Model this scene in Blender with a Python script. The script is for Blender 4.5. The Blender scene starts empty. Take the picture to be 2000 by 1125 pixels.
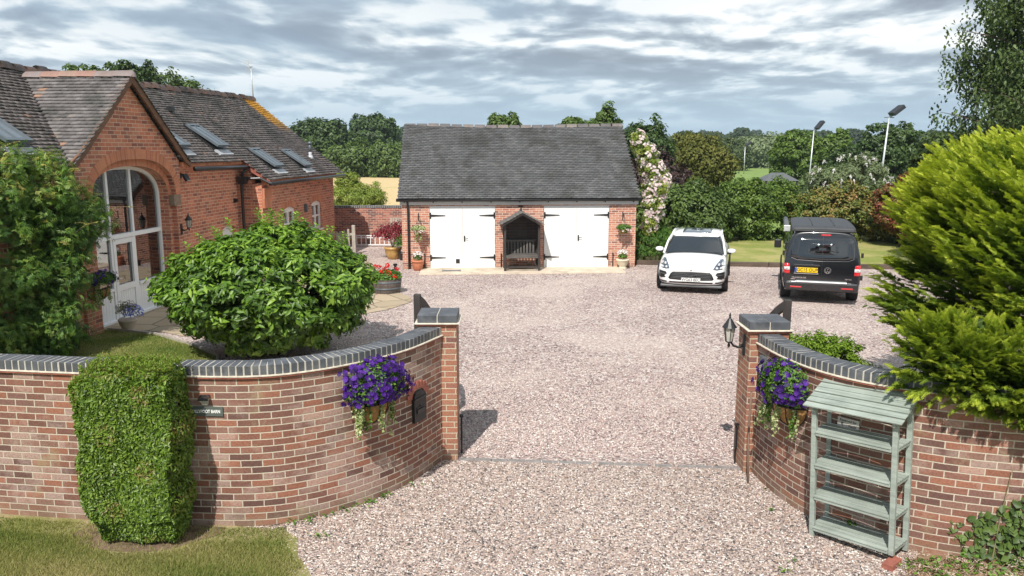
import bpy, math, random
import numpy as np
from mathutils import Vector, Matrix, geometry
from mathutils.bvhtree import BVHTree
R = math.radians
scn = bpy.context.scene
COL = scn.collection

# ------------------------------------------------------------------ camera, sky, sun, exposure
cam_d = bpy.data.cameras.new('camera'); cam = bpy.data.objects.new('camera', cam_d); COL.objects.link(cam)
cam_d.sensor_width = 36; cam_d.lens = 36 * 1550 / 2000
cam_d.clip_start = 0.1; cam_d.clip_end = 12000
cam.location = (0, 0, 4.0); cam.rotation_euler = (R(90 - 9.953), 0, 0)
scn.camera = cam
scn.view_settings.view_transform = 'Standard'; scn.view_settings.look = 'None'
scn.view_settings.exposure = 0.18; scn.view_settings.gamma = 1
SUN_EL, SUN_AZ = 50, 196.7
world = bpy.data.worlds.new('World'); scn.world = world; world.use_nodes = True

class NT:
    """small helper for writing node trees"""
    def __init__(s, tree): s.t = tree; s.n = tree.nodes; s.l = tree.links
    def new(s, typ, **kw):
        nd = s.n.new(typ)
        for k, v in kw.items():
            if k.startswith('i_'):
                nd.inputs[k[2:].replace('_', ' ')].default_value = v
            else: setattr(nd, k, v)
        return nd
    def put(s, sock, v):
        if hasattr(v, 'is_output') or isinstance(v, bpy.types.NodeSocket): s.l.new(v, sock)
        elif v is not None: sock.default_value = v
    def math(s, op, a, b=None, c=None, clamp=False):
        nd = s.n.new('ShaderNodeMath'); nd.operation = op; nd.use_clamp = clamp
        s.put(nd.inputs[0], a)
        if b is not None: s.put(nd.inputs[1], b)
        if c is not None: s.put(nd.inputs[2], c)
        return nd.outputs[0]
    def mix(s, f, a, b, blend='MIX'):
        nd = s.n.new('ShaderNodeMix'); nd.data_type = 'RGBA'; nd.blend_type = blend
        s.put(nd.inputs[0], f)
        s.put(nd.inputs[6], (*a, 1) if isinstance(a, tuple) and len(a) == 3 else a)
        s.put(nd.inputs[7], (*b, 1) if isinstance(b, tuple) and len(b) == 3 else b)
        return nd.outputs[2]
    def ramp(s, f, stops, interp='LINEAR'):
        nd = s.n.new('ShaderNodeValToRGB'); r = nd.color_ramp; r.interpolation = interp
        while len(r.elements) < len(stops): r.elements.new(0.5)
        for e, (p, c) in zip(r.elements, stops):
            e.position = p; e.color = (*c, 1) if len(c) == 3 else c
        s.put(nd.inputs[0], f); return nd.outputs[0]
    def noise(s, vec, scale, detail=4, rough=.55, dim='3D'):
        nd = s.n.new('ShaderNodeTexNoise'); nd.noise_dimensions = dim
        nd.inputs['Scale'].default_value = scale; nd.inputs['Detail'].default_value = detail
        nd.inputs['Roughness'].default_value = rough
        if vec is not None: s.put(nd.inputs['Vector'], vec)
        return nd.outputs[0]
    def smooth(s, x, lo, hi, a=0., b=1.):
        nd = s.n.new('ShaderNodeMapRange'); nd.interpolation_type = 'SMOOTHSTEP'
        s.put(nd.inputs[0], x); nd.inputs[1].default_value = lo; nd.inputs[2].default_value = hi
        nd.inputs[3].default_value = a; nd.inputs[4].default_value = b
        return nd.outputs[0]
    def bump(s, h, strength=.5, dist=.01):
        nd = s.n.new('ShaderNodeBump'); nd.inputs['Strength'].default_value = strength
        nd.inputs['Distance'].default_value = dist; s.put(nd.inputs['Height'], h); return nd.outputs[0]

w = NT(world.node_tree); w.n.clear()
sky = w.new('ShaderNodeTexSky', sky_type='NISHITA'); sky.sun_disc = False
sky.sun_elevation = R(SUN_EL); sky.sun_rotation = R(SUN_AZ)
bg1 = w.new('ShaderNodeBackground'); w.l.new(sky.outputs[0], bg1.inputs[0]); bg1.inputs[1].default_value = .1
tc = w.new('ShaderNodeTexCoord'); sp = w.new('ShaderNodeSeparateXYZ'); w.l.new(tc.outputs['Generated'], sp.inputs[0])
zz = w.math('ADD', w.math('MAXIMUM', sp.outputs[2], 0.0), .15)
cx = w.math('DIVIDE', sp.outputs[0], zz); cy = w.math('DIVIDE', sp.outputs[1], zz)
cv = w.new('ShaderNodeCombineXYZ'); w.l.new(cx, cv.inputs[0]); w.l.new(w.math('MULTIPLY', cy, .85), cv.inputs[1]); cv.inputs[2].default_value = 3.7
warp = w.new('ShaderNodeTexNoise'); warp.inputs['Scale'].default_value = .5; warp.inputs['Detail'].default_value = 3
w.l.new(cv.outputs[0], warp.inputs['Vector'])
wv = w.new('ShaderNodeVectorMath', operation='MULTIPLY_ADD'); w.l.new(warp.outputs['Color'], wv.inputs[0])
wv.inputs[1].default_value = (.9, .9, 0); w.l.new(cv.outputs[0], wv.inputs[2])
def cloud(off):
    sh_ = w.new('ShaderNodeVectorMath', operation='ADD'); w.l.new(wv.outputs[0], sh_.inputs[0]); sh_.inputs[1].default_value = (0, off, 0)
    return w.math('ADD', w.math('ADD', w.math('MULTIPLY', w.noise(sh_.outputs[0], .7, 2, .5), .32), w.math('MULTIPLY', w.noise(sh_.outputs[0], 1.9, 6, .52), .52)), w.math('MULTIPLY', w.noise(sh_.outputs[0], 5.5, 4, .5), .16))
cA = cloud(0); cB = cloud(-.13)
cn = w.math('ADD', cA, w.math('MULTIPLY', w.math('SUBTRACT', cA, cB), .8))
ccol = w.ramp(cn, [(.36, (.29, .335, .40)), (.44, (.37, .425, .495)), (.482, (.47, .545, .615)), (.518, (.66, .74, .79)), (.575, (.98, 1.0, 1.0))])
gap = w.ramp(cn, [(.30, (.30, .40, .52)), (.47, (.40, .52, .63)), (.6, (.74, .81, .85))])
cover = w.smooth(w.noise(wv.outputs[0], .33, 3, .5), .38, .56)
ccol = w.mix(cover, gap, ccol)
hz = w.smooth(sp.outputs[2], 0.0, .13)
ccol = w.mix(hz, (.44, .60, .74), ccol)
bg2 = w.new('ShaderNodeBackground'); w.l.new(ccol, bg2.inputs[0]); bg2.inputs[1].default_value = .98
mx = w.new('ShaderNodeMixShader'); mx.inputs[0].default_value = .93
w.l.new(bg1.outputs[0], mx.inputs[1]); w.l.new(bg2.outputs[0], mx.inputs[2])
wo = w.new('ShaderNodeOutputWorld'); w.l.new(mx.outputs[0], wo.inputs[0])

sd = bpy.data.lights.new('sun', 'SUN'); sd.energy = 5.0; sd.angle = R(.5); sd.color = (1, .95, .88)
sun = bpy.data.objects.new('sun', sd); COL.objects.link(sun)
az = R(SUN_AZ); sdir = Vector((math.sin(az) * math.cos(R(SUN_EL)), math.cos(az) * math.cos(R(SUN_EL)), math.sin(R(SUN_EL))))
sun.rotation_euler = sdir.to_track_quat('Z', 'Y').to_euler(); sun.location = sdir * 50

# ------------------------------------------------------------------ materials
def material(name):
    m = bpy.data.materials.new(name); m.use_nodes = True
    t = NT(m.node_tree); t.n.clear()
    out = t.new('ShaderNodeOutputMaterial'); bs = t.new('ShaderNodeBsdfPrincipled')
    t.l.new(bs.outputs[0], out.inputs[0]); t.bs = bs; t.out = out
    return m, t
def plain(name, col, rough=.6, metal=0, var=.12, scale=9, bump=.0, coat=0, spec=.5, dirt=None):
    m, t = material(name)
    tcx = t.new('ShaderNodeTexCoord')
    n = t.noise(tcx.outputs['Object'], scale, 5, .6)
    lo = tuple(c * (1 - var) for c in col); hi = tuple(min(1, c * (1 + var)) for c in col)
    c = t.ramp(n, [(.3, lo), (.7, hi)])
    if dirt: c = t.mix(t.smooth(t.noise(tcx.outputs['Object'], scale * .35, 5, .7), .5, .68), c, dirt)
    t.l.new(c, t.bs.inputs['Base Color'])
    t.bs.inputs['Roughness'].default_value = rough; t.bs.inputs['Metallic'].default_value = metal
    t.bs.inputs['Specular IOR Level'].default_value = spec; t.bs.inputs['Coat Weight'].default_value = coat
    t.bs.inputs['Coat Roughness'].default_value = .05
    if bump: t.l.new(t.bump(t.noise(tcx.outputs['Object'], scale * 4, 5, .6), bump, .01), t.bs.inputs['Normal'])
    return m
def wood(name, c1, c2, rough=.75, axis=2, scale=22):
    m, t = material(name)
    tcx = t.new('ShaderNodeTexCoord'); mp = t.new('ShaderNodeMapping'); t.l.new(tcx.outputs['Object'], mp.inputs[0])
    s = [1, 1, 1]; s[axis] = .07; mp.inputs['Scale'].default_value = s
    n = t.noise(mp.outputs[0], scale, 6, .65); n2_ = t.noise(tcx.outputs['Object'], 3, 4, .6)
    c = t.ramp(t.math('ADD', t.math('MULTIPLY', n, .6), t.math('MULTIPLY', n2_, .4)), [(.35, c1), (.65, c2)])
    t.l.new(c, t.bs.inputs['Base Color']); t.bs.inputs['Roughness'].default_value = rough
    t.l.new(t.bump(n, .35, .006), t.bs.inputs['Normal'])
    return m
def brick(name, cols, mortar, L=.225, Ch=.075, mw=.011, header=False, patches=None, patch_amt=.6, bump=.6, lich=None, dark_base=True):
    m, t = material(name)
    uv = t.new('ShaderNodeUVMap'); sp = t.new('ShaderNodeSeparateXYZ'); t.l.new(uv.outputs[0], sp.inputs[0])
    wob = t.noise(uv.outputs[0], 14, 3, .5)
    u = t.math('ADD', sp.outputs[0], t.math('MULTIPLY', t.math('SUBTRACT', wob, .5), .008))
    v = t.math('ADD', sp.outputs[1], t.math('MULTIPLY', t.math('SUBTRACT', t.noise(uv.outputs[0], 9, 3, .5), .5), .008))
    vr = t.math('DIVIDE', v, Ch); row = t.math('FLOOR', vr)
    half = t.math('MULTIPLY', t.math('FLOORED_MODULO', row, 2), .5)
    Lr = L
    jit = t.new('ShaderNodeTexWhiteNoise', noise_dimensions='1D'); t.l.new(row, jit.inputs['W'])
    ur = t.math('ADD', t.math('ADD', t.math('DIVIDE', u, Lr), half), t.math('MULTIPLY', jit.outputs[0], .12))
    col = t.math('FLOOR', ur)
    fu = t.math('MULTIPLY', t.math('FRACT', ur), L); fv = t.math('MULTIPLY', t.math('FRACT', vr), Ch)
    e = t.math('MINIMUM', t.math('MINIMUM', fu, t.math('SUBTRACT', L, fu)), t.math('MINIMUM', fv, t.math('SUBTRACT', Ch, fv)))
    mask = t.smooth(t.math('ADD', e, t.math('MULTIPLY', t.math('SUBTRACT', t.noise(uv.outputs[0], 60, 2, .5), .5), .005)), mw * .32, mw * .75)
    cb = t.new('ShaderNodeCombineXYZ'); t.l.new(col, cb.inputs[0]); t.l.new(row, cb.inputs[1])
    wn = t.new('ShaderNodeTexWhiteNoise', noise_dimensions='2D'); t.l.new(cb.outputs[0], wn.inputs[0])
    k = len(cols)
    bc = t.ramp(wn.outputs[0], [(i / k, c) for i, c in enumerate(cols)], 'CONSTANT')
    big = t.noise(uv.outputs[0], 1.3, 4, .6); fine = t.noise(uv.outputs[0], 45, 4, .65)
    hs = t.new('ShaderNodeHueSaturation'); t.l.new(bc, hs.inputs['Color'])
    vv = t.math('ADD', t.math('MULTIPLY', t.math('SUBTRACT', big, .5), .7), t.math('MULTIPLY', t.math('SUBTRACT', fine, .5), 1.3))
    t.l.new(t.math('ADD', 1, vv), hs.inputs['Value'])
    sep = t.new('ShaderNodeSeparateColor'); t.l.new(wn.outputs[1], sep.inputs[0])
    bc = hs.outputs[0]
    mort = t.mix(t.noise(uv.outputs[0], 20, 4, .6), tuple(c * .75 for c in mortar), tuple(min(1, c * 1.2) for c in mortar))
    if patches:
        pm = t.smooth(t.math('ADD', t.noise(uv.outputs[0], .9, 5, .65), t.math('MULTIPLY', t.math('SUBTRACT', sep.outputs[1], .5), .22)), .5, .64, 0, patch_amt)
        pm = t.math('MULTIPLY', pm, t.smooth(fine, .3, .6, .5, 1))
        bc = t.mix(pm, bc, patches)
    c = t.mix(mask, mort, bc)
    if lich:
        c = t.mix(t.math('MULTIPLY', t.smooth(t.noise(uv.outputs[0], 2.1, 5, .7), .56, .7), .5), c, lich)
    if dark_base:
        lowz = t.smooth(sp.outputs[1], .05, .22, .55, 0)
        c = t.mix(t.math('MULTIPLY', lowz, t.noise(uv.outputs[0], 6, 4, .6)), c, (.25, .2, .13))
    t.l.new(c, t.bs.inputs['Base Color']); t.bs.inputs['Roughness'].default_value = .88
    t.bs.inputs['Specular IOR Level'].default_value = .3
    h = t.math('ADD', mask, t.math('MULTIPLY', fine, .35))
    t.l.new(t.bump(h, bump, .006), t.bs.inputs['Normal'])
    return m
def leafmat(name, cols, trans=.35, rough=.45, spec=.4, tcol=None):
    """cols: stops for the per-leaf random value"""
    m, t = material(name)
    at = t.new('ShaderNodeAttribute'); at.attribute_name = 'rnd'
    k = len(cols)
    c = t.ramp(at.outputs['Fac'], [(i / max(1, k - 1), x) for i, x in enumerate(cols)])
    t.l.new(c, t.bs.inputs['Base Color']); t.bs.inputs['Roughness'].default_value = rough
    t.bs.inputs['Specular IOR Level'].default_value = spec
    tr = t.new('ShaderNodeBsdfTranslucent')
    t.l.new(t.mix(1.0, c, tcol or (1.25, 1.35, .7), 'MULTIPLY'), tr.inputs[0])
    ms = t.new('ShaderNodeMixShader'); ms.inputs[0].default_value = trans
    t.l.new(t.bs.outputs[0], ms.inputs[1]); t.l.new(tr.outputs[0], ms.inputs[2]); t.l.new(ms.outputs[0], t.out.inputs[0])
    return m
def tilemat(name, cols, lich=None, lich_box=None, moss=None):
    m, t = material(name)
    at = t.new('ShaderNodeAttribute'); at.attribute_name = 'rnd'
    tcx = t.new('ShaderNodeTexCoord')
    c = t.ramp(at.outputs['Fac'], [(p, x) for p, x in cols], 'CONSTANT')
    n = t.noise(tcx.outputs['Object'], 1.1, 5, .65); f = t.noise(tcx.outputs['Object'], 24, 5, .7)
    hs = t.new('ShaderNodeHueSaturation'); t.l.new(c, hs.inputs['Color'])
    t.l.new(t.math('ADD', .55, t.math('ADD', t.math('MULTIPLY', n, .45), t.math('MULTIPLY', f, .45))), hs.inputs['Value'])
    c = hs.outputs[0]
    mpv = t.new('ShaderNodeMapping'); t.l.new(tcx.outputs['Object'], mpv.inputs[0]); mpv.inputs['Scale'].default_value = (1, 1, .25)
    st = t.smooth(t.noise(mpv.outputs[0], 1.5, 5, .6), .47, .66, 0, .72)
    c = t.mix(st, c, moss or (.05, .05, .045))
    if lich_box:
        p = t.new('ShaderNodeSeparateXYZ'); t.l.new(tcx.outputs['Object'], p.inputs[0])
        (y0, dy), (z0, z1) = lich_box
        # strip near the verge that drifts as it runs down the slope
        yy = t.math('SUBTRACT', p.outputs[1], y0)
        band = t.math('SUBTRACT', 1, t.math('ABSOLUTE', t.math('DIVIDE', yy, dy)))
        wz = t.smooth(p.outputs[2], z0, z1, 0, 1)
        k = t.math('ADD', t.math('MULTIPLY', band, 1.0), t.math('SUBTRACT', t.noise(tcx.outputs['Object'], 7, 5, .7), .35))
        k = t.math('MULTIPLY', t.smooth(k, .25, .6), wz)
        c = t.mix(k, c, lich)
    elif lich:
        c = t.mix(t.smooth(t.noise(tcx.outputs['Object'], 5, 6, .75), .62, .72, 0, .7), c, lich)
    t.l.new(c, t.bs.inputs['Base Color']); t.bs.inputs['Roughness'].default_value = .8
    t.l.new(t.bump(f, .5, .008), t.bs.inputs['Normal'])
    return m

M = {}
M['wall_brick'] = brick('wall_brick', [(.21, .095, .066), (.17, .082, .062), (.26, .11, .072), (.13, .068, .056), (.22, .12, .092), (.19, .10, .08), (.28, .12, .078), (.205, .10, .075), (.23, .105, .075)], (.52, .45, .36), patches=(.48, .36, .31), patch_amt=.60, lich=(.33, .27, .16))
M['pier_brick'] = brick('pier_brick', [(.34, .15, .095), (.27, .12, .085), (.31, .14, .09), (.20, .10, .08), (.33, .16, .105)], (.50, .44, .33), L=.225)
M['garage_brick'] = brick('garage_brick', [(.46, .19, .125), (.40, .155, .105), (.52, .25, .165), (.25, .12, .095), (.44, .18, .12), (.50, .22, .145)], (.72, .62, .52), patches=(.52, .37, .31), patch_amt=.3)
M['barn_brick'] = brick('barn_brick', [(.52, .19, .11), (.45, .16, .095), (.56, .22, .135), (.38, .14, .09), (.49, .18, .105), (.28, .11, .08)], (.66, .48, .36), L=.25, Ch=.088, mw=.012, patches=(.40, .22, .15), patch_amt=.35, bump=.8)
M['barn_soldier'] = brick('barn_soldier', [(.50, .19, .105), (.44, .16, .09), (.55, .22, .12)], (.50, .30, .20), L=.08, Ch=.5, mw=.009, dark_base=False)
M['back_brick'] = brick('back_brick', [(.34, .13, .09), (.26, .10, .07), (.40, .17, .12), (.17, .08, .07)], (.52, .44, .38))
M['coping_joint'] = plain('coping_joint', (.40, .375, .33), .95, var=.25, scale=10)
M['blue_brick'] = plain('blue_brick', (.072, .077, .088), .55, var=.35, scale=6, bump=.3, dirt=(.16, .16, .16))
M['mortar'] = plain('mortar', (.62, .56, .46), .95, var=.2, scale=14, bump=.4)
M['creasing'] = plain('creasing_tile', (.30, .10, .07), .9, var=.3)
M['white_paint'] = plain('white_paint', (.80, .80, .79), .45, var=.02, scale=3)
M['white_frame'] = plain('white_frame', (.78, .79, .80), .35, var=.03)
M['grey_board'] = plain('grey_board', (.56, .57, .57), .5, var=.06)
M['black_metal'] = plain('black_metal', (.012, .012, .013), .45, var=.3)
M['black_plastic'] = plain('black_plastic', (.02, .02, .022), .35, var=.2)
M['stone'] = plain('stone', (.24, .17, .12), .9, var=.25, bump=.3)
M['concrete'] = plain('concrete', (.55, .46, .36), .9, var=.18, scale=3, bump=.25, dirt=(.36, .31, .23))
M['lead'] = plain('lead_sheet', (.42, .43, .45), .5, var=.2)
M['timber_barge'] = wood('bargeboard_wood', (.10, .045, .025), (.20, .10, .055), axis=1)
M['black_wood'] = wood('black_wood', (.018, .014, .013), (.06, .05, .045))
M['grey_wood'] = wood('weathered_wood', (.26, .23, .19), (.50, .46, .40))
M['sleeper'] = wood('sleeper_wood', (.05, .035, .025), (.12, .085, .06), axis=0)
M['sage'] = wood('sage_paint', (.19, .22, .19), (.39, .44, .39), rough=.7, axis=0)
M['terracotta'] = plain('terracotta', (.52, .19, .10), .8, var=.15, bump=.15)
M['gold_pot'] = plain('glazed_ochre', (.48, .30, .10), .35, var=.25, scale=5)
M['cream_pot'] = plain('cream_stone', (.62, .56, .42), .8, var=.12, bump=.2)
M['bark'] = plain('bark', (.11, .085, .06), .9, var=.4, scale=12, bump=.6)
M['stem'] = plain('stem', (.20, .17, .08), .8, var=.3)
M['soil'] = plain('soil', (.05, .035, .025), .95, var=.4, bump=.6)
M['coir'] = plain('coir_liner', (.36, .19, .07), .95, var=.35, scale=20, bump=.7)
M['galv'] = plain('galvanised', (.55, .57, .58), .45, metal=.5, var=.1)
M['chrome'] = plain('chrome', (.8, .8, .82), .12, metal=1, var=.02)
M['slate_sign'] = plain('slate', (.085, .10, .09), .6, var=.2)
M['letter_white'] = plain('letter_white', (.80, .80, .78), .5, var=.02)
M['letter_black'] = plain('letter_black', (.02, .02, .02), .5, var=.02)
def glassmat(name, base, rough=.03, spec=1.0, alpha=None):
    m, t = material(name); t.bs.inputs['Base Color'].default_value = (*base, 1)
    t.bs.inputs['Roughness'].default_value = rough; t.bs.inputs['Specular IOR Level'].default_value = spec
    t.bs.inputs['IOR'].default_value = 1.6
    if alpha is not None:
        tr = t.new('ShaderNodeBsdfTransparent'); tr.inputs[0].default_value = (.85, .9, .9, 1)
        gl = t.new('ShaderNodeBsdfGlossy'); gl.inputs['Roughness'].default_value = .01
        ms = t.new('ShaderNodeMixShader'); lw = t.new('ShaderNodeFresnel'); lw.inputs[0].default_value = 1.75
        t.l.new(t.math('MULTIPLY_ADD', lw.outputs[0], 1.0, alpha, clamp=True), ms.inputs[0]); t.l.new(tr.outputs[0], ms.inputs[1]); t.l.new(gl.outputs[0], ms.inputs[2])
        t.l.new(ms.outputs[0], t.out.inputs[0])
    return m
M['window_glass'] = glassmat('window_glass', (.02, .02, .02), alpha=.20)
M['dark_glass'] = glassmat('dark_glass', (.01, .012, .014))
M['screen_glass'] = glassmat('screen_glass', (.035, .04, .045), alpha=.22)
M['rooflight_glass'] = glassmat('rooflight_glass', (.10, .12, .14), .12)
M['lamp_glass'] = plain('lamp_glass', (.45, .43, .38), .2, var=.1)
M['curtain'] = plain('curtain', (.80, .76, .68), .9, var=.08)
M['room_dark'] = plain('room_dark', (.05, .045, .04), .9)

M['garage_tile'] = tilemat('garage_tile', [(0, (.088, .090, .095)), (.25, (.102, .103, .108)), (.5, (.115, .116, .12)), (.72, (.094, .095, .098)), (.88, (.135, .135, .138)), (.9965, (.27, .11, .085))])
M['barn_tile'] = tilemat('barn_tile', [(0, (.135, .115, .108)), (.25, (.155, .132, .125)), (.5, (.175, .15, .142)), (.72, (.125, .108, .10)), (.88, (.20, .17, .158)), (.985, (.25, .155, .115))], lich=(.62, .30, .03), lich_box=((12.72, 1.0), (4.55, 5.25)))
M['gable_tile'] = tilemat('gable_tile', [(0, (.12, .108, .108)), (.25, (.145, .132, .132)), (.5, (.17, .155, .155)), (.72, (.11, .10, .10)), (.88, (.20, .175, .165)), (.98, (.28, .17, .12))])
M['ridge_tile'] = tilemat('ridge_tile', [(0, (.26, .14, .10)), (.3, (.30, .18, .14)), (.6, (.22, .15, .13)), (.8, (.34, .20, .15))], lich=(.4, .3, .12))
M['ridge_red'] = tilemat('ridge_red', [(0, (.36, .21, .17)), (.35, (.29, .235, .23)), (.6, (.38, .24, .19)), (.8, (.33, .21, .18))], moss=(.25, .18, .15))
M['ridge_grey'] = tilemat('ridge_grey', [(0, (.17, .155, .155)), (.4, (.22, .19, .185)), (.7, (.26, .22, .20))], moss=(.12, .1, .1))

# ------------------------------------------------------------------ mesh helpers
def tag(o, label=None, cat=None, group=None, kind=None):
    for k, v in (('label', label), ('category', cat), ('group', group), ('kind', kind)):
        if v: o[k] = v
    return o
def empty(name, loc=(0, 0, 0), rz=0, label=None, cat=None, group=None):
    o = bpy.data.objects.new(name, None); COL.objects.link(o); o.location = loc; o.rotation_euler = (0, 0, rz)
    o.empty_display_size = .2
    return tag(o, label, cat, group)
def finish(name, me, mats, parent=None, loc=None, smooth=False, uv=True, rz=0):
    for m in (mats if isinstance(mats, (list, tuple)) else [mats]): me.materials.append(m)
    if smooth: me.shade_smooth()
    if uv: boxuv(me)
    o = bpy.data.objects.new(name, me); COL.objects.link(o)
    if parent: o.parent = parent
    if loc: o.location = loc
    if rz: o.rotation_euler = (0, 0, rz)
    return o
def boxuv(me):
    if me.uv_layers: return
    nl = len(me.loops)
    if nl == 0: return
    uvl = me.uv_layers.new(name='UVMap')
    co = np.empty(len(me.vertices) * 3, 'f'); me.vertices.foreach_get('co', co); co = co.reshape(-1, 3)
    vi = np.empty(nl, 'i'); me.loops.foreach_get('vertex_index', vi)
    npoly = len(me.polygons)
    nm = np.empty(npoly * 3, 'f'); me.polygons.foreach_get('normal', nm); nm = nm.reshape(-1, 3)
    lt = np.empty(npoly, 'i'); me.polygons.foreach_get('loop_total', lt)
    n = np.abs(np.repeat(nm, lt, axis=0)); p = co[vi]
    u = np.where(n[:, 0] > n[:, 1], p[:, 1], p[:, 0]); v = p[:, 2].copy()
    flat = n[:, 2] > np.maximum(n[:, 0], n[:, 1]); u = np.where(flat, p[:, 0], u); v = np.where(flat, p[:, 1], v)
    uvl.data.foreach_set('uv', np.stack([u, v], 1).astype('f').ravel())
class MB:
    def __init__(s): s.v = []; s.f = []; s.mi = []; s.m = 0
    def add(s, vs, fs):
        b = len(s.v); s.v += [tuple(x) for x in vs]; s.f += [tuple(i + b for i in f) for f in fs]; s.mi += [s.m] * len(fs); return s
    def box(s, c, size, rz=0, rx=0, ry=0, mat=None, taper=1.0):
        hx, hy, hz = size[0] / 2, size[1] / 2, size[2] / 2
        P = [Vector((x * hx * (taper if z > 0 else 1), y * hy * (taper if z > 0 else 1), z * hz)) for z in (-1, 1) for x, y in ((-1, -1), (1, -1), (1, 1), (-1, 1))]
        if mat is None: mat = Matrix.Rotation(rz, 3, 'Z') @ Matrix.Rotation(rx, 3, 'X') @ Matrix.Rotation(ry, 3, 'Y')
        P = [mat @ p + Vector(c) for p in P]
        return s.add(P, [(3, 2, 1, 0), (4, 5, 6, 7), (0, 1, 5, 4), (1, 2, 6, 5), (2, 3, 7, 6), (3, 0, 4, 7)])
    def bb(s, a, b):
        return s.box([(p + q) / 2 for p, q in zip(a, b)], [abs(q - p) for p, q in zip(a, b)])
    def beam(s, p, q, w, h, up=(0, 0, 1)):
        p, q = Vector(p), Vector(q); d = (q - p); L = d.length; d.normalize(); u = Vector(up)
        x = d.cross(u)
        if x.length < 1e-4: x = d.cross(Vector((0, 1, 0)))
        x.normalize(); z = x.cross(d)
        m = Matrix((x, d, z)).transposed()
        return s.box((p + q) / 2, (w, L, h), mat=m)
    def tube(s, pts, r, n=8, caps=True):
        pts = [Vector(p) for p in pts]; rr = r if isinstance(r, (list, tuple)) else [r] * len(pts)
        ring = []; prev = None
        for i, p in enumerate(pts):
            d = (pts[min(i + 1, len(pts) - 1)] - pts[max(i - 1, 0)]).normalized()
            a = prev if prev is not None else (Vector((0, 0, 1)) if abs(d.z) < .9 else Vector((1, 0, 0)))
            x = (a - d * a.dot(d)).normalized(); prev = x; y = d.cross(x)
            ring.append([p + (x * math.cos(2 * math.pi * k / n) + y * math.sin(2 * math.pi * k / n)) * rr[i] for k in range(n)])
        vs = [v for r_ in ring for v in r_]; fs = []
        for i in range(len(pts) - 1):
            for k in range(n):
                k2 = (k + 1) % n; fs.append((i * n + k, i * n + k2, (i + 1) * n + k2, (i + 1) * n + k))
        if caps: fs.append(tuple(range(n))[::-1]); fs.append(tuple((len(pts) - 1) * n + k for k in range(n)))
        return s.add(vs, fs)
    def lathe(s, prof, c=(0, 0, 0), n=24, sx=1, sy=1):
        vs = []; fs = []
        for r, z in prof:
            for k in range(n):
                a = 2 * math.pi * k / n; vs.append((c[0] + r * sx * math.cos(a), c[1] + r * sy * math.sin(a), c[2] + z))
        for i in range(len(prof) - 1):
            for k in range(n):
                k2 = (k + 1) % n; fs.append((i * n + k, i * n + k2, (i + 1) * n + k2, (i + 1) * n + k))
        fs.append(tuple(range(n))[::-1]); fs.append(tuple((len(prof) - 1) * n + k for k in range(n)))
        return s.add(vs, fs)
    def quad(s, *p): return s.add(p, [tuple(range(len(p)))])
    def build(s, name, mats, parent=None, loc=None, smooth=False, bevel=0, rz=0, uv=True):
        me = bpy.data.meshes.new(name); me.from_pydata(s.v, [], s.f)
        if any(s.mi): me.polygons.foreach_set('material_index', s.mi)
        me.validate(); me.update()
        o = finish(name, me, mats, parent, loc, smooth, uv, rz)
        if smooth == 'auto': pass
        if bevel:
            b = o.modifiers.new('bevel', 'BEVEL'); b.width = bevel; b.segments = 2; b.limit_method = 'ANGLE'; b.angle_limit = R(40)
        return o
def prism(poly, holes, th, name, mats, parent, to3d, uv=None):
    """flat panel with holes; to3d(u, v, w) maps panel coords to local space; w=0 front, w=-th back"""
    loops = [poly] + list(holes)
    tri = geometry.tessellate_polygon([[Vector((p[0], p[1], 0)) for p in l] for l in loops])
    flat = [p for l in loops for p in l]; n = len(flat)
    vs = [to3d(p[0], p[1], 0) for p in flat] + [to3d(p[0], p[1], -th) for p in flat]
    uvs = []
    fs = []; fuv = []
    for t_ in tri:
        a, b, c = t_
        A, B, C = flat[a], flat[b], flat[c]
        if (B[0] - A[0]) * (C[1] - A[1]) - (B[1] - A[1]) * (C[0] - A[0]) < 0: a, b, c = a, c, b
        fs.append((a, b, c)); fuv.append([flat[a], flat[b], flat[c]])
        fs.append((c + n, b + n, a + n)); fuv.append([flat[c], flat[b], flat[a]])
    base = 0
    for li, l in enumerate(loops):
        k = len(l); area = sum(l[i][0] * l[(i + 1) % k][1] - l[(i + 1) % k][0] * l[i][1] for i in range(k))
        for i in range(k):
            j = (i + 1) % k; a, b = base + i, base + j
            horiz = abs(l[i][1] - l[j][1]) < abs(l[i][0] - l[j][0])
            if horiz: q = [(l[i][0], 0), (l[j][0], 0), (l[j][0], -th), (l[i][0], -th)]
            else: q = [(0, l[i][1]), (0, l[j][1]), (-th, l[j][1]), (-th, l[i][1])]
            f = (b, a, a + n, b + n); qq = [q[1], q[0], q[3], q[2]]
            if (area < 0) != (li > 0): f = f[::-1]; qq = qq[::-1]
            if li > 0: f = f[::-1]; qq = qq[::-1]
            fs.append(f); fuv.append(qq)
        base += k
    me = bpy.data.meshes.new(name); me.from_pydata(vs, [], fs)
    uvl = me.uv_layers.new(name='UVMap')
    flatuv = [c for f in fuv for p in f for c in p]
    uvl.data.foreach_set('uv', flatuv)
    me.update()
    import bmesh
    bm = bmesh.new(); bm.from_mesh(me); bmesh.ops.recalc_face_normals(bm, faces=bm.faces); bm.to_mesh(me); bm.free()
    return finish(name, me, mats, parent, uv=False)
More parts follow.
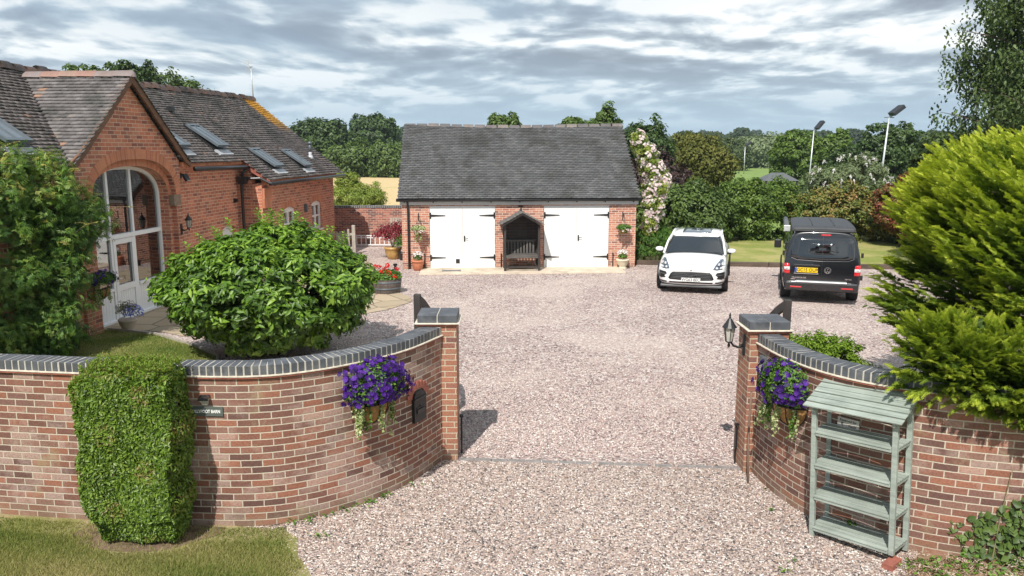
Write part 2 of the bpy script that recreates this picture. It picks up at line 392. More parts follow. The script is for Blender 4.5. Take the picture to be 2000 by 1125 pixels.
def text_mesh(name, body, size, mat, parent, matrix, extrude=.002, bold=0, align='CENTER', sx=1):
    cu = bpy.data.curves.new(name, 'FONT'); cu.body = body; cu.size = size; cu.extrude = extrude; cu.offset = bold
    cu.align_x = align; cu.align_y = 'CENTER'; cu.resolution_u = 3
    tmp = bpy.data.objects.new('tmp', cu); COL.objects.link(tmp)
    me = bpy.data.meshes.new_from_object(tmp); bpy.data.objects.remove(tmp); bpy.data.curves.remove(cu)
    me.materials.clear(); me.transform(Matrix.Diagonal((sx, 1, 1, 1))); me.transform(matrix)
    me.name = name
    return finish(name, me, mat, parent, uv=False)
def face_m(pos, facing_rz=0, tilt=0):
    """matrix that stands text up: text x to the right, reads when seen from -y (turned by rz)"""
    return Matrix.Translation(pos) @ Matrix.Rotation(facing_rz, 4, 'Z') @ Matrix.Rotation(R(90) + tilt, 4, 'X')

def npmesh(name, V, F, rnd, mat, parent=None, smooth=False):
    """V (n,3), F (m,k) uniform polygons, rnd per face"""
    me = bpy.data.meshes.new(name); k = F.shape[1]
    me.vertices.add(len(V)); me.vertices.foreach_set('co', V.astype('f').ravel())
    me.loops.add(F.size); me.loops.foreach_set('vertex_index', F.astype('i').ravel())
    me.polygons.add(len(F)); me.polygons.foreach_set('loop_start', np.arange(0, F.size, k, dtype='i'))
    try: me.polygons.foreach_set('loop_total', np.full(len(F), k, dtype='i'))
    except Exception: pass
    me.update(calc_edges=True)
    if rnd is not None:
        a = me.attributes.new('rnd', 'FLOAT', 'FACE'); a.data.foreach_set('value', rnd.astype('f'))
    if smooth: me.shade_smooth()
    for m in (mat if isinstance(mat, list) else [mat]): me.materials.append(m)
    o = bpy.data.objects.new(name, me); COL.objects.link(o)
    if parent: o.parent = parent
    return o
def unit(a): return a / np.maximum(1e-9, np.linalg.norm(a, axis=-1, keepdims=True))
def leaves(P, N, L, W, rng, droop=.2, fold=.25, rnd=None, D=None, jit=.3):
    """folded diamond leaves: returns V, F, rnd"""
    n = len(P); N = unit(N)
    if D is None:
        D = rng.normal(size=(n, 3)); D[:, 2] -= droop
    D = unit(D - N * (D * N).sum(1, keepdims=True)); T = np.cross(N, D)
    s = (1 + jit * rng.uniform(-1, 1, n))[:, None]; L = L * s; W = W * s
    base = P - D * L * .5; tip = P + D * L * .5 - N * L * .12
    mid = P - D * L * .05
    a = mid + T * W * .5 + N * W * fold; b = mid - T * W * .5 + N * W * fold
    V = np.stack([base, a, tip, b], 1).reshape(-1, 3)
    i = np.arange(n)[:, None] * 4
    F = np.concatenate([i + [0, 1, 2], i + [0, 2, 3]], 1).reshape(-1, 3)
    r = rng.uniform(0, 1, n) if rnd is None else rnd
    return V, F, np.repeat(r, 2)
def merge(parts):
    V = []; F = []; r = []; b = 0
    for v, f, q in parts:
        V.append(v); F.append(f + b); r.append(q); b += len(v)
    return np.concatenate(V), np.concatenate(F), np.concatenate(r)
def sphere_dirs(n, rng):
    return unit(rng.normal(size=(n, 3)))
def crown(c, rad, nclump, cr, per, rng, lumps=.18, zlow=-1.0, flat=0, inner=.15, shape=None):
    """points+normals of a clumpy crown"""
    c = np.array(c, float); rad = np.array(rad, float)
    d = sphere_dirs(nclump * 3, rng); d = d[d[:, 2] > zlow][:nclump]; m = len(d)
    f = rng.uniform(.72, 1.0, m); k = int(m * inner); f[:k] = rng.uniform(.3, .7, k)
    f *= 1 + lumps * (np.sin(d[:, 0] * 5 + c[0]) * np.cos(d[:, 1] * 4 + c[1]) + np.sin(d[:, 2] * 6 + c[0] * 2)) * .6
    cc = c + d * rad * f[:, None]
    if shape is not None: cc = shape(cc)
    crs = cr * rng.uniform(.6, 1.3, m)
    q = sphere_dirs(m * per, rng).reshape(m, per, 3)
    rr = rng.uniform(.45, 1.0, (m, per, 1)) * crs[:, None, None]
    P = cc[:, None, :] + q * rr * np.array([1, 1, .8])
    N = q * .7 + d[:, None, :] * .5 + np.array([0, 0, .45]) + rng.normal(size=q.shape) * .35
    tone = np.repeat(rng.uniform(0, 1, m), per)
    return P.reshape(-1, 3), N.reshape(-1, 3), tone
def branchwork(mb, base, targets, r0, rng, lean=.3):
    """tapered trunk with limbs reaching to targets"""
    base = Vector(base)
    top = sum((Vector(t) for t in targets), Vector()) / len(targets)
    fork = base.lerp(top, .45)
    mb.tube([base, base.lerp(fork, .5) + Vector((rng.uniform(-.05, .05), rng.uniform(-.05, .05), 0)), fork], [r0, r0 * .8, r0 * .65], 8)
    for t in targets:
        t = Vector(t); m = fork.lerp(t, .5) + Vector((rng.uniform(-.1, .1), rng.uniform(-.1, .1), rng.uniform(0, .15))) * (t - fork).length
        mb.tube([fork, m, t], [r0 * .45, r0 * .3, r0 * .08], 6)
def plant(name, label, cat, mat, base, crowns, leaf, rng, trunk_r=.1, group=None, bark='bark', foliage='crown', droop=.3, extra=None, stem='trunk'):
    """thing with a foliage part and a trunk part. crowns: list of (center, radii, nclump, clump_r, per)"""
    root = empty(name, base, 0, label, cat, group)
    b = np.array(base, float); parts = []; tg = []
    for c, rad, nc, cr, per in crowns:
        P, N, tone = crown(np.array(c, float) - b, rad, nc, cr, per, rng)
        rn = np.clip(tone * .5 + rng.uniform(0, .5, len(P)), 0, 1)
        parts.append(leaves(P, N, leaf[0], leaf[1], rng, droop, rnd=rn))
        for k in range(3):
            d = sphere_dirs(1, rng)[0]; tg.append(np.array(c) - b + d * np.array(rad) * .55)
    if extra: parts += extra
    npmesh(foliage, *merge(parts), mat, root)
    if trunk_r:
        mb = MB(); branchwork(mb, (0, 0, -.05), tg, trunk_r, rng); mb.build(stem, M[bark], root, smooth=True)
    return root
RNG = np.random.default_rng(7)

# ------------------------------------------------------------------ ground surfaces
def gravel(name, cols, size=.03, base_tint=None, weeds=False):
    m, t = material(name)
    tcx = t.new('ShaderNodeTexCoord'); ob = tcx.outputs['Object']
    def stones(sc, off):
        mp = t.new('ShaderNodeMapping'); t.l.new(ob, mp.inputs[0]); mp.inputs['Location'].default_value = off
        v = t.new('ShaderNodeTexVoronoi', voronoi_dimensions='2D', feature='F1'); v.inputs['Scale'].default_value = sc
        v.inputs['Randomness'].default_value = 1; t.l.new(mp.outputs[0], v.inputs['Vector'])
        sc_ = t.new('ShaderNodeSeparateColor'); t.l.new(v.outputs['Color'], sc_.inputs[0])
        return v, sc_
    v1, s1 = stones(1 / size, (0, 0, 0)); v2, s2 = stones(.55 / size, (3.3, 1.7, 0))
    k = len(cols)
    c1 = t.ramp(s1.outputs[0], [(i / k, c) for i, c in enumerate(cols)], 'CONSTANT')
    c2 = t.ramp(s2.outputs[1], [(i / k, c) for i, c in enumerate(cols[::-1])], 'CONSTANT')
    c = t.mix(t.math('GREATER_THAN', s2.outputs[2], .86), c1, c2)
    big = t.noise(ob, .35, 5, .6); midn = t.noise(ob, 2.2, 4, .6)
    hs = t.new('ShaderNodeHueSaturation'); t.l.new(c, hs.inputs['Color'])
    t.l.new(t.math('ADD', .55, t.math('ADD', t.math('MULTIPLY', big, .4), t.math('MULTIPLY', midn, .24))), hs.inputs['Value'])
    c = hs.outputs[0]
    if base_tint: c = t.mix(t.smooth(big, .45, .62, 0, .4), c, base_tint)
    if weeds:
        wn_ = t.noise(ob, 3.1, 5, .7); c = t.mix(t.smooth(wn_, .66, .74, 0, .7), c, (.07, .11, .03))
    t.l.new(c, t.bs.inputs['Base Color']); t.bs.inputs['Roughness'].default_value = .85
    h = t.math('SUBTRACT', 1, v1.outputs['Distance'])
    h2 = t.math('SUBTRACT', 1, v2.outputs['Distance'])
    t.l.new(t.bump(t.math('ADD', h, t.math('MULTIPLY', h2, 1.2)), 1.0, size * .7), t.bs.inputs['Normal'])
    return m
PINKS = [(.57, .44, .40), (.39, .29, .27), (.70, .60, .54), (.49, .37, .34), (.29, .225, .215), (.62, .49, .44), (.53, .41, .39), (.16, .12, .115), (.82, .76, .70), (.46, .31, .27)]
BEIGE = [(.47, .365, .31), (.31, .235, .205), (.62, .52, .45), (.43, .325, .29), (.22, .175, .16), (.54, .42, .36), (.44, .36, .335), (.09, .08, .075), (.80, .74, .68), (.42, .29, .22)]
M['yard_gravel'] = gravel('yard_gravel', PINKS, .029, (.60, .50, .44))
M['drive_gravel'] = gravel('drive_gravel', BEIGE, .024, weeds=True)
def grassmat(name, c1, c2, dry, dscale=.8, lo=.45, hi=.65, fine=30):
    m, t = material(name); tcx = t.new('ShaderNodeTexCoord'); ob = tcx.outputs['Object']
    f = t.noise(ob, fine, 5, .7); b_ = t.noise(ob, dscale, 5, .65)
    c = t.ramp(f, [(.3, c1), (.7, c2)]); c = t.mix(t.smooth(b_, lo, hi, 0, .85), c, dry)
    t.l.new(c, t.bs.inputs['Base Color']); t.bs.inputs['Roughness'].default_value = .95; t.bs.inputs['Specular IOR Level'].default_value = .15
    t.l.new(t.bump(f, .8, .03), t.bs.inputs['Normal']); return m
M['verge_grass'] = grassmat('verge_grass', (.16, .17, .05), (.28, .27, .10), (.38, .31, .18), 1.1, .40, .58)
M['lawn_grass'] = grassmat('lawn_grass', (.16, .19, .045), (.26, .29, .08), (.36, .32, .13), .5, .42, .62, 12)
M['garden_grass'] = grassmat('garden_grass', (.06, .11, .018), (.12, .19, .03), (.28, .25, .10), .7, .56, .72)
M['far_grass'] = grassmat('far_grass', (.15, .22, .06), (.20, .28, .08), (.26, .28, .10), .02, .5, .7, .5)
M['straw'] = grassmat('straw', (.42, .31, .15), (.62, .48, .27), (.36, .33, .14), .12, .55, .7, 3)
def sheet(name, pts, z, mat, kind='structure'):
    me = bpy.data.meshes.new(name)
    tri = geometry.tessellate_polygon([[Vector((p[0], p[1], 0)) for p in pts]])
    fs = []
    for a, b, c in tri:
        A, B, C = pts[a], pts[b], pts[c]
        if (B[0] - A[0]) * (C[1] - A[1]) - (B[1] - A[1]) * (C[0] - A[0]) < 0: b, c = c, b
        fs.append((a, b, c))
    me.from_pydata([(p[0], p[1], z) for p in pts], [], fs); me.update()
    o = finish(name, me, mat); o['kind'] = kind; return o
sheet('ground', [(-5000, -300), (5000, -300), (5000, 9000), (-5000, 9000)], -.03, M['far_grass'])
sheet('dry_field', [(-70, 34), (-1, 34), (-1, 64), (-8, 130), (-90, 130)], -.022, M['straw'])
sheet('gravel_yard', [(-13, 9), (16, 9), (22, 14), (22, 25.6), (4.2, 27.75), (4.2, 31), (-4, 31), (-4, 33.3), (-9, 33.3), (-9, 31), (-13, 18)], 0, M['yard_gravel'])
def wob(pts, amp, seed, n=10, closed=True):
    rg = random.Random(seed); out = []
    k = len(pts)
    for i in range(k if closed else k - 1):
        a, b = pts[i], pts[(i + 1) % k]; L = math.dist(a, b); m_ = max(1, int(L / .25)) if L < 12 else 1
        for j in range(m_):
            f = j / m_; out.append((a[0] + (b[0] - a[0]) * f + rg.uniform(-amp, amp), a[1] + (b[1] - a[1]) * f + rg.uniform(-amp, amp)))
    return out
sheet('gravel_drive', [(-3.5, 2), (6.2, 2), (6.2, 8.4), (3.0, 8.9), (2.95, 9.56), (-.8, 9.84), (-1.6, 9.2), (-3.5, 8.2)], .004, M['drive_gravel'])
verge_pts = [(-14, 3), (-1.9, 3)] + wob([(-1.9, 5.6), (-1.98, 6.9), (-2.25, 7.6), (-2.55, 8.0)], .10, 3, closed=False) + [(-3.2, 8.0), (-5.7, 8.3), (-14, 9.6)]
sheet('grass_verge', verge_pts, .010, M['verge_grass'])
M['bed_soil'] = plain('bed_soil', (.15, .10, .065), .95, var=.5, scale=12, bump=.8, dirt=(.22, .16, .09))
sheet('flower_bed', wob([(-4.50, 7.52), (-4.15, 7.38), (-3.75, 7.33), (-3.4, 7.45), (-3.1, 7.75), (-3.1, 7.95), (-4.5, 8.1), (-4.65, 7.8)], .05, 5), .016, M['bed_soil'])
sheet('planting_bed', wob([(3.75, 7.0), (4.3, 6.5), (5.6, 6.2), (9, 6.1), (9, 7.0), (5.1, 7.2), (4.2, 7.55)], .05, 6), .012, plain('leaf_litter', (.22, .14, .08), .95, var=.5, scale=14, bump=.8, dirt=(.32, .24, .15)))
sheet('back_lawn', [(4.2, 27.8), (13.2, 26.65), (30, 24.6), (40, 36), (4.2, 37)], .03, M['lawn_grass'])
garden = [(-13, 12.5), (-6.2, 13.4), (-5.5, 14.4), (-5.75, 15.0), (-6.6, 15.85), (-7.7, 16.75), (-9.0, 17.25), (-13, 17.3)]
sheet('garden_lawn', garden, .03, M['garden_grass'])
M['flag'] = None
m_, t_ = material('flagstones'); tcx_ = t_.new('ShaderNodeTexCoord')
vv_ = t_.new('ShaderNodeTexVoronoi', voronoi_dimensions='2D', feature='DISTANCE_TO_EDGE'); vv_.inputs['Scale'].default_value = 1.35; t_.l.new(tcx_.outputs['Object'], vv_.inputs['Vector'])
vc_ = t_.new('ShaderNodeTexVoronoi', voronoi_dimensions='2D'); vc_.inputs['Scale'].default_value = 1.35; t_.l.new(tcx_.outputs['Object'], vc_.inputs['Vector'])
sc__ = t_.new('ShaderNodeSeparateColor'); t_.l.new(vc_.outputs['Color'], sc__.inputs[0])
fc_ = t_.ramp(sc__.outputs[0], [(0, (.40, .31, .20)), (.5, (.48, .39, .27)), (1, (.34, .28, .19))])
fc_ = t_.mix(t_.math('MULTIPLY', t_.noise(tcx_.outputs['Object'], 5, 5, .65), .6), fc_, (.30, .22, .15))
mk_ = t_.smooth(vv_.outputs[0], .012, .035)
t_.l.new(t_.mix(mk_, (.16, .13, .09), fc_), t_.bs.inputs['Base Color']); t_.bs.inputs['Roughness'].default_value = .85
t_.l.new(t_.bump(mk_, .6, .015), t_.bs.inputs['Normal']); M['flag'] = m_
sheet('stone_path', wob([(-9.3, 17.35), (-7.9, 17.2), (-6.6, 16.5), (-5.6, 16.2), (-4.2, 18.2), (-3.2, 19.6), (-2.75, 20.3), (-2.65, 20.9), (-3.15, 22.0), (-3.3, 23.4), (-3.75, 24.0), (-4.6, 26.6), (-5.6, 29.8), (-6.6, 30.3), (-7.6, 28), (-8.5, 22.5), (-9.0, 20.5)], .06, 9), .012, M['flag'])
# distant hills, rolling low ridge
def ridge(name, Y, x0, x1, zf, mat, depth, seed, step=14):
    rg = random.Random(seed); xs = np.arange(x0, x1, step); ph = [rg.uniform(0, 6) for _ in range(5)]
    top = [zf(x) * (1 + .10 * math.sin(x * .012 + ph[0]) + .08 * math.sin(x * .031 + ph[1])) + rg.uniform(-1, 1) * 1.3 for x in xs]
    mb = MB(); vs = []
    for x, z in zip(xs, top): vs += [(x, Y, -1), (x, Y + depth * .25, z * .72), (x, Y + depth * .5, z), (x, Y + depth, -1)]
    fs = []
    for i in range(len(xs) - 1):
        for k in range(3): a = i * 4 + k; fs.append((a, a + 4, a + 5, a + 1))
    mb.add(vs, fs); o = mb.build(name, mat, smooth=True); o['kind'] = 'structure'; return o
M['far_wood'] = plain('far_wood', (.045, .07, .06), .95, var=.5, scale=.03)
ridge('distant_hills', 1500, -2600, 2600, lambda x: 14 + 4 * math.sin(x * .002), M['far_wood'], 500, 4)
M['far_field'] = plain('far_field', (.13, .18, .07), .95, var=.35, scale=.02)

# ------------------------------------------------------------------ boundary walls
def spline(pts, step=.05):
    P = [np.array(p, float) for p in pts]; P = [2 * P[0] - P[1]] + P + [2 * P[-1] - P[-2]]
    out = []
    for i in range(1, len(P) - 2):
        L = np.linalg.norm(P[i + 1] - P[i]); n = max(2, int(L / step))
        for j in range(n):
            t = j / n
            out.append(.5 * ((2 * P[i]) + (-P[i - 1] + P[i + 1]) * t + (2 * P[i - 1] - 5 * P[i] + 4 * P[i + 1] - P[i + 2]) * t * t + (-P[i - 1] + 3 * P[i] - 3 * P[i + 1] + P[i + 2]) * t ** 3))
    out.append(P[-2]); return out
def arclen(p):
    s = [0]
    for a, b in zip(p, p[1:]): s.append(s[-1] + float(np.linalg.norm(b - a)))
    return s
def normals2(p):
    n = []
    for i in range(len(p)):
        d = p[min(i + 1, len(p) - 1)] - p[max(i - 1, 0)]; d = d / np.linalg.norm(d); n.append(np.array([-d[1], d[0]]))
    return n
def wall_strip(name, path, th, z0, z1, mat, parent, bow=0):
    """front face on the path, thickness th to the left of the direction of travel"""
    N = normals2(path); S = arclen(path); me = bpy.data.meshes.new(name); vs = []; n = len(path)
    for p, q in zip(path, N):
        b = p + q * th; vs += [(p[0], p[1], z0), (p[0], p[1], z1), (b[0], b[1], z1), (b[0], b[1], z0)]
    fs = []; uvs = []
    for i in range(n - 1):
        a = i * 4; c = a + 4
        fs.append((a, c, c + 1, a + 1)); uvs += [(S[i], z0), (S[i + 1], z0), (S[i + 1], z1), (S[i], z1)]
        fs.append((a + 1, c + 1, c + 2, a + 2)); uvs += [(S[i], 0), (S[i + 1], 0), (S[i + 1], th), (S[i], th)]
        fs.append((a + 2, c + 2, c + 3, a + 3)); uvs += [(S[i], z1), (S[i + 1], z1), (S[i + 1], z0), (S[i], z0)]
    for i, fl in ((0, 1), (n - 1, 0)):
        a = i * 4; f = (a, a + 1, a + 2, a + 3); u = [(0, z0), (0, z1), (th, z1), (th, z0)]
        if not fl: f = f[::-1]; u = u[::-1]
        fs.append(f); uvs += u
    me.from_pydata(vs, [], fs); uvl = me.uv_layers.new(name='UVMap'); uvl.data.foreach_set('uv', [c for u in uvs for c in u])
    me.update(); return finish(name, me, mat, parent, uv=False)
def at_s(path, S, s):
    i = max(0, min(len(S) - 2, int(np.searchsorted(S, s)) - 1)); f = (s - S[i]) / (S[i + 1] - S[i])
    p = path[i] + (path[i + 1] - path[i]) * f; d = path[i + 1] - path[i]; d = d / np.linalg.norm(d)
    return p, d
def coping(name, path, th, z, parent, over=.012, seed=1, flip=1):
    """bricks on edge laid across the wall head, light mortar between"""
    rg = random.Random(seed); S = arclen(path); mb = MB(); s = .035
    while s < S[-1] - .03:
        p, d = at_s(path, S, s); nrm = np.array([-d[1], d[0]]); c = p + nrm * (th / 2)
        a = math.atan2(d[1], d[0])
        mb.box((c[0], c[1], z + .052 + rg.uniform(-.002, .002)), (.063 + rg.uniform(-.003, .002), th + 2 * over + rg.uniform(-.004, .004), .104), rz=a + rg.uniform(-.02, .02))
        s += .0775
    o = mb.build(name, M['blue_brick'], parent, bevel=.005)
    wall_strip('mortar_joint', [p - n * .008 for p, n in zip(path, normals2(path))], th + .016, z + .001, z + .100, M['coping_joint'], parent)
    return o
def creasing(path, th, z, parent):
    p2 = [p - n * .028 for p, n in zip(path, normals2(path))]; wall_strip('creasing_course', p2, th + .056, z - .030, z - .012, M['creasing'], parent)
    p3 = [p - n * .036 for p, n in zip(path, normals2(path))]; wall_strip('mortar_fillet', p3, th + .07, z - .011, z, M['mortar'], parent)
ZW = 1.68
pathL = spline([(-11, 9.0), (-8, 8.55), (-5.68, 8.24), (-4.47, 8.08), (-3.3, 7.97), (-2.64, 7.98), (-2.14, 8.18), (-1.65, 8.57), (-1.24, 9.08), (-.90, 9.80)])
wL = empty('boundary_wall', (0, 0, 0), 0, 'curved red brick wall with blue brick coping sweeping from the grass verge to the gate pier behind the petunia basket', 'wall')
wall_strip('brickwork', pathL, .225, -.1, ZW - .03, M['wall_brick'], wL); creasing(pathL, .225, ZW, wL); coping('coping', pathL, .225, ZW, wL)
pathR = spline([(3.0, 9.42), (3.05, 8.98), (3.12, 8.62), (3.22, 8.31), (3.37, 8.02), (3.61, 7.73), (3.96, 7.47), (4.4, 7.26), (5.1, 7.08), (6.2, 6.97), (10, 6.8)])
wR = empty('boundary_wall', (0, 0, 0), 0, 'curved red brick wall with blue brick coping behind the green slatted plant stand', 'wall')
wall_strip('brickwork', pathR, .225, -.1, ZW - .03, M['wall_brick'], wR); creasing(pathR, .225, ZW, wR); coping('coping', pathR, .225, ZW, wR, seed=5)
def pier(x0, x1, y0, y1, label):
    r = empty('gate_pier', ((x0 + x1) / 2, (y0 + y1) / 2, 0), 0, label, 'pier', 'brick piers either side of the gateway')
    w_, d_ = x1 - x0, y1 - y0
    MB().bb((-w_ / 2, -d_ / 2, -.1), (w_ / 2, d_ / 2, 1.80)).build('pier_shaft', M['pier_brick'], r)
    MB().bb((-w_ / 2 - .03, -d_ / 2 - .03, 1.80), (w_ / 2 + .03, d_ / 2 + .03, 1.818)).build('creasing_course', M['creasing'], r)
    MB().bb((-w_ / 2 - .045, -d_ / 2 - .045, 1.819), (w_ / 2 + .045, d_ / 2 + .045, 1.834)).build('mortar_fillet', M['mortar'], r, bevel=.004)
    mb = MB(); n = 6; bw = (d_ + .03) / n
    for i in range(n):
        for sx in (-1, 1):
            mb.box((sx * (w_ / 4 + .008), -d_ / 2 - .015 + bw * (i + .5), 1.885), (w_ / 2 + .006, bw - .008, .10))
    mb.build('pier_cap', M['blue_brick'], r, bevel=.006)
    MB().bb((-w_ / 2, -d_ / 2 - .004, 1.835), (w_ / 2, d_ / 2 + .004, 1.926)).build('mortar_joint', M['mortar'], r)
    return r
pier(-1.185, -.705, 9.80, 10.26, 'brick gate pier with flat blue brick cap beside the black wall letterbox')
pier(2.895, 3.365, 9.40, 9.86, 'brick gate pier with flat blue brick cap carrying the black lantern')
# gates folded open behind the piers
def gate(x, y, sgn, ang, label):
    r = empty('field_gate', (x, y, .08), ang, label, 'gate', 'dark timber driveway gates standing open')
    L = 1.75
    MB().bb((-.045, -.045, 0), (.045, .045, 2.0)).build('hinge_stile', M['black_wood'], r, bevel=.006)
    MB().bb((-.035, L - .09, 0), (.035, L, 1.15)).build('meeting_stile', M['black_wood'], r, bevel=.006)
    pts = [(0, .04, 1.93), (0, .5, 1.77), (0, .95, 1.58), (0, 1.3, 1.38), (0, 1.5, 1.24), (0, L - .08, 1.16)]
    mb = MB()
    for a, b in zip(pts, pts[1:]): mb.beam(a, b, .05, .11)
    mb.build('swept_rail', M['black_wood'], r)
    for z in (.1, .62, 1.08): MB().bb((-.03, .046, z - .05), (.03, L - .092, z + .05)).build('rail', M['black_wood'], r, bevel=.004)
    mb = MB()
    for i in range(13): mb.bb((-.012 + sgn * .045, .06 + i * .124, .02), (.012 + sgn * .045, .06 + i * .124 + .117, 1.12))
    mb.build('boarding', M['black_wood'], r)
    MB().beam((sgn * .0, .08, .2), (sgn * .0, L - .1, .95), .045, .08).build('brace', M['black_wood'], r)
    return r
gate(-1.27, 10.46, 1, R(-2.7), 'open dark timber gate leaf behind the pier next to the letterbox')
gate(3.56, 10.06, -1, R(-7.5), 'open dark timber gate leaf behind the pier with the lantern')
# gate threshold setts
rg = random.Random(11)
thr = MB()
x = -.70; ya, yb = 9.80, 9.50
while x < 2.86:
    f = (x + .7) / 3.56; thr.box((x + .105, ya + (yb - ya) * f + .02, .0), (.205, .085, .03), rz=R(-4.5) + rg.uniform(-.02, .02)); x += .217 if rg.random() > .12 else .29
o = thr.build('threshold_kerb', plain('sett_stone', (.22, .20, .19), .8, var=.3, bump=.3), bevel=.006); o['kind'] = 'structure'
# drop bolts
for nm, lb, px, py in (('gate_bolt', 'black drop bolt bracket low on the pier by the letterbox wall', -.665, 10.0), ('gate_bolt', 'black drop bolt bracket low on the pier by the lantern', 2.862, 9.66)):
    b = MB(); b.bb((-.012, -.03, .22), (.012, .03, .50)); b.tube([(0, 0, .02), (0, 0, .52)], .011, 6); b.box((0, 0, .54), (.05, .05, .03))
    tag(b.build(nm, M['black_metal'], loc=(px, py, 0)), lb, 'bolt', 'drop bolts by the gate piers')

# ------------------------------------------------------------------ roof tiles
def tiles(name, origin, ud, vd, nd, ulen, vlen, mat, parent, tw=.165, ex=.10, th=.02, seed=1, keep=None, sag=0, jit=.006, bow=None):
    """plain tiles laid course by course; ud along the eaves, vd up the slope, nd outwards"""
    rng = np.random.default_rng(seed); o = np.array(origin, float); ud, vd, nd = (np.array(x, float) for x in (ud, vd, nd))
    rows = int(vlen / ex); cols = int(ulen / tw) + 1
    V = []; rn = []
    r, c = np.meshgrid(np.arange(rows), np.arange(cols), indexing='ij'); r = r.ravel(); c = c.ravel()
    u0 = (c - .5 * (r % 2)) * tw; u1 = np.minimum(u0 + tw - .004, ulen + .02); u0 = np.maximum(u0, -.02)
    ok = u1 - u0 > .02; r, u0, u1 = r[ok], u0[ok], u1[ok]; n = len(r)
    v0 = r * ex + rng.uniform(-jit, jit, n) + .006 * np.sin(u0 * 1.7 + r * .3); v1 = (r + 1) * ex + .03
    v1 = np.minimum(v1, vlen + .01)
    lift = th + rng.uniform(0, jit, n)
    tilt = rng.normal(0, .0025, n)
    if keep is not None:
        P = o + ud * ((u0 + u1) / 2)[:, None] + vd * v0[:, None]; ok = keep(P)
        r, u0, u1, v0, v1, lift, tilt = (q[ok] for q in (r, u0, u1, v0, v1, lift, tilt)); n = len(r)
    def pt(u, v, h):
        p = o + ud * u[:, None] + vd * v[:, None] + nd * h[:, None]
        if sag: p[:, 2] -= sag * np.sin(np.clip(u / ulen, 0, 1) * math.pi) ** 2 * np.clip(v / vlen, 0, 1)
        if bow: p += np.array(bow(u, v / vlen))
        return p
    z0 = np.zeros(n)
    A = pt(u0, v0, lift + tilt + th); B = pt(u1, v0, lift - tilt + th); C = pt(u1, v1, z0 + .004); D = pt(u0, v1, z0 + .004)
    E = pt(u0, v0, lift + tilt - .004); F = pt(u1, v0, lift - tilt - .004)
    V = np.stack([A, B, C, D, E, F], 1).reshape(-1, 3); i = np.arange(n)[:, None] * 6
    Fq = np.stack([i + [0, 1, 2, 3], i + [4, 5, 1, 0], i + [4, 0, 3, 3], i + [1, 5, 2, 2]], 1)
    quads = Fq[:, :2].reshape(-1, 4)
    tr = np.stack([i + [4, 0, 3], i + [1, 5, 2]], 1).reshape(-1, 3)
    # as triangles throughout
    T = np.concatenate([quads[:, [0, 1, 2]], quads[:, [0, 2, 3]]], 0); T = np.concatenate([T.reshape(2, -1, 3).transpose(1, 0, 2).reshape(-1, 3), tr])
    rv = rng.uniform(0, 1, n); rr = np.concatenate([np.repeat(rv, 4), np.repeat(rv, 2)])
    return npmesh(name, V, T, rr, mat, parent)
def ridge_tiles(name, p, q, mat, parent, L=.42, r=.13, seed=3, sag=0, flat=False, bump=.012):
    rng = np.random.default_rng(seed); p = Vector(p); q = Vector(q); n = max(1, round((q - p).length / L)); V = []; F = []; rn = []; b = 0
    d = (q - p).normalized(); x = d.cross(Vector((0, 0, 1))).normalized(); up = x.cross(d)
    if up.z < 0: up = -up
    for i in range(n):
        a0 = p.lerp(q, i / n + .004); a1 = p.lerp(q, (i + 1) / n - .002)
        for a, f in ((a0, i / n), (a1, (i + 1) / n)): a.z -= sag * math.sin(math.pi * f) ** 2
        j = rng.uniform(-bump, bump) ; rA = r * 1.0; rB = r * 1.10
        prof = [(-1.0, -.75), (-.62, -.25), (0, .12), (.62, -.25), (1.0, -.75)] if flat else [(-1, -.72), (-.8, -.1), (-.42, .28), (0, .4), (.42, .28), (.8, -.1), (1, -.72)]
        k = len(prof)
        for a, rad in ((a0, rA), (a1, rB)):
            for (u, v) in prof: V.append(a + x * u * rad + up * (v * rad + j + .02))
        for t in range(k - 1): F.append((b + t, b + t + 1, b + k + t + 1)); F.append((b + t, b + k + t + 1, b + k + t)); rn += [i, i]
        # end faces
        for e in (0, k):
            for t in range(1, k - 1): F.append((b + e, b + e + t, b + e + t + 1)); rn.append(i)
        b += 2 * k
    rv = rng.uniform(0, 1, n + 1)
    return npmesh(name, np.array([tuple(v) for v in V]), np.array(F), rv[np.array(rn)], mat, parent)

# ------------------------------------------------------------------ garage
GX, GY, GR = -3.68, 26.5, R(3.2)
ga = empty('garage', (GX, GY, 0), GR, 'brick garage with white double doors under a grey tiled pitched roof', 'garage')
GW, GD, GH = 7.9, 6.6, 2.22
doors = [(.92, 3.12), (4.76, 6.98)]
def gm(u, v, w_): return (u, -w_, v)
poly = [(0, -.1), (doors[0][0], -.1), (doors[0][0], 2.12), (doors[0][1], 2.12), (doors[0][1], -.1), (doors[1][0], -.1), (doors[1][0], 2.12), (doors[1][1], 2.12), (doors[1][1], -.1), (GW, -.1), (GW, GH), (0, GH)]
prism(poly, [], .22, 'front_wall', M['garage_brick'], ga, gm)
GRZ = 4.86; GRY = 3.35
for sx, xx in ((0, 0), (1, GW)):
    g = [(.22, -.1), (GD, -.1), (GD, GH), (GRY, GRZ - .12), (.22, GH + .1)]
    prism(g, [], .22, 'side_wall', M['garage_brick'], ga, (lambda u, v, w_, xx=xx, sx=sx: (xx + (-w_ if not sx else w_), u, v)))
MB().bb((.22, GD - .22, -.1), (GW - .22, GD, GH)).build('rear_wall', M['garage_brick'], ga)
sl = math.atan2(GRZ - 2.36, GRY + .22); vd = (0, math.cos(sl), math.sin(sl)); nd = (0, -math.sin(sl), math.cos(sl)); VL = (GRY + .22) / math.cos(sl)
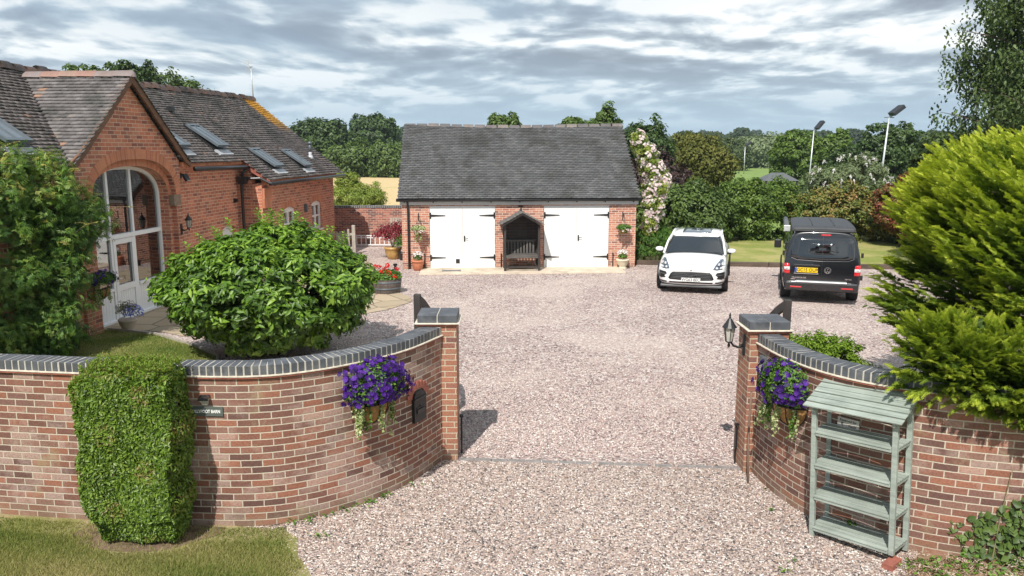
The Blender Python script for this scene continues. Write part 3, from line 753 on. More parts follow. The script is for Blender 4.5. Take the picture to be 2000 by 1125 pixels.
def gbow(u, vf):
    z = np.zeros_like(u); return np.stack([z, z, .07 * np.clip(1 - u / .9, 0, 1) ** 2 * vf * 0 + .05 * np.clip(1 - np.abs(u) / 1.1, 0, 1) * vf], 1)
rfn = tiles('roof', (-.10, -.22, 2.36), (1, 0, 0), vd, nd, GW + .20, VL, M['garage_tile'], ga, tw=.17, ex=.10, th=.026, seed=2, sag=.06, bow=gbow)
tiles('rear_roof', (GW + .10, GD + .22, 2.36), (-1, 0, 0), (0, -vd[1], vd[2]), (0, -nd[1], nd[2]), GW + .20, VL, M['garage_tile'], ga, tw=.17, ex=.10, seed=3, sag=.06)
for yy, s_ in ((-.20, 1), (GD + .20, -1)):
    MB().add([(-.08, yy, 2.33), (GW + .08, yy, 2.33), (GW + .08, GRY, GRZ - .11), (-.08, GRY, GRZ - .11)], [(0, 1, 2, 3)]).build('roof_lining', M['grey_board'], ga)
ridge_tiles('ridge', (-.10, GRY, GRZ + .03), (GW + .10, GRY, GRZ + .03), M['ridge_grey'], ga, L=.42, r=.13, sag=.055, flat=True)
MB().bb((-.05, -.06, 2.15), (GW + .06, -.003, 2.30)).build('fascia', M['grey_board'], ga, bevel=.004)
MB().tube([(-.16, -.16, 2.325), (GW + .14, -.16, 2.325)], .055, 10).build('gutter', M['black_plastic'], ga, smooth=True)
for i in range(9): MB().box((.1 + i * .96, -.10, 2.26), (.04, .06, .05)).build('gutter_bracket', M['black_plastic'], ga)
MB().tube([(.20, -.16, 2.32), (.21, -.05, 2.2), (.22, -.05, 2.0), (.22, -.05, 0)], .038, 10).build('downpipe', M['black_plastic'], ga, smooth=True)
def strap(mb, x, z, d, y=-.033):
    mb.box((x, y, z), (.05, .012, .20)); mb.add([(x, y - .008, z + .035), (x, y - .008, z - .035), (x + d * .50, y - .008, z - .009), (x + d * .50, y - .008, z + .009), (x, y + .006, z + .035), (x, y + .006, z - .035), (x + d * .50, y + .006, z - .009), (x + d * .50, y + .006, z + .009)], [(0, 1, 2, 3), (0, 3, 7, 4), (1, 5, 6, 2), (3, 2, 6, 7)])
for k, (a, b) in enumerate(doors):
    MB().bb((a + .002, .004, 2.03), (b - .002, .10, 2.118)).build('door_frame', M['grey_board'], ga)
    c = (a + b) / 2
    for s_, (x0, x1) in enumerate(((a + .012, c - .004), (c + .004, b - .012))):
        dr = MB().bb((x0, -.02, .02), (x1, .03, 2.025)).build('garage_door', M['white_paint'], ga, bevel=.003)
        hx = x0 + .02 if s_ == 0 else x1 - .02; d_ = 1 if s_ == 0 else -1
        for z in (1.80, .38): hb = MB(); strap(hb, hx, z, d_); hb.build('strap_hinge', M['black_metal'], dr)
        if s_ == (0 if k == 5 else 1):
            h = MB(); h.box((x0 + .06, -.03, 1.02), (.045, .016, .20)); h.tube([(x0 + .06, -.045, 1.05), (x0 + .06, -.075, 1.05), (x0 + .18, -.078, 1.03)], .010, 6); h.build('door_handle', M['black_metal'], dr)
        if k == 0 and s_ == 0: MB().bb((x1 - .23, -.028, .18), (x1 - .10, -.021, .33)).build('cat_flap', M['black_plastic'], dr)
# apron
ap = MB().bb((.62, -1.32, -.05), (7.35, .14, .035)); ap.add([], [])
o = ap.build('concrete_apron', M['concrete'], loc=(GX, GY, 0), rz=GR, bevel=.01); o['kind'] = 'structure'
def gl(x, y, z=0):
    c, s_ = math.cos(GR), math.sin(GR); return (GX + x * c - y * s_, GY + x * s_ + y * c, z)
tag(MB().bb((-.31, -.12, 0), (.31, .12, .02)).build('door_mat', plain('grey_mat', (.16, .16, .16), .95, var=.3), loc=gl(1.65, -.72, .036), rz=GR), 'dark grey mat on the concrete apron before the garage doors', 'mat')
# small black posts by the doors and lamp over the arbour
def drain(x, lb):
    b = MB(); b.tube([(0, 0, 0), (0, 0, .46)], .018, 6); b.box((0, 0, .47), (.05, .05, .03)); tag(b.build('cane_hook', M['black_metal'], loc=gl(x, -.05, .03)), lb, 'door stop', 'black door stays on the garage front')
drain(.74, 'black upright door stay between the terracotta pot and garage door'); drain(3.32, 'black upright door stay between the first garage doors and the arbour'); drain(7.13, 'black upright door stay between garage door and cream pot')
b = MB(); b.tube([(0, -.01, .05), (0, -.09, .03), (0, -.12, -.03)], .012, 6); b.lathe([(.02, -.10), (.055, -.06), (.03, -.02), (.01, 0)], (0, -.12, 0), 10); b.box((0, -.01, .05), (.16, .02, .05))
tag(b.build('wall_lamp', M['black_metal'], loc=gl(3.98, 0, 2.05), rz=GR), 'small black lamp on the brick pier above the arbour roof', 'lamp')
# arbour seat
ar = empty('arbour_seat', gl(3.97, -.05, .035), GR, 'dark stained timber arbour bench with pitched roof between the white garage doors', 'arbour')
for sx in (-.56, .56):
    for y in (-.80, -.08): MB().bb((sx - .035, y - .035, 0), (sx + .035, y + .035, 1.52)).build('post', M['black_wood'], ar, bevel=.005)
mb = MB(); rg = random.Random(2)
for s_ in (-1, 1):
    for i in range(7):
        f0, f1 = i / 7, (i + .98) / 7; x0, x1 = s_ * (.72 - .72 * f0), s_ * (.72 - .72 * f1); z0, z1 = 1.50 + .40 * f0, 1.50 + .40 * f1
        th_ = .02; ps = [(x0, -.98, z0 + .028), (x1, -.98, z1 + .012), (x1, .04, z1 + .012), (x0, .04, z0 + .028)]; q = [(x, y, z + th_) for x, y, z in ps]
        mb.add(ps + q, [(0, 1, 2, 3), (4, 5, 6, 7), (0, 1, 5, 4), (1, 2, 6, 5), (2, 3, 7, 6), (3, 0, 4, 7)])
        for z_ in (0,): pass
mb.build('roof', wood('arbour_roof', (.06, .055, .05), (.20, .19, .18), axis=1), ar)
mb = MB(); 
for s_ in (-1, 1): mb.beam((s_ * .70, -.94, 1.47), (0, -.94, 1.87), .03, .07, up=(0, 1, 0))
mb.build('roof_gable', M['black_wood'], ar)
mb = MB()
for i in range(12): mb.bb((-.525, -.060, .45 + i * .10), (.525, -.045, .545 + i * .10))
mb.add([(-.56, -.05, 1.6), (.56, -.05, 1.6), (0, -.05, 1.9)], [(0, 1, 2)]); mb.build('back_panel', M['black_wood'], ar)
for s_ in (-.56, .56):
    mb = MB()
    for i in range(11):
        z = .15 + i * .125
        mb.beam((s_, -.76, z), (s_, -.12, z + .34) if z + .34 < 1.5 else (s_, -.12, 1.5), .012, .03); mb.beam((s_ + .013, -.12, z), (s_ + .013, -.76, min(1.5, z + .34)), .012, .03)
    mb.build('trellis_side', M['black_wood'], ar)
mb = MB(); mb.bb((-.56, -.82, .42), (.56, -.78, .52)); 
for i in range(5): mb.bb((-.524, -.775 + i * .125, .475), (.524, -.665 + i * .125, .50))
mb.build('seat', wood('seat_wood', (.05, .045, .04), (.13, .12, .11), axis=0), ar)
mb = MB()
for i in range(9): mb.bb((-.45 + i * .105, -.20, .50), (-.39 + i * .105, -.18, .90))
mb.bb((-.50, -.205, .90), (.50, -.175, .96)); mb.build('backrest', wood('backrest_wood', (.07, .065, .06), (.14, .13, .12)), ar)
MB().bb((-.525, -.45, .06), (.525, -.40, .12)).bb((-.525, -.815, .10), (.525, -.785, .15)).build('stretcher', M['black_wood'], ar)
for s_ in (-1, 1): MB().beam((s_ * .52, -.80, .08), (s_ * .40, -.80, .30), .025, .04, up=(0, 1, 0)).build('corner_brace', M['black_wood'], ar)

# ------------------------------------------------------------------ barn (local x = outwards from the long wall, y = along it, z up)
PHI = math.atan(.10); BO = (-8.812, 18.665)
ba = empty('barn_house', (BO[0], BO[1], 0), -PHI, 'converted red brick barn with arched glazed gable and long dark tiled roof', 'house')
def bl(n, s, z=0):
    return (BO[0] + s * math.sin(PHI) + n * math.cos(PHI), BO[1] + s * math.cos(PHI) - n * math.sin(PHI), z)
def archz(s, c, hw, z0, rise, p=2.5):
    t = min(1, abs((s - c) / hw)); return z0 + rise * (1 - t ** p) ** (1 / p)
def arch_loop(c, hw, zb, z0, rise, n=28, p=2.5):
    pts = [(c - hw, zb)]
    for i in range(n + 1):
        a = math.pi * (1 - i / n); t = math.cos(a); s = c + hw * math.copysign(abs(t) ** .9, t); pts.append((s, archz(s, c, hw, z0, rise, p)))
    pts.append((c + hw, zb)); return pts
AC = .10
outer = arch_loop(AC, 1.74, -.1, 2.78, .98)
inner = arch_loop(AC, 1.60, -.1, 2.78, .82)
pb = lambda n0: (lambda u, v, w_: (n0 + w_, u, v))
gp = [(-2.15, -.1)] + outer + [(2.1, -.1), (2.1, 3.70), (-.03, 5.52), (-2.15, 3.70)]
prism(gp, [], .14, 'gable_wall', M['barn_brick'], ba, pb(0))
gp2 = [(-2.15, -.1)] + inner + [(2.1, -.1), (2.1, 3.70), (-.03, 5.50), (-2.15, 3.70)]
prism(gp2, [], .35, 'inner_arch_wall', M['barn_brick'], ba, pb(-.1402))
# arch rings, bricks on end
def ring(name, c, hw, z0, rise, wd, n0, th):
    N = 60; P = []
    for i in range(N + 1):
        a = math.pi * (1 - i / N); t = math.cos(a); s = c + hw * math.copysign(abs(t) ** .9, t); P.append(np.array([s, archz(s, c, hw, z0, rise)]))
    vs = []; uvs_ = []; S = 0; q = []
    for i, p in enumerate(P):
        d = P[min(N, i + 1)] - P[max(0, i - 1)]; d = d / np.linalg.norm(d); nr = np.array([-d[1], d[0]])
        if i: S += np.linalg.norm(p - P[i - 1])
        o_ = p + nr * wd; vs += [(n0 + th, p[0], p[1]), (n0 + th, o_[0], o_[1]), (n0 - .01, p[0], p[1]), (n0 - .01, o_[0], o_[1])]; q.append(S)
    fs = []; uv = []
    for i in range(N):
        a, b_ = i * 4, i * 4 + 4
        fs += [(a, a + 1, b_ + 1, b_), (a, b_, b_ + 2, a + 2), (a + 1, a + 3, b_ + 3, b_ + 1)]
        uv += [(q[i], .02), (q[i], .26), (q[i + 1], .26), (q[i + 1], .02), (q[i], .02), (q[i + 1], .02), (q[i + 1], .1), (q[i], .1), (q[i], .2), (q[i], .25), (q[i + 1], .25), (q[i + 1], .2)]
    me = bpy.data.meshes.new(name); me.from_pydata(vs, [], fs); u = me.uv_layers.new(name='UVMap'); u.data.foreach_set('uv', [c_ for k in uv for c_ in k]); me.update()
    return finish(name, me, M['barn_soldier'], ba, uv=False)
ring('arch_ring', AC, 1.742, 2.78, .982, .23, 0, .006); ring('arch_ring', AC, 1.602, 2.78, .822, .20, -.1402, .006)
for s0, s1 in ((1.62, 2.06), (-2.1, -1.42)):
    MB().bb((-.36, s0 + (.1 if s0 > 0 else 0), 2.56), (.012, s1 - (.0 if s0 > 0 else .1), 2.84)).build('springer_stone', M['stone'], ba, bevel=.01)
MB().bb((-3.2, 1.85, -.1), (-.145, 2.09, 3.60)).build('gable_cheek', M['barn_brick'], ba)
MB().bb((-3.2, -2.14, -.1), (-.145, -1.9, 3.60)).build('gable_cheek', M['barn_brick'], ba)
# glazed screen
wf = empty('arched_window', (-.42, AC, 0)); wf.parent = ba
N = 30; hw = 1.598
fr = MB(); P = []
for i in range(N + 1):
    a = math.pi * (1 - i / N); t = math.cos(a); s = hw * math.copysign(abs(t) ** .9, t); P.append((s, archz(s, 0, hw, 2.78, .818)))
P = [(-hw, .02)] + P + [(hw, .02)]
def inset(P, d):
    out = []
    for i, p in enumerate(P):
        a = np.array(P[max(0, i - 1)]); b_ = np.array(P[min(len(P) - 1, i + 1)]); t = (b_ - a) / np.linalg.norm(b_ - a); out.append((p[0] + t[1] * d, p[1] - t[0] * d))
    out[0] = (out[0][0], P[0][1]); out[-1] = (out[-1][0], P[-1][1]); return out
I = inset(P, .075); vs = []
for p, q in zip(P, I): vs += [(.05, p[0], p[1]), (.05, q[0], q[1]), (-.03, q[0], q[1])]
fs = []
for i in range(len(P) - 1):
    a, b_ = i * 3, i * 3 + 3; fs += [(a, b_, b_ + 1, a + 1), (a + 1, b_ + 1, b_ + 2, a + 2)]
fr.add(vs, fs)
for s in (-.60, .34): fr.bb((-.03, s - .04, .02), (.045, s + .04, 3.56))
fr.bb((-.03, -1.53, 1.93), (.075, 1.53, 2.03)); fr.bb((-.03, -1.53, -.02), (.10, 1.53, .06)); 
fr.build('window_frame', M['white_frame'], wf, bevel=.004)
for q0, q1 in ((-1.53, -.642), (.382, 1.53)): MB().bb((-.02, q0, .741), (.085, q1, .80)).build('window_sill', M['white_frame'], wf, bevel=.004)
for x0, x1 in ((-1.53, -.642), (.382, 1.53)):
    fr = MB(); n_ = int((x1 - x0) / .1)
    for i in range(n_): fr.bb((-.02, x0 + i * (x1 - x0) / n_ + .003, .06), (.02, x0 + (i + 1) * (x1 - x0) / n_ - .003, .74))
    fr.build('boarded_panel', M['white_frame'], wf)
gp3 = [(-1.56, .8)] + [p for p in I[1:-1]] + [(1.56, .8)]
prism([(x, z) for x, z in gp3], [], .006, 'window_pane', M['window_glass'], wf, lambda u, v, w_: (w_ - .004, u, v))
dr = MB(); dr.bb((.0, -.555, .08), (.055, -.45, 1.92)); dr.bb((0, .20, .08), (.055, .295, 1.92)); dr.bb((0, -.449, 1.80), (.055, .199, 1.92)); dr.bb((0, -.449, .70), (.055, .199, .84)); dr.bb((0, -.449, .08), (.055, .199, .22))
for i in range(7): dr.bb((.005, -.447 + i * .0925, .221), (.03, -.447 + i * .0925 + .087, .699))
do = dr.build('door', M['white_frame'], wf, bevel=.003)
h = MB(); h.tube([(.055, -.50, 1.0), (.10, -.50, 1.0), (.10, -.40, 1.0)], .012, 6); h.bb((.054, -.53, .93), (.062, -.47, 1.08)); h.build('door_handle', M['galv'], do)
# room and curtains behind the glass
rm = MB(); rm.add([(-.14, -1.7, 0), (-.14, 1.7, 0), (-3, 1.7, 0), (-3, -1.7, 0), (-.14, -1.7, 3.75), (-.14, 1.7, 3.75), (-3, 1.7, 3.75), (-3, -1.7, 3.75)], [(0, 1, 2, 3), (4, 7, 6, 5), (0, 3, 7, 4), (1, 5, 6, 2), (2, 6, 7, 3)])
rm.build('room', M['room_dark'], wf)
def curtain(s0, s1, z0, z1):
    n_ = 40; vs = []
    for i in range(n_ + 1):
        s = s0 + (s1 - s0) * i / n_; x = -.10 + .03 * math.sin(i * 1.15) + .015 * math.sin(i * .4); vs += [(x, s, z0), (x, s * .98 + .02, z1)]
    MB().add(vs, [(2 * i, 2 * i + 2, 2 * i + 3, 2 * i + 1) for i in range(n_)]).build('curtain', M['curtain'], wf, smooth=True)
curtain(.62, 1.53, .05, 3.5); curtain(-1.53, -1.20, .05, 3.4)
# wings
def seg_open(c, hw, zb, zs, rise):
    return [(c - hw, zb)] + [(c + hw * t, zs + rise * (1 - t * t)) for t in (-1, -.75, -.5, -.25, 0, .25, .5, .75, 1)] + [(c + hw, zb)]
prism([(2.1, -.1), (5.8, -.1), (5.8, 3.46), (2.1, 3.46)], [seg_open(4.9, .45, .80, 1.66, .10)[::-1]], .3, 'wing_wall', M['barn_brick'], ba, pb(-.08))
MB().bb((-.36, 4.46, .78), (-.2, 5.34, 1.80)).build('window', M['white_frame'], ba)
MB().bb((-.08 - .002, 2.102, 3.461), (.0, 5.79, 3.54)).bb((-.08, 2.102, 3.54), (.07, 5.79, 3.66)).build('eaves_corbel', M['barn_soldier'], ba)
W2 = [(7.97, .54, 1.02, 2.02), (10.6, .52, 1.10, 2.06)]
prism([(5.8, -.1), (12.6, -.1), (12.6, 2.94), (5.8, 2.94)], [seg_open(c, hw_, zb, zs - .02, .10)[::-1] for c, hw_, zb, zs in W2], .3, 'wing_wall', M['barn_brick'], ba, pb(.60))
MB().bb((.60, 5.79, 2.941), (.66, 12.61, 3.0)).bb((.60, 5.79, 3.0), (.72, 12.61, 3.08)).build('eaves_corbel', M['barn_soldier'], ba)
prism([(-.37, -.1), (.30, -.1), (.30, 3.3), (-.37, 3.6)], [], .25, 'return_wall', M['barn_brick'], ba, lambda u, v, w_: (u, 5.80 - w_, v))
prism([(.58, -.1), (-6.0, -.1), (-6.0, 3.2), (-2.7, 5.82), (.58, 3.05)], [], .3, 'end_wall', M['barn_brick'], ba, lambda u, v, w_: (u, 12.59 + w_, v))
MB().bb((-6.0, -8, -.1), (-5.8, 12.25, 3.2)).build('rear_wall', M['barn_brick'], ba)
prism([(-8, -.1), (-2.15, -.1), (-2.15, 3.5), (-8, 3.5)], [], .3, 'wing_wall', M['barn_brick'], ba, pb(-.08))
prism([(-.1, -.1), (-6.0, -.1), (-6.0, 3.2), (-2.7, 5.82), (-.1, 3.7)], [], .3, 'end_wall', M['barn_brick'], ba, lambda u, v, w_: (u, -7.99 - w_, v))
MB().bb((.60, 5.75, 2.2), (.70, 6.3, 2.80)).build('corner_kneeler', M['barn_soldier'], ba, bevel=.01)
mb = MB(); mb.add([(.02, 5.74, 3.72), (.9, 5.74, 3.03), (.9, 5.74, 2.93), (.02, 5.74, 3.50), (.02, 6.0, 3.72), (.9, 6.0, 3.03)], [(0, 1, 2, 3), (0, 4, 5, 1)]); mb.build('verge_tile', M['ridge_tile'] if 0 else M['creasing'], ba)
for c, hw_, zb, zs in W2:
    pw = empty('window', (.50, c, 0)); pw.parent = ba
    f = MB(); hh = hw_ - .002
    f.bb((-.02, -hh, zb), (.04, -hh + .07, zs)); f.bb((-.02, hh - .07, zb), (.04, hh, zs)); f.bb((-.02, -hh, zb), (.04, hh, zb + .07)); f.bb((-.019, -.04, zb + .02), (.041, .04, zs)); f.bb((-.018, -hh, (zb + zs) / 2 - .03), (.03, hh, (zb + zs) / 2 + .03))
    top = [(x, zs - .1) for x in (-hh,)] + [(hh * t, zs - .02 + .098 * (1 - t * t)) for t in (-1, -.6, -.2, .2, .6, 1)] + [(hh, zs - .1)]
    f.build('window_frame', M['white_frame'], pw)
    prism(top, [], .05, 'frame_head', M['white_frame'], pw, lambda u, v, w_: (.042 + w_, u, v))
    MB().bb((-.012, -hh, zb + .01), (-.004, hh, zs - .01)).build('window_pane', M['screen_glass'], pw); MB().bb((-.25, -hh, zb), (-.2, hh, zs)).build('dark_backing', M['room_dark'], pw)  # flat dark panel behind the pane stands in for the unlit room
    MB().bb((-.03, -hh - .05, zb - .06), (.17, hh + .05, zb - .002)).build('window_sill', M['white_frame'], pw, bevel=.006)
    N_ = 14; vs = []; fs = []
    for i in range(N_ + 1):
        t = -1.12 + 2.24 * i / N_; z_ = zs + .085 * (1 - (t / 1.12) ** 2) - .0; vs += [(.106, hw_ * t, z_ - .01), (.106, hw_ * t * 1.06, z_ + .19)]
    me = bpy.data.meshes.new('lintel'); fs = [(2 * i, 2 * i + 2, 2 * i + 3, 2 * i + 1) for i in range(N_)]; me.from_pydata(vs, [], fs)
    u = me.uv_layers.new(name='UVMap'); u.data.foreach_set('uv', [c_ for i in range(N_) for k in ((i * .085, .02), (i * .085 + .085, .02), (i * .085 + .085, .21), (i * .085, .21)) for c_ in k]); me.update()
    finish('window_arch', me, M['barn_soldier'], pw, uv=False)
# roofs
RZ, RN = 5.9, -2.7
def mainz(n): return RZ - .8 * (n - RN)
up = np.array([-1, 0, .8]); up = up / np.linalg.norm(up); nrm = np.array([.8, 0, 1.0]); nrm = nrm / np.linalg.norm(nrm)
def keep_main(P):
    n, s = P[:, 0], P[:, 1]
    low = (s > 5.72) | (n < .17)
    gable = (np.abs(s + .03) < 2.28) & (n > -2.45 + np.abs(s + .03) * 1.02) & (n > -1.0 + 0 * s)
    gable2 = (np.abs(s + .03) < 2.2) & (P[:, 2] < 5.62 - .83 * np.abs(s + .03) - .12)
    return low & ~(gable & gable2)
tiles('roof', (.86, -8.1, mainz(.86)), (0, 1, 0), up, nrm, 21.25, math.hypot(3.56, 3.56 * .8), M['barn_tile'], ba, tw=.19, ex=.118, th=.02, seed=8, keep=keep_main, sag=.10, jit=.012)
tiles('rear_roof', (-6.26, 13.15, mainz(.86)), (0, -1, 0), np.array([-up[0], 0, up[2]]), np.array([-nrm[0], 0, nrm[2]]), 21.25, math.hypot(3.56, 3.56 * .8), M['barn_tile'], ba, tw=.19, ex=.118, seed=9, sag=.10)
ridge_tiles('ridge', (RN, -8.1, RZ + .05), (RN, 13.15, RZ + .05), M['ridge_tile'], ba, L=.42, r=.15, sag=.09, bump=.03)
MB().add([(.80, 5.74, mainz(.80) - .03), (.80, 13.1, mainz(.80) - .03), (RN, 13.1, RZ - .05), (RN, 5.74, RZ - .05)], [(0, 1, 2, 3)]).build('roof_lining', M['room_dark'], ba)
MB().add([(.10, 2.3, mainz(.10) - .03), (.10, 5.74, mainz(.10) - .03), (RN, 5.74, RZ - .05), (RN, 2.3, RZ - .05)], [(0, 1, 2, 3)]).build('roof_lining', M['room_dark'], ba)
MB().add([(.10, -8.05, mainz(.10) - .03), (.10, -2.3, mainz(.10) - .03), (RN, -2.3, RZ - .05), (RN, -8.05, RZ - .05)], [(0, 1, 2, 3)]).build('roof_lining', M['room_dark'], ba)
GZ = 5.66; gs = math.atan2(GZ - 3.66, 2.36); gl_ = math.hypot(GZ - 3.66, 2.36)
for sg in (1, -1):
    kv = np.array([0, -sg * math.cos(gs), math.sin(gs)]); kn = np.array([0, sg * math.sin(gs), math.cos(gs)])
    tiles('gable_roof', (.18 if sg < 0 else -2.75, -.03 + sg * 2.36, 3.66), (-1, 0, 0) if sg < 0 else (1, 0, 0), kv, kn, 2.93, gl_, M['gable_tile'], ba, tw=.19, ex=.118, seed=20 + sg, keep=lambda P: P[:, 2] > mainz(P[:, 0]) - .02)
ridge_tiles('gable_ridge', (-2.42, -.03, GZ + .06), (.20, -.03, GZ + .06), M['ridge_red'], ba, L=.46, r=.15, flat=True, bump=.006)
mb = MB()
for sg in (1, -1):
    pts = [(.275, -.03, GZ - .06), (.275, -.03 + sg * .8, GZ - .06 - .68), (.275, -.03 + sg * 1.7, GZ - .06 - 1.44), (.275, -.03 + sg * 2.15, GZ - .06 - 1.80), (.275, -.03 + sg * 2.42, GZ - .06 - 1.96)]
    for a, b_ in zip(pts, pts[1:]): mb.beam(a, b_, .05, .17, up=(1, 0, 0)) if 0 else mb.add(*(lambda A, B: ([(x, A[1], A[2] + h) for x in (.11, .165) for h in (-.13, .085)] + [(x, B[1], B[2] + h) for x in (.11, .165) for h in (-.10, .085)], [(0, 1, 5, 4), (2, 6, 7, 3), (1, 3, 7, 5), (0, 4, 6, 2), (0, 2, 3, 1), (4, 5, 7, 6)]))(a, b_))
mb.build('bargeboard', M['timber_barge'], ba)
MB().tube([(.24, 2.45, mainz(.24) - .07), (.24, 5.82, mainz(.24) - .10)], .06, 10).build('gutter', M['black_plastic'], ba, smooth=True)
MB().tube([(.93, 5.70, mainz(.93) - .04), (.93, 13.05, mainz(.93) - .02)], .06, 10).build('gutter', M['black_plastic'], ba, smooth=True)
MB().tube([(.24, 5.62, 3.45), (.10, 5.62, 3.25), (.06, 5.60, 3.0), (.06, 5.60, 0)], .045, 10).build('downpipe', M['black_plastic'], ba, smooth=True)
MB().box((.10, 5.60, 3.06), (.2, .22, .22), taper=1.3).tube([(.10, 5.6, 3.1), (.62, 5.68, 3.12), (.92, 5.72, 2.96)], .04, 8).build('rainwater_hopper', M['black_plastic'], ba)
# rooflights
def rooflight(s0, s1, n0, n1):
    r = empty('rooflight', (0, 0, 0)); r.parent = ba
    c = np.array([n0, (s0 + s1) / 2, mainz(n0)]); L = math.hypot(n1 - n0, .8 * (n1 - n0)); wd = s1 - s0
    dn = -up; tiltd = dn * math.cos(.0) 
    A = np.array([n0, s0, mainz(n0)])
    def pt(u, v, h, ): 
        h2 = h + .06 + v * .10
        return tuple(np.array([n0, s0, mainz(n0)]) + np.array([0, 1, 0]) * u + dn * v + nrm * h2)
    def bx(mb, u0, u1, v0, v1, h0, h1):
        ps = [pt(u, v, h) for h in (h0, h1) for u, v in ((u0, v0), (u1, v0), (u1, v1), (u0, v1))]
        mb.add(ps, [(0, 3, 2, 1), (4, 5, 6, 7), (0, 1, 5, 4), (1, 2, 6, 5), (2, 3, 7, 6), (3, 0, 4, 7)])
    f = MB(); bx(f, 0, .07, 0, L, -.02, .045); bx(f, wd - .07, wd, 0, L, -.02, .045); bx(f, .07, wd - .07, 0, .07, -.02, .045); bx(f, .07, wd - .07, L - .09, L, -.02, .045); bx(f, wd / 2 - .02, wd / 2 + .02, .07, L - .09, 0, .038)
    f.build('sash', M['dark_sash'], r)
    g = MB(); bx(g, .07, wd - .07, .07, L - .09, .008, .02); g.build('glass', M['rooflight_glass'], r)
    k = MB()
    def px(u, v, h): return tuple(np.array([n0, s0, mainz(n0)]) + np.array([0, 1, 0]) * u + dn * v + nrm * h)
    for (u0, u1, v0, v1) in ((-.03, wd + .03, -.03, L - .02),):
        ps = [px(u, v, h) for h in (.0, .055) for u, v in ((u0, v0), (u1, v0), (u1, v1), (u0, v1))]; k.add(ps, [(4, 5, 6, 7), (0, 1, 5, 4), (1, 2, 6, 5), (2, 3, 7, 6), (3, 0, 4, 7)])
    k.build('kerb', M['black_metal'], r)
    k = MB(); ps = [px(u, v, h) for h in (.0, .052) for u, v in ((-.05, L + .001), (wd + .05, L + .001), (wd + .1, L + .22), (-.02, L + .22))]; k.add(ps, [(4, 5, 6, 7), (2, 3, 7, 6), (0, 1, 5, 4), (1, 2, 6, 5), (3, 0, 4, 7)]); k.build('lead_apron', M['lead'], r)
M['dark_sash'] = plain('dark_sash', (.10, .12, .135), .4, var=.1)
for q in ((4.62, 5.36, -1.12, -.25), (2.32, 3.06, -1.12, -.25), (6.88, 7.62, -.26, .52), (9.42, 10.14, -.22, .56), (-3.72, -3.0, -1.2, -.32)): rooflight(*q)
v_ = empty('soil_vent', (.10, 11.56, mainz(.10))); v_.parent = ba
MB().tube([(0, 0, -.1), (0, 0, .22)], .06, 10).lathe([(.16, -.06), (.07, .10)], (0, 0, 0), 12).build('lead_collar', M['lead'], v_, smooth=True)
MB().tube([(0, 0, .2), (0, 0, .55)], .055, 10).lathe([(.075, .50), (.075, .58), (.03, .60)], (0, 0, 0), 12).build('pipe', M['dark_sash'], v_, smooth=True)
MB().box((-1.67, 4.95, mainz(-1.67) + .08), (.16, .18, .14)).build('roof_vent', M['black_plastic'], ba)
# aerial on the ridge end
ae = empty('tv_aerial', bl(-2.62, 13.02, 5.85), 0, 'thin television aerial on a pole at the far end of the barn ridge', 'aerial')
MB().tube([(0, 0, -.1), (-.03, 0, 1.34)], .022, 8).build('mast', M['galv'], ae, smooth=True)
mb = MB(); c0 = Vector((-.05, -.05, 1.30)); mb.tube([c0, c0 + Vector((-.32, .12, .20))], .012, 6); mb.tube([c0 + Vector((.1, 0, .0)), c0 + Vector((-.12, .0, 0))], .02, 6); mb.tube([c0 + Vector((-.04, 0, -.22)), c0 + Vector((-.06, 0, .24))], .010, 6)
for i in range(5):
    z = .10 + i * .035; mb.tube([c0 + Vector((-.24, 0, z)), c0 + Vector((.10, 0, z))], .004, 4); mb.tube([c0 + Vector((-.22, 0, -z)), c0 + Vector((.12, 0, -z))], .004, 4)
mb.build('antenna', M['galv'], ae)

# lights on the barn wall
def lantern(name, loc, rz, lb, s=1.0, grp=None):
    r = empty(name, loc, rz, lb, 'lantern', grp); r.scale = (s, s, s)   # bracket on plane y=0, projecting to -y
    b = MB(); b.lathe([(.055, -.30), (.06, -.27), (.06, -.02), (.03, 0)], (0, -.0, 0), 12, 1, .45); b.build('back_plate', M['black_metal'], r)
    b = MB(); b.tube([(0, -.02, -.16), (0, -.08, -.19), (0, -.15, -.17), (0, -.20, -.11), (0, -.22, -.10)], [.028, .018, .015, .015, .03], 8); b.lathe([(.012, -.19), (.022, -.16), (.012, -.13), (.05, -.11), (.055, -.10)], (0, -.22, 0), 12); b.build('bracket', M['black_metal'], r, smooth=True)
    b = MB(); b.lathe([(.045, -.10), (.075, .10)], (0, -.22, 0), 6); b.build('lamp_glass', M['lamp_glass'], r)
    b = MB()
    for k in range(6):
        a = 2 * math.pi * k / 6; b.tube([(.048 * math.cos(a), -.22 + .048 * math.sin(a), -.10), (.079 * math.cos(a), -.22 + .079 * math.sin(a), .10)], .005, 4)
    b.lathe([(.085, .095), (.088, .11), (.105, .10), (.07, .15), (.04, .20), (.018, .23), (.012, .25), (.016, .27), (.004, .31)], (0, -.22, 0), 12); b.build('hood', M['black_metal'], r)
    return r
lantern('wall_lantern', (bl(0, 1.98, 2.08)), R(90) - PHI, 'black coach lantern on the brick jamb beside the arched barn window', .95, 'black coach lanterns')
fl = empty('flood_light', bl(-.08, 2.24, 3.30), R(90) - PHI, 'black floodlight with pale lens high on the barn wall beside the gable', 'floodlight')
MB().bb((-.05, -.03, -.06), (.05, 0, .08)).tube([(0, -.02, .05), (0, -.12, .03)], .02, 6).build('bracket', M['black_metal'], fl)
MB().box((.0, -.17, -.04), (.20, .07, .20), rx=R(-28)).build('housing', M['black_metal'], fl, bevel=.01)
MB().box((.0, -.213, -.060), (.15, .012, .14), rx=R(-28)).build('lens', M['lamp_glass'], fl)
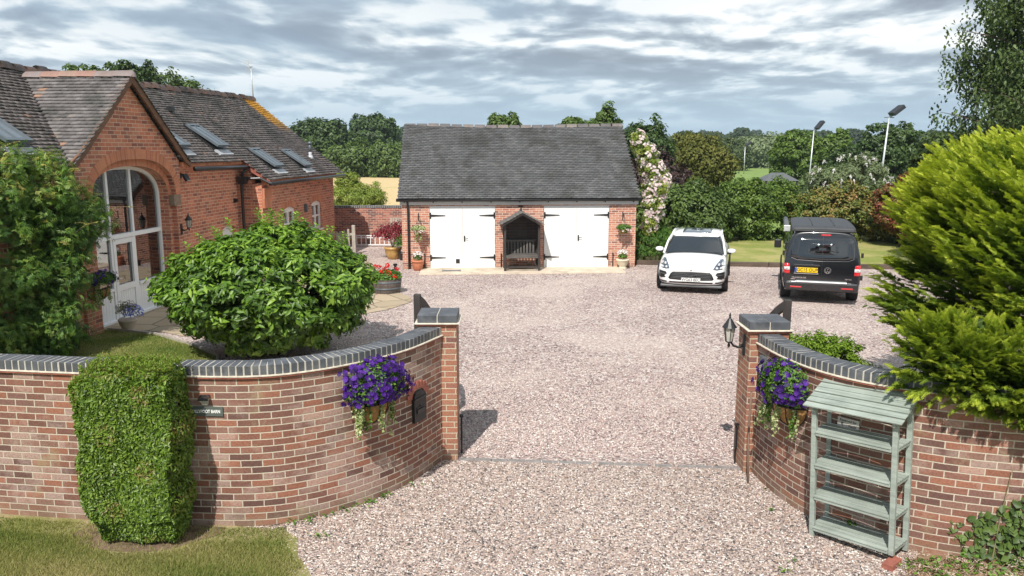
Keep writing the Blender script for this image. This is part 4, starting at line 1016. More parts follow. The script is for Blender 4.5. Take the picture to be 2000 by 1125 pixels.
def spot(s, n, z, lb):
    b = MB(); b.bb((-.04, -.04, -.05), (.04, 0, .08)); b.box((0, -.08, .02), (.07, .08, .09), rx=R(-20)); tag(b.build('security_sensor', M['black_metal'], loc=bl(n, s, z), rz=R(90) - PHI), lb, 'sensor')
spot(5.32, -.08, 2.45, 'small black sensor with white eye on the barn wall near the downpipe')
b = MB(); b.bb((-.06, -.11, -.14), (.06, 0, .14)); tag(b.build('wall_light', M['dark_sash'], loc=bl(.60, 9.38, 1.95), rz=R(90) - PHI, bevel=.01), 'grey box light on the barn wall between the two small white windows', 'wall light')

# ------------------------------------------------------------------ things in the yard
def brickbox(name, c, rz, mat, lb):
    b = MB(); b.box((0, 0, .033), (.215, .103, .065)); return tag(b.build(name, mat, loc=c, rz=rz, bevel=.006), lb, 'brick')
# slatted plant stand
SZ = math.atan2(-.736, .677)
sh = empty('plant_stand', (3.12, 7.77, 0), SZ, 'tall sage green slatted wooden plant stand with sloping roof leaning by the curved wall', 'plant stand')
sh.rotation_euler = (0, R(-2.6), SZ); SW, SD = .86, .34
for x in (0, SW - .05):
    for y, h in ((0, 1.40), (SD, 1.54)):
        MB().bb((x, y, -.01 if not (x and not y) else .06), (x + .05, y + .045, h)).build('leg', M['sage'], sh, bevel=.004)
for z in (.10, .44, .78, 1.13):
    s_ = MB()
    for i in range(5): s_.bb((.0 if i == 0 else .002, -.022 + i * .082, z), (SW, -.022 + i * .082 + .066, z + .018)) if 0 else s_.bb((.052 if i in (0,) else .004, -.02 + i * .076, z), (SW - .052 if i in (0,) else SW - .004, -.02 + i * .076 + .060, z + .018))
    s_.bb((.051, -.012, z - .032), (SW - .051, .008, z - .001)); s_.bb((.012, .046, z - .035), (.034, SD, z - .002)); s_.bb((SW - .034, .046, z - .035), (SW - .012, SD, z - .002))
    s_.build('shelf', M['sage'], sh, bevel=.003)
s_ = MB(); a0 = math.atan(.30)
for i in range(6):
    y0 = -.075 + i * .080; z0 = 1.405 + (y0 + .075) * .42
    s_.box((SW / 2, y0 + .040, z0 + .02 + (i % 2) * .003), (SW + .12, .080, .016), rx=a0 + .0)
s_.bb((.01, -.04, 1.36), (.04, .02, 1.41)); s_.bb((SW - .04, -.04, 1.36), (SW - .01, .02, 1.41))
s_.build('roof', M['sage'], sh, bevel=.003)
brickbox('loose_brick', (3.69, 7.13, 0), SZ + R(90), M['creasing'], 'orange brick propping up the front leg of the green plant stand')

def wall_frame(path, s=None, near=None):
    S = arclen(path)
    i = int(np.argmin([np.hypot(p[0] - near[0], p[1] - near[1]) for p in path])); p = path[i]
    d = path[min(i + 1, len(path) - 1)] - path[i - 1]; d = d / np.linalg.norm(d); return p, d, math.atan2(d[1], d[0])
# name sign + solar light on the left wall
p, d, a = wall_frame(pathL, near=(-3.16, 7.95))
sg = empty('name_sign', (p[0] - .02, p[1] - .004, 1.295), a, 'slate house name plate reading FOLLYFOOT BARN on the brick wall beside the clipped hedge', 'sign')
MB().bb((-.20, -.014, -.052), (.17, 0, .052)).build('plate', M['slate_sign'], sg, bevel=.003)
text_mesh('lettering', 'FOLLYFOOT BARN', .047, M['letter_white'], sg, face_m((-.015, -.0155, 0)), bold=.0012, sx=.80)
so = empty('solar_light', (p[0] - .03, p[1] - .002, 1.43), a, 'small black solar wall light above the slate name plate', 'wall light')
MB().add([(-.05, -.002, .045), (.05, -.002, .045), (.055, -.075, .01), (-.055, -.075, .01), (-.05, -.002, .03), (.05, -.002, .03), (.055, -.075, 0), (-.055, -.075, 0)], [(0, 3, 2, 1), (4, 5, 6, 7), (3, 7, 6, 2), (0, 4, 7, 3), (1, 2, 6, 5)]).build('panel', M['dark_glass'], so)
MB().add([(-.045, -.002, .03), (.045, -.002, .03), (.045, -.06, .002), (-.045, -.06, .002), (-.028, -.002, -.06), (.028, -.002, -.06), (.028, -.03, -.06), (-.028, -.03, -.06)], [(0, 3, 7, 4), (1, 5, 6, 2), (3, 2, 6, 7), (4, 7, 6, 5)]).build('body', M['lamp_glass'], so)
# letterbox set into the wall
p, d, a = wall_frame(pathL, near=(-1.135, 9.28))
lb = empty('letterbox', (p[0], p[1], .95), a, 'black wall letterbox with arched top set in the curved brick wall', 'letterbox')
prof = [(-.13, -.21), (.13, -.21), (.13, .09)] + [(.13 * math.cos(t), .09 + .085 * math.sin(t)) for t in np.linspace(0, math.pi, 12)[1:-1]] + [(-.13, .09)]
prism(prof, [], .04, 'body', M['black_metal'], lb, lambda u, v, w_: (u, -.038 - w_ * 1.0 - .0, v) if 0 else (u, -.038 - w_, v))
MB().bb((-.135, -.052, .075), (.135, -.039, .09)).bb((-.10, -.046, -.04), (.10, -.039, -.03)).build('trim', M['black_plastic'], lb, bevel=.002)
MB().bb((-.08, -.050, -.105), (.08, -.039, -.055)).tube([(0, -.039, -.015), (0, -.05, -.015)], .010, 8).build('lock_plate', M['trim'] if 'trim' in M else M['black_plastic'], lb)
mb = MB()
for i in range(9):
    t = math.pi * (i + .5) / 9; c_ = math.cos(t); s_ = math.sin(t)
    mb.box((.185 * c_, -.006, .10 + .14 * s_), (.052, .02, .10), mat=Matrix.Rotation(-(t - math.pi / 2), 3, 'Y'))
mb.build('brick_arch', M['creasing'], lb, bevel=.004)
mb = MB()
# intercom + small camera box on the right wall
p, d, a = wall_frame(pathR, near=(3.02, 9.18))
ic = empty('keypad', (p[0], p[1], 1.45), a, 'grey metal entry keypad on the wall just beside the lantern pier', 'keypad')
MB().bb((-.055, -.05, -.10), (.055, 0, .11)).build('housing', M['dark_sash'], ic, bevel=.005)
mb = MB()
for i in range(3):
    for j in range(4): mb.box((-.022 + i * .022, -.053, -.055 + j * .024), (.014, .006, .015))
mb.build('button', M['galv'], ic); ic.children[-1].name = 'button_grid'
p, d, a = wall_frame(pathR, near=(3.07, 8.95))
ic = empty('bell_box', (p[0], p[1], 1.46), a, 'small black and grey bell push box between the keypad and the purple petunias', 'bell push')
MB().bb((-.035, -.03, .0), (.035, 0, .07)).build('cover', M['black_plastic'], ic, bevel=.004); MB().bb((-.03, -.025, -.075), (.03, 0, -.001)).build('base', M['galv'], ic, bevel=.004)
lantern('pier_lantern', (2.895, 9.62, 1.73), R(-90), 'black coach lantern on the side of the brick gate pier', .88, 'black coach lanterns')
# painted wooden sign behind the stand
p, d, a = wall_frame(pathR, near=(3.66, 8.02))
wsg = empty('wooden_sign', (p[0], p[1], 1.20), a, 'small pale wooden board with black hand lettering hung behind the plant stand', 'sign')
MB().bb((-.115, -.03, -.055), (.115, -.018, .055)).build('board', plain('pale_board', (.62, .56, .50), .8, var=.12), wsg, bevel=.002)
text_mesh('lettering', 'Reserved for', .034, M['letter_black'], wsg, face_m((.0, -.031, .028))); text_mesh('lettering', 'Plants', .034, M['letter_black'], wsg, face_m((.045, -.031, -.022)))
MB().tube([(-.06, -.0315, -.04), (-.06, -.0315, .0)], .002, 4).lathe([(.012, 0), (.012, .004)], (-.06, -.034, .0), 8).build('flower_motif', M['letter_black'], wsg); MB().tube([(-.02, -.02, .055), (0, -.01, .09), (.02, -.02, .055)], .002, 4).build('string', M['stem'], wsg)
# rusty cane against the pier
tag(MB().tube([(2.86, 9.06, -.02), (2.875, 9.17, .35), (2.90, 9.28, .62), (2.905, 9.29, .66), (2.92, 9.31, 1.08)], [.012, .014, .013, .015, .014], 7).build('wooden_pole', plain('old_stick', (.16, .10, .07), .8, var=.3), smooth=True), 'crooked thin brown stick leaning on the lantern pier beside the curved wall', 'stick')

# ------------------------------------------------------------------ foliage materials
M['leaf_laurel'] = leafmat('leaf_laurel', [(.036, .078, .010), (.075, .155, .015), (.17, .30, .026), (.36, .50, .075)], .25, .42, .45)
M['leaf_hedge'] = leafmat('leaf_hedge', [(.045, .08, .010), (.09, .16, .016), (.15, .25, .026), (.20, .29, .04), (.22, .16, .06)], .25, .4)
M['leaf_hedge2'] = leafmat('leaf_hedge2', [(.06, .11, .012), (.13, .22, .02), (.22, .33, .035)], .25, .6, .2)
M['leaf_conifer'] = leafmat('leaf_conifer', [(.04, .075, .012), (.12, .19, .022), (.30, .38, .04), (.64, .67, .09)], .28, .6, .2)
M['leaf_wisteria'] = leafmat('leaf_wisteria', [(.028, .065, .012), (.055, .13, .02), (.11, .21, .028), (.20, .29, .045), (.42, .36, .09)], .3, .4)
M['leaf_dark'] = leafmat('leaf_dark', [(.028, .055, .015), (.05, .09, .022), (.085, .145, .032)], .2, .45)
M['leaf_hedgerow'] = leafmat('leaf_hedgerow', [(.05, .09, .015), (.10, .17, .025), (.18, .26, .04)], .3, .45)
M['leaf_mid'] = leafmat('leaf_mid', [(.045, .08, .018), (.085, .14, .028), (.14, .21, .042)], .25, .5)
M['leaf_olive'] = leafmat('leaf_olive', [(.07, .08, .018), (.13, .14, .03), (.20, .19, .05)], .25, .6, .2)
M['leaf_lime'] = leafmat('leaf_lime', [(.12, .18, .03), (.24, .31, .05), (.38, .42, .09)], .35, .5)
M['leaf_birch'] = leafmat('leaf_birch', [(.04, .07, .02), (.08, .12, .036), (.14, .20, .065)], .25, .5, .3)
M['leaf_green'] = leafmat('leaf_green', [(.045, .11, .015), (.09, .20, .025), (.17, .30, .04)], .3, .5)
M['leaf_grey'] = leafmat('leaf_grey', [(.09, .13, .06), (.17, .22, .10), (.28, .33, .18)], .2, .6)
M['leaf_red'] = leafmat('leaf_red', [(.10, .05, .025), (.26, .06, .035), (.12, .13, .03), (.38, .10, .05)], .25, .4)
M['leaf_redgreen'] = leafmat('leaf_redgreen', [(.05, .09, .015), (.12, .17, .03), (.24, .20, .05), (.33, .16, .06)], .25, .45)
M['leaf_purple'] = leafmat('leaf_purple', [(.03, .018, .02), (.06, .035, .035), (.10, .06, .05)], .2, .5)
M['leaf_acer'] = leafmat('leaf_acer', [(.14, .015, .03), (.26, .03, .05), (.36, .06, .07)], .35, .5)
M['leaf_far'] = leafmat('leaf_far', [(.045, .075, .035), (.08, .115, .045), (.13, .15, .06)], .15, .8, .1)
M['leaf_farhedge'] = leafmat('leaf_farhedge', [(.03, .05, .03), (.05, .075, .035)], .1, .8, .1)
M['petal_purple'] = leafmat('petal_purple', [(.016, .003, .05), (.030, .005, .11), (.058, .010, .20), (.11, .035, .30)], .12, .6, .2, tcol=(1, 1, 1))
M['petal_red'] = leafmat('petal_red', [(.62, .02, .02), (.80, .04, .03)], .2, .6, .2, tcol=(1, 1, 1))
M['petal_pink'] = leafmat('petal_pink', [(.60, .43, .44), (.74, .62, .61), (.80, .75, .72)], .25, .6, .2, tcol=(1, 1, 1))
M['petal_white'] = leafmat('petal_white', [(.75, .68, .70), (.85, .84, .80)], .25, .6, .2, tcol=(1, 1, 1))
M['petal_blue'] = leafmat('petal_blue', [(.10, .13, .5), (.2, .25, .7)], .25, .6, .2, tcol=(1, 1, 1))
M['leaf_var'] = leafmat('leaf_var', [(.12, .22, .04), (.40, .45, .20), (.62, .62, .38)], .25, .5)
M['petal_dry'] = leafmat('petal_dry', [(.30, .17, .10), (.5, .38, .30), (.70, .62, .56)], .2, .8, .1)
M['grass_blade'] = leafmat('grass_blade', [(.10, .15, .03), (.18, .22, .05), (.30, .29, .10), (.44, .37, .19)], .3, .7, .2)

def flowers(P, N, r, rng, cup=.35, rnd=None):
    n = len(P); N = unit(N); A = rng.normal(size=(n, 3)); X = unit(A - N * (A * N).sum(1, keepdims=True)); Y = np.cross(N, X)
    rr = r * rng.uniform(.75, 1.2, n)[:, None]; V = [P - N * rr * cup]
    for k in range(5):
        for q, m_ in ((-.5, .98), (.5, .98)):
            a = 2 * math.pi * (k + q * .86) / 5; V.append(P + (X * math.cos(a) + Y * math.sin(a)) * rr * m_ + N * rr * .05)
    V = np.stack(V, 1).reshape(-1, 3); i = np.arange(n)[:, None] * 11
    F = np.concatenate([i + [0, 1 + 2 * k, 2 + 2 * k] for k in range(5)], 1).reshape(-1, 3)
    rv = rng.uniform(0, 1, n) if rnd is None else rnd; return V, F, np.repeat(rv, 5)
def trails(pts0, n, L, rng, leaf, out=(0, 0), sway=.03, dens=14):
    P = []; N = []
    for k in range(n):
        p = np.array(pts0[k % len(pts0)]) + rng.normal(size=3) * .02; l = L * rng.uniform(.5, 1.1)
        for j in range(dens):
            f = j / dens; q = p + np.array([out[0] * f, out[1] * f, -l * f]) + np.array([math.sin(f * 5 + k), math.cos(f * 4 + k), 0]) * sway * f
            for _ in range(2): P.append(q + rng.normal(size=3) * .012); N.append(np.array([out[0], out[1], .5]) + rng.normal(size=3) * .5)
    return leaves(np.array(P), np.array(N), leaf, leaf * .8, rng, .5)

# ------------------------------------------------------------------ petunia wall baskets
def wall_basket(x, y, z, rz, lb, nf, rad, grp, seed, petal='petal_purple', wide=.22, green='leaf_green', trail=6, frame_w=.21):
    rng = np.random.default_rng(seed); r = empty('wall_basket', (x, y, z), rz, lb, 'flower basket', grp)   # wall plane y=0, out is -y
    prof = []; n1_, n2_ = 12, 8; vs = []; fs = []
    W_, D_, H_ = frame_w * 1.15, .21, .25
    for j in range(n2_ + 1):
        t = j / n2_ * math.pi / 2; rr = math.cos(t)
        for i in range(n1_ + 1):
            a = math.pi * i / n1_; vs.append((W_ * math.cos(a) * rr, -D_ * math.sin(a) * rr - .004, -H_ * math.sin(t)))
    for j in range(n2_):
        for i in range(n1_): k = j * (n1_ + 1) + i; fs.append((k, k + 1, k + n1_ + 2, k + n1_ + 1))
    MB().add(vs, fs).build('coir_liner', M['coir'], r, smooth=True)
    MB().add([vs[i] for i in range(n1_ + 1)], [tuple(range(n1_ + 1))]).build('soil', M['soil'], r, loc=(0, 0, -.02))
    mb = MB()
    for i in range(0, n1_ + 1, 2):
        mb.tube([(1.02 * vs[j * (n1_ + 1) + i][0], 1.02 * vs[j * (n1_ + 1) + i][1] - .003, 1.02 * vs[j * (n1_ + 1) + i][2]) for j in range(n2_ + 1)], .006, 5)
    mb.tube([(v[0] * 1.02, v[1] * 1.03, v[2] + .004) for v in vs[:n1_ + 1]], .007, 5); mb.build('wire_frame', M['black_metal'], r)
    P = []; N = []
    ctr = np.array([0, -.13, .20]); rd = np.array(rad)
    d = sphere_dirs(6000, rng); d = d[(d[:, 2] > -.42) & (d[:, 1] < .35)]
    q = ctr + d * rd * rng.uniform(.45, .97, (len(d), 1)); q = q[(q[:, 1] < -.01)]; dd = q - ctr
    npmesh('foliage', *merge([leaves(q[:2600], dd[:2600] + rng.normal(size=(len(q[:2600]), 3)) * .1, .038, .022, rng, .2)] + ([trails([(-.22, -.16, -.02), (-.18, -.2, 0), (.2, -.15, -.03)], trail, .34, rng, .035)] if trail else [])), M[green], r)
    d = sphere_dirs(nf * 4, rng); d = d[(d[:, 2] > -.38) & (d[:, 1] < .15)][:nf]
    lump = 1 + .22 * np.sin(d[:, 0] * 6 + seed) * np.cos(d[:, 2] * 5)
    q = ctr + d * rd * rng.uniform(.85, 1.06, (len(d), 1)) * lump[:, None]; ok = q[:, 1] < -.02
    npmesh('blooms', *flowers(q[ok], d[ok] + rng.normal(size=(ok.sum(), 3)) * .25 + np.array([0, -.3, .1]), .034, rng), M[petal], r)
    npmesh('trailing_ivy', *trails([(-.24, -.14, .08), (-.20, -.17, .06), (-.25, -.12, .02), (.02, -.21, 0), (.20, -.13, .0)], 12, .42 if trail else .2, rng, .038, out=(-.03, -.05), dens=20), M['leaf_var'], r)
    return r
p, d, a = wall_frame(pathL, near=(-1.62, 8.62)); wall_basket(p[0], p[1], 1.20, a, 'hanging basket brimming with purple petunias on the curved wall next to the letterbox', 330, (.42, .28, .33), 'purple petunia baskets on the entrance walls', 3)
p, d, a = wall_frame(pathR, near=(3.19, 8.52)); wall_basket(p[0], p[1], 1.20, a, 'hanging basket of purple petunias on the wall between the keypad and the green stand', 170, (.40, .25, .33), 'purple petunia baskets on the entrance walls', 4)
wall_basket(*bl(.02, -1.78, 1.02), R(90) - PHI, 'shaded basket of dark purple pansies on the brick pier left of the barn door', 70, (.36, .26, .20), 'purple petunia baskets on the entrance walls', 8, trail=8, frame_w=.30)
# pot of blue lobelia by the barn door
def potted(name, x, y, s, prof, potmat, lb, cat, parts, mats=None, grp=None, rim=None, soilz=None, n=24):
    r = empty(name, (x, y, 0.0), 0, lb, cat, grp)
    MB().lathe([(a * s, b * s) for a, b in prof], n=n).build('pot', M[potmat], r, smooth=True)
    rz_ = prof[-1]; MB().lathe([(rz_[0] * s * .9, rz_[1] * s - .03), (rz_[0] * s * .9, rz_[1] * s - .02)], n=16).build('soil', M['soil'], r)
    for nm, pm, m_ in parts: npmesh(nm, *pm, M[m_], r)
    return r
def bunch(c, rad, n, leaf, rng, up=.4, droop=.2, fl=False, zmin=None):
    d = sphere_dirs(n * 2, rng); d = d[d[:, 2] > -.35][:n]; P = np.array(c) + d * np.array(rad) * rng.uniform(.45 if not fl else .85, 1.05, (len(d), 1))
    if zmin is not None: P[:, 2] = np.maximum(P[:, 2], zmin)
    N = d + np.array([0, 0, up]) + rng.normal(size=d.shape) * .4
    return flowers(P, N, leaf[0], rng) if fl else leaves(P, N, leaf[0], leaf[1], rng, droop)
TP = [(.13, 0), (.145, .01), (.20, .24), (.205, .30), (.225, .305), (.225, .36), (.195, .36)]
rng = np.random.default_rng(31)
potted('plant_pot', *gl(.52, -.33)[:2], .95, TP, 'terracotta', 'terracotta pot with white flowers by the garage downpipe', 'plant pot', [('foliage', bunch((0, 0, .42), (.15, .15, .14), 260, (.06, .03), rng), 'leaf_green'), ('blooms', bunch((0, 0, .52), (.16, .16, .12), 90, (.028,), rng, fl=True), 'petal_white')], None, 'small flower pots before the garage')
CP = [(.16, 0), (.17, .02), (.12, .06), (.13, .09), (.20, .20), (.215, .28), (.235, .30), (.23, .34), (.20, .34)]
potted('plant_pot', *gl(7.42, -.30)[:2], .95, CP, 'cream_pot', 'cream stone urn with white flowers at the far corner of the garage', 'plant pot', [('foliage', bunch((0, 0, .42), (.16, .16, .14), 260, (.06, .03), rng), 'leaf_green'), ('blooms', bunch((0, 0, .54), (.17, .17, .12), 90, (.028,), rng, fl=True), 'petal_white')], None, 'small flower pots before the garage')
GP = [(.17, 0), (.20, .02), (.29, .24), (.30, .36), (.33, .38), (.34, .44), (.29, .44)]
ac = potted('acer_pot', -4.38, 29.0, 1.0, GP, 'gold_pot', 'red leaved acer in an ochre glazed pot on the gravel by the garage corner', 'potted tree', [('foliage', merge([bunch((dx, dy, dz), (.45, .4, .28), 420, (.10, .035), rng, droop=.6) for dx, dy, dz in ((-.1, 0, 1.05), (.35, .1, 1.15), (-.35, .1, .85), (.1, -.1, .8), (.6, 0, 1.0))]), 'leaf_acer')])
mb = MB()
for k in range(6): a_ = k * 1.1; mb.tube([(0, 0, .38), (.06 * math.cos(a_), .06 * math.sin(a_), .6), (.35 * math.cos(a_), .3 * math.sin(a_), .95)], [.018, .014, .006], 5)
mb.build('stem', M['bark'], ac, smooth=True)
r = potted('shrub_pot', -3.98, 28.7, .8, TP, 'black_plastic', 'leafy green shrub in a black tub tucked behind the garage downpipe', 'potted shrub', [('foliage', bunch((0, 0, .62), (.34, .3, .32), 900, (.07, .035), rng), 'leaf_green')])
# half barrel
BP = [(.37, 0), (.385, .02), (.43, .30), (.44, .42), (.40, .42)]
r = empty('barrel_planter', (-3.55, 22.1, 0), 0, 'dark half barrel planter of red geraniums standing by the stone path', 'planter')
MB().lathe([(.36, 0), (.375, .02), (.425, .25), (.43, .40), (.385, .40), (.38, .34)], n=32).build('barrel', wood('barrel_wood', (.055, .045, .04), (.15, .12, .11)), r)
MB().lathe([(.40, .12), (.408, .125), (.415, .165), (.40, .17)], n=32).lathe([(.425, .30), (.434, .305), (.437, .345), (.42, .35)], n=32).build('hoop', M['dark_sash'], r, smooth=True)
MB().lathe([(.38, .34), (.38, .35)], n=24).build('soil', M['soil'], r)
npmesh('foliage', *bunch((0, 0, .47), (.42, .42, .17), 1100, (.085, .06), rng), M['leaf_green'], r)
hp = [flowers(np.array([x, y, z]) + sphere_dirs(26, rng) * .055, sphere_dirs(26, rng) + np.array([0, 0, .5]), .024, rng) for x, y, z in ((-.28, -.05, .74), (-.20, .1, .72), (.05, .0, .76), (-.1, -.25, .62), (.12, -.30, .60), (.30, .05, .66), (-.35, -.2, .55), (.28, -.28, .50), (.0, .25, .74), (-.02, -.1, .68))]
npmesh('blooms', *merge(hp), M['petal_red'], r)
# blue lobelia pot by the barn door
x, y, _ = bl(.45, -1.45)
potted('stone_pot', x, y, .85, CP, 'concrete', 'grey stone pot of blue lobelia and straggly stems beside the barn door', 'plant pot', [('foliage', bunch((0, 0, .50), (.24, .24, .22), 500, (.07, .012), rng, droop=-.4), 'leaf_olive'), ('blooms', bunch((.16, -.05, .42), (.22, .22, .22), 260, (.016,), rng, fl=True), 'petal_blue')])

# hanging baskets on the garage front
def hanging(x, lb, seed):
    rng = np.random.default_rng(seed); c = gl(x, 0)
    r = empty('hanging_basket', (c[0], c[1], 0), GR, lb, 'hanging basket', 'hanging baskets on the garage front')
    b = MB(); b.bb((-.012, -.012, 1.62), (.012, 0, 1.90)); b.tube([(0, -.01, 1.86), (0, -.24, 1.86), (0, -.26, 1.83)], .008, 5); b.tube([(0, -.01, 1.66), (0, -.12, 1.72), (0, -.2, 1.85)], .007, 5); b.build('bracket', M['black_metal'], r)
    b = MB()
    for k in range(3):
        a_ = 2 * math.pi * k / 3 + .5; b.tube([(0, -.25, 1.83), (.15 * math.cos(a_), -.25 + .15 * math.sin(a_), 1.36)], .004, 4)
    b.build('chain', M['black_metal'], r)
    MB().lathe([(.03, 1.18), (.10, 1.21), (.15, 1.28), (.165, 1.35), (.15, 1.35)], (0, -.25, 0), 16).build('coir_liner', M['coir'], r, smooth=True)
    npmesh('foliage', *merge([bunch((0, -.26, 1.38), (.25, .2, .12), 520, (.07, .035), rng), trails([(-.08, -.38, 1.3), (.0, -.4, 1.3), (.08, -.36, 1.3)], 9 if seed == 1 else 3, .36 if seed == 1 else .15, rng, .045)]), M['leaf_var' if seed == 1 else 'leaf_green'], r)
    npmesh('blooms', *bunch((.04, -.30, 1.30), (.2, .16, .10), 70, (.03,), rng, fl=True), M['petal_pink'], r)
hanging(.56, 'hanging basket with trailing pale greenery above the terracotta pot', 1); hanging(7.44, 'hanging basket with pink flowers above the cream urn', 2)

# sleepers edging the lawn
rg = random.Random(4)
ex0 = (4.32, 27.62); ex1 = (13.3, 26.45); segs = 4
for i in range(segs):
    f0, f1 = i / segs, (i + 1) / segs
    a = [ex0[k] + (ex1[k] - ex0[k]) * f0 for k in (0, 1)]; b_ = [ex0[k] + (ex1[k] - ex0[k]) * f1 for k in (0, 1)]
    L = math.dist(a, b_) - .02; o = MB().bb((-L / 2, -.10, -.02), (L / 2, .10, .15)).build('timber_sleeper', M['sleeper'], loc=((a[0] + b_[0]) / 2, (a[1] + b_[1]) / 2 + rg.uniform(-.02, .02), 0), rz=math.atan2(b_[1] - a[1], b_[0] - a[0]), bevel=.012)
    tag(o, ['dark timber sleeper edging in front of the leafy clump beside the garage', 'dark timber sleeper edging the lawn just behind the white car', 'dark timber sleeper edging the lawn seen either side of the black van', 'dark timber sleeper edging the lawn between the van and golden conifer'][i], 'sleeper', 'timber sleepers along the lawn edge')
mb = MB()
for a, b_ in zip(garden[1:-2], garden[2:-1]): mb.beam((a[0], a[1], .03), (b_[0], b_[1], .03), .04, .10)
tag(mb.build('lawn_edging', M['grey_wood']), 'thin weathered timber edging round the small lawn under the wisteria', 'edging')

# back wall, fences, railing
pw = [np.array(p, float) for p in ((-9.5, 33.2), (-7.4, 33.2), (-6.4, 33.2), (-5.4, 33.2), (-4.4, 33.2), (-2.5, 33.2))]
bw = empty('yard_wall', (0, 0, 0), 0, 'straight brick wall with blue coping closing the yard between barn and garage', 'wall')
wall_strip('brickwork', pw, .22, -.1, 1.55, M['back_brick'], bw); coping('coping', pw, .22, 1.56, bw)
pf = empty('picket_fence', (-6.06, 30.3, 0), 0, 'short weathered picket fence beside the barn corner', 'fence')
MB().bb((-.065, -.065, 0), (.065, .065, 1.12)).build('fence_post', M['grey_wood'], pf, bevel=.01)
mb = MB(); 
for i in range(7):
    x = -.20 - i * .15; h = .98 - .10 * math.sin(i / 6 * math.pi); mb.bb((x - .042, -.05, .06), (x + .042, -.028, h)); 
mb.build('pickets', M['grey_wood'], pf, bevel=.008)
for z in (.25, .78): MB().bb((-1.2, -.027, z - .04), (-.066, .02, z + .04)).build('rail', M['grey_wood'], pf)
rl = empty('white_railing', (-6.3, 32.7, 0), 0, 'low white railing at the foot of the yard wall', 'railing')
mb = MB(); mb.bb((-.9, -.02, .44), (2.2, .02, .48)); mb.bb((-.9, -.02, .06), (2.2, .02, .10)); mb.bb((-.9, -.02, .36), (2.2, .02, .39)); mb.build('rail', M['white_frame'], rl)
mb = MB()
for i in range(17): mb.bb((-.9 + i * .19, -.018, .10), (-.87 + i * .19, .018, .44))
mb.build('balusters', M['white_frame'], rl)
tr = empty('fence_panel', (-4.75, 31.6, 0), 0, 'weathered slatted timber panel behind the red acer', 'fence')
mb = MB()
for i in range(12): mb.bb((-.10 + i * .10, -.01, .03), (-.10 + i * .10 + .075, .012, 1.30))
mb.build('slats', M['grey_wood'], tr)
for z in (.3, 1.0): MB().bb((-.12, .013, z - .03), (1.12, .05, z + .03)).build('rail', M['grey_wood'], tr)
b = MB().tube([(0, 0, 0), (0, 0, .09)], .05, 8).lathe([(.03, .09), (.07, .16), (.075, .2), (.02, .21)], n=10); tag(b.build('garden_spotlight', M['black_metal'], loc=(-3.92, 26.35, .0)), 'small black ground spotlight by the foot of the garage downpipe', 'garden light')

# ------------------------------------------------------------------ vehicles
def loft(name, stations, mat, parent, sub=2, cap=True):
    """stations: list of rings, each a list of (x, y, z) half points from bottom centre to top centre (x>=0)"""
    V = []; F = []; k = None
    for st in stations:
        ring_ = list(st) + [(-x, y, z) for x, y, z in st[::-1] if x > 1e-6]; k = len(ring_); V += ring_
    for i in range(len(stations) - 1):
        for j in range(k): j2 = (j + 1) % k; F.append((i * k + j, i * k + j2, (i + 1) * k + j2, (i + 1) * k + j))
    half = len(stations[0])
    for i, rev in ((0, True), (len(stations) - 1, False)):
        # cap with quads across
        for j in range(half - 1):
            a, b_ = i * k + j, i * k + j + 1; c_, d_ = i * k + (k - j - 1 + 1) % k if j else i * k, i * k + (k - j - 1)
            if j == 0: f = (a, b_, d_)
            else: f = (a, b_, d_, c_) if b_ != d_ else (a, b_, c_)
            f = tuple(dict.fromkeys(f))
            if len(f) > 2: F.append(f[::-1] if rev else f)
    me = bpy.data.meshes.new(name); me.from_pydata(V, [], F); me.validate(); me.update()
    import bmesh
    bm = bmesh.new(); bm.from_mesh(me); bmesh.ops.recalc_face_normals(bm, faces=bm.faces); bm.to_mesh(me); bm.free()
    o = finish(name, me, mat, parent, smooth=True, uv=False)
    if sub: s_ = o.modifiers.new('s', 'SUBSURF'); s_.levels = sub; s_.render_levels = sub
    return o
def bvh_of(objs):
    bpy.context.view_layer.update(); dg = bpy.context.evaluated_depsgraph_get(); V = []; F = []
    for o in objs:
        e = o.evaluated_get(dg); me = e.to_mesh(); b_ = len(V); V += [v.co.copy() for v in me.vertices]; F += [[i + b_ for i in p_.vertices] for p_ in me.polygons]; e.to_mesh_clear()
    return BVHTree.FromPolygons(V, F)
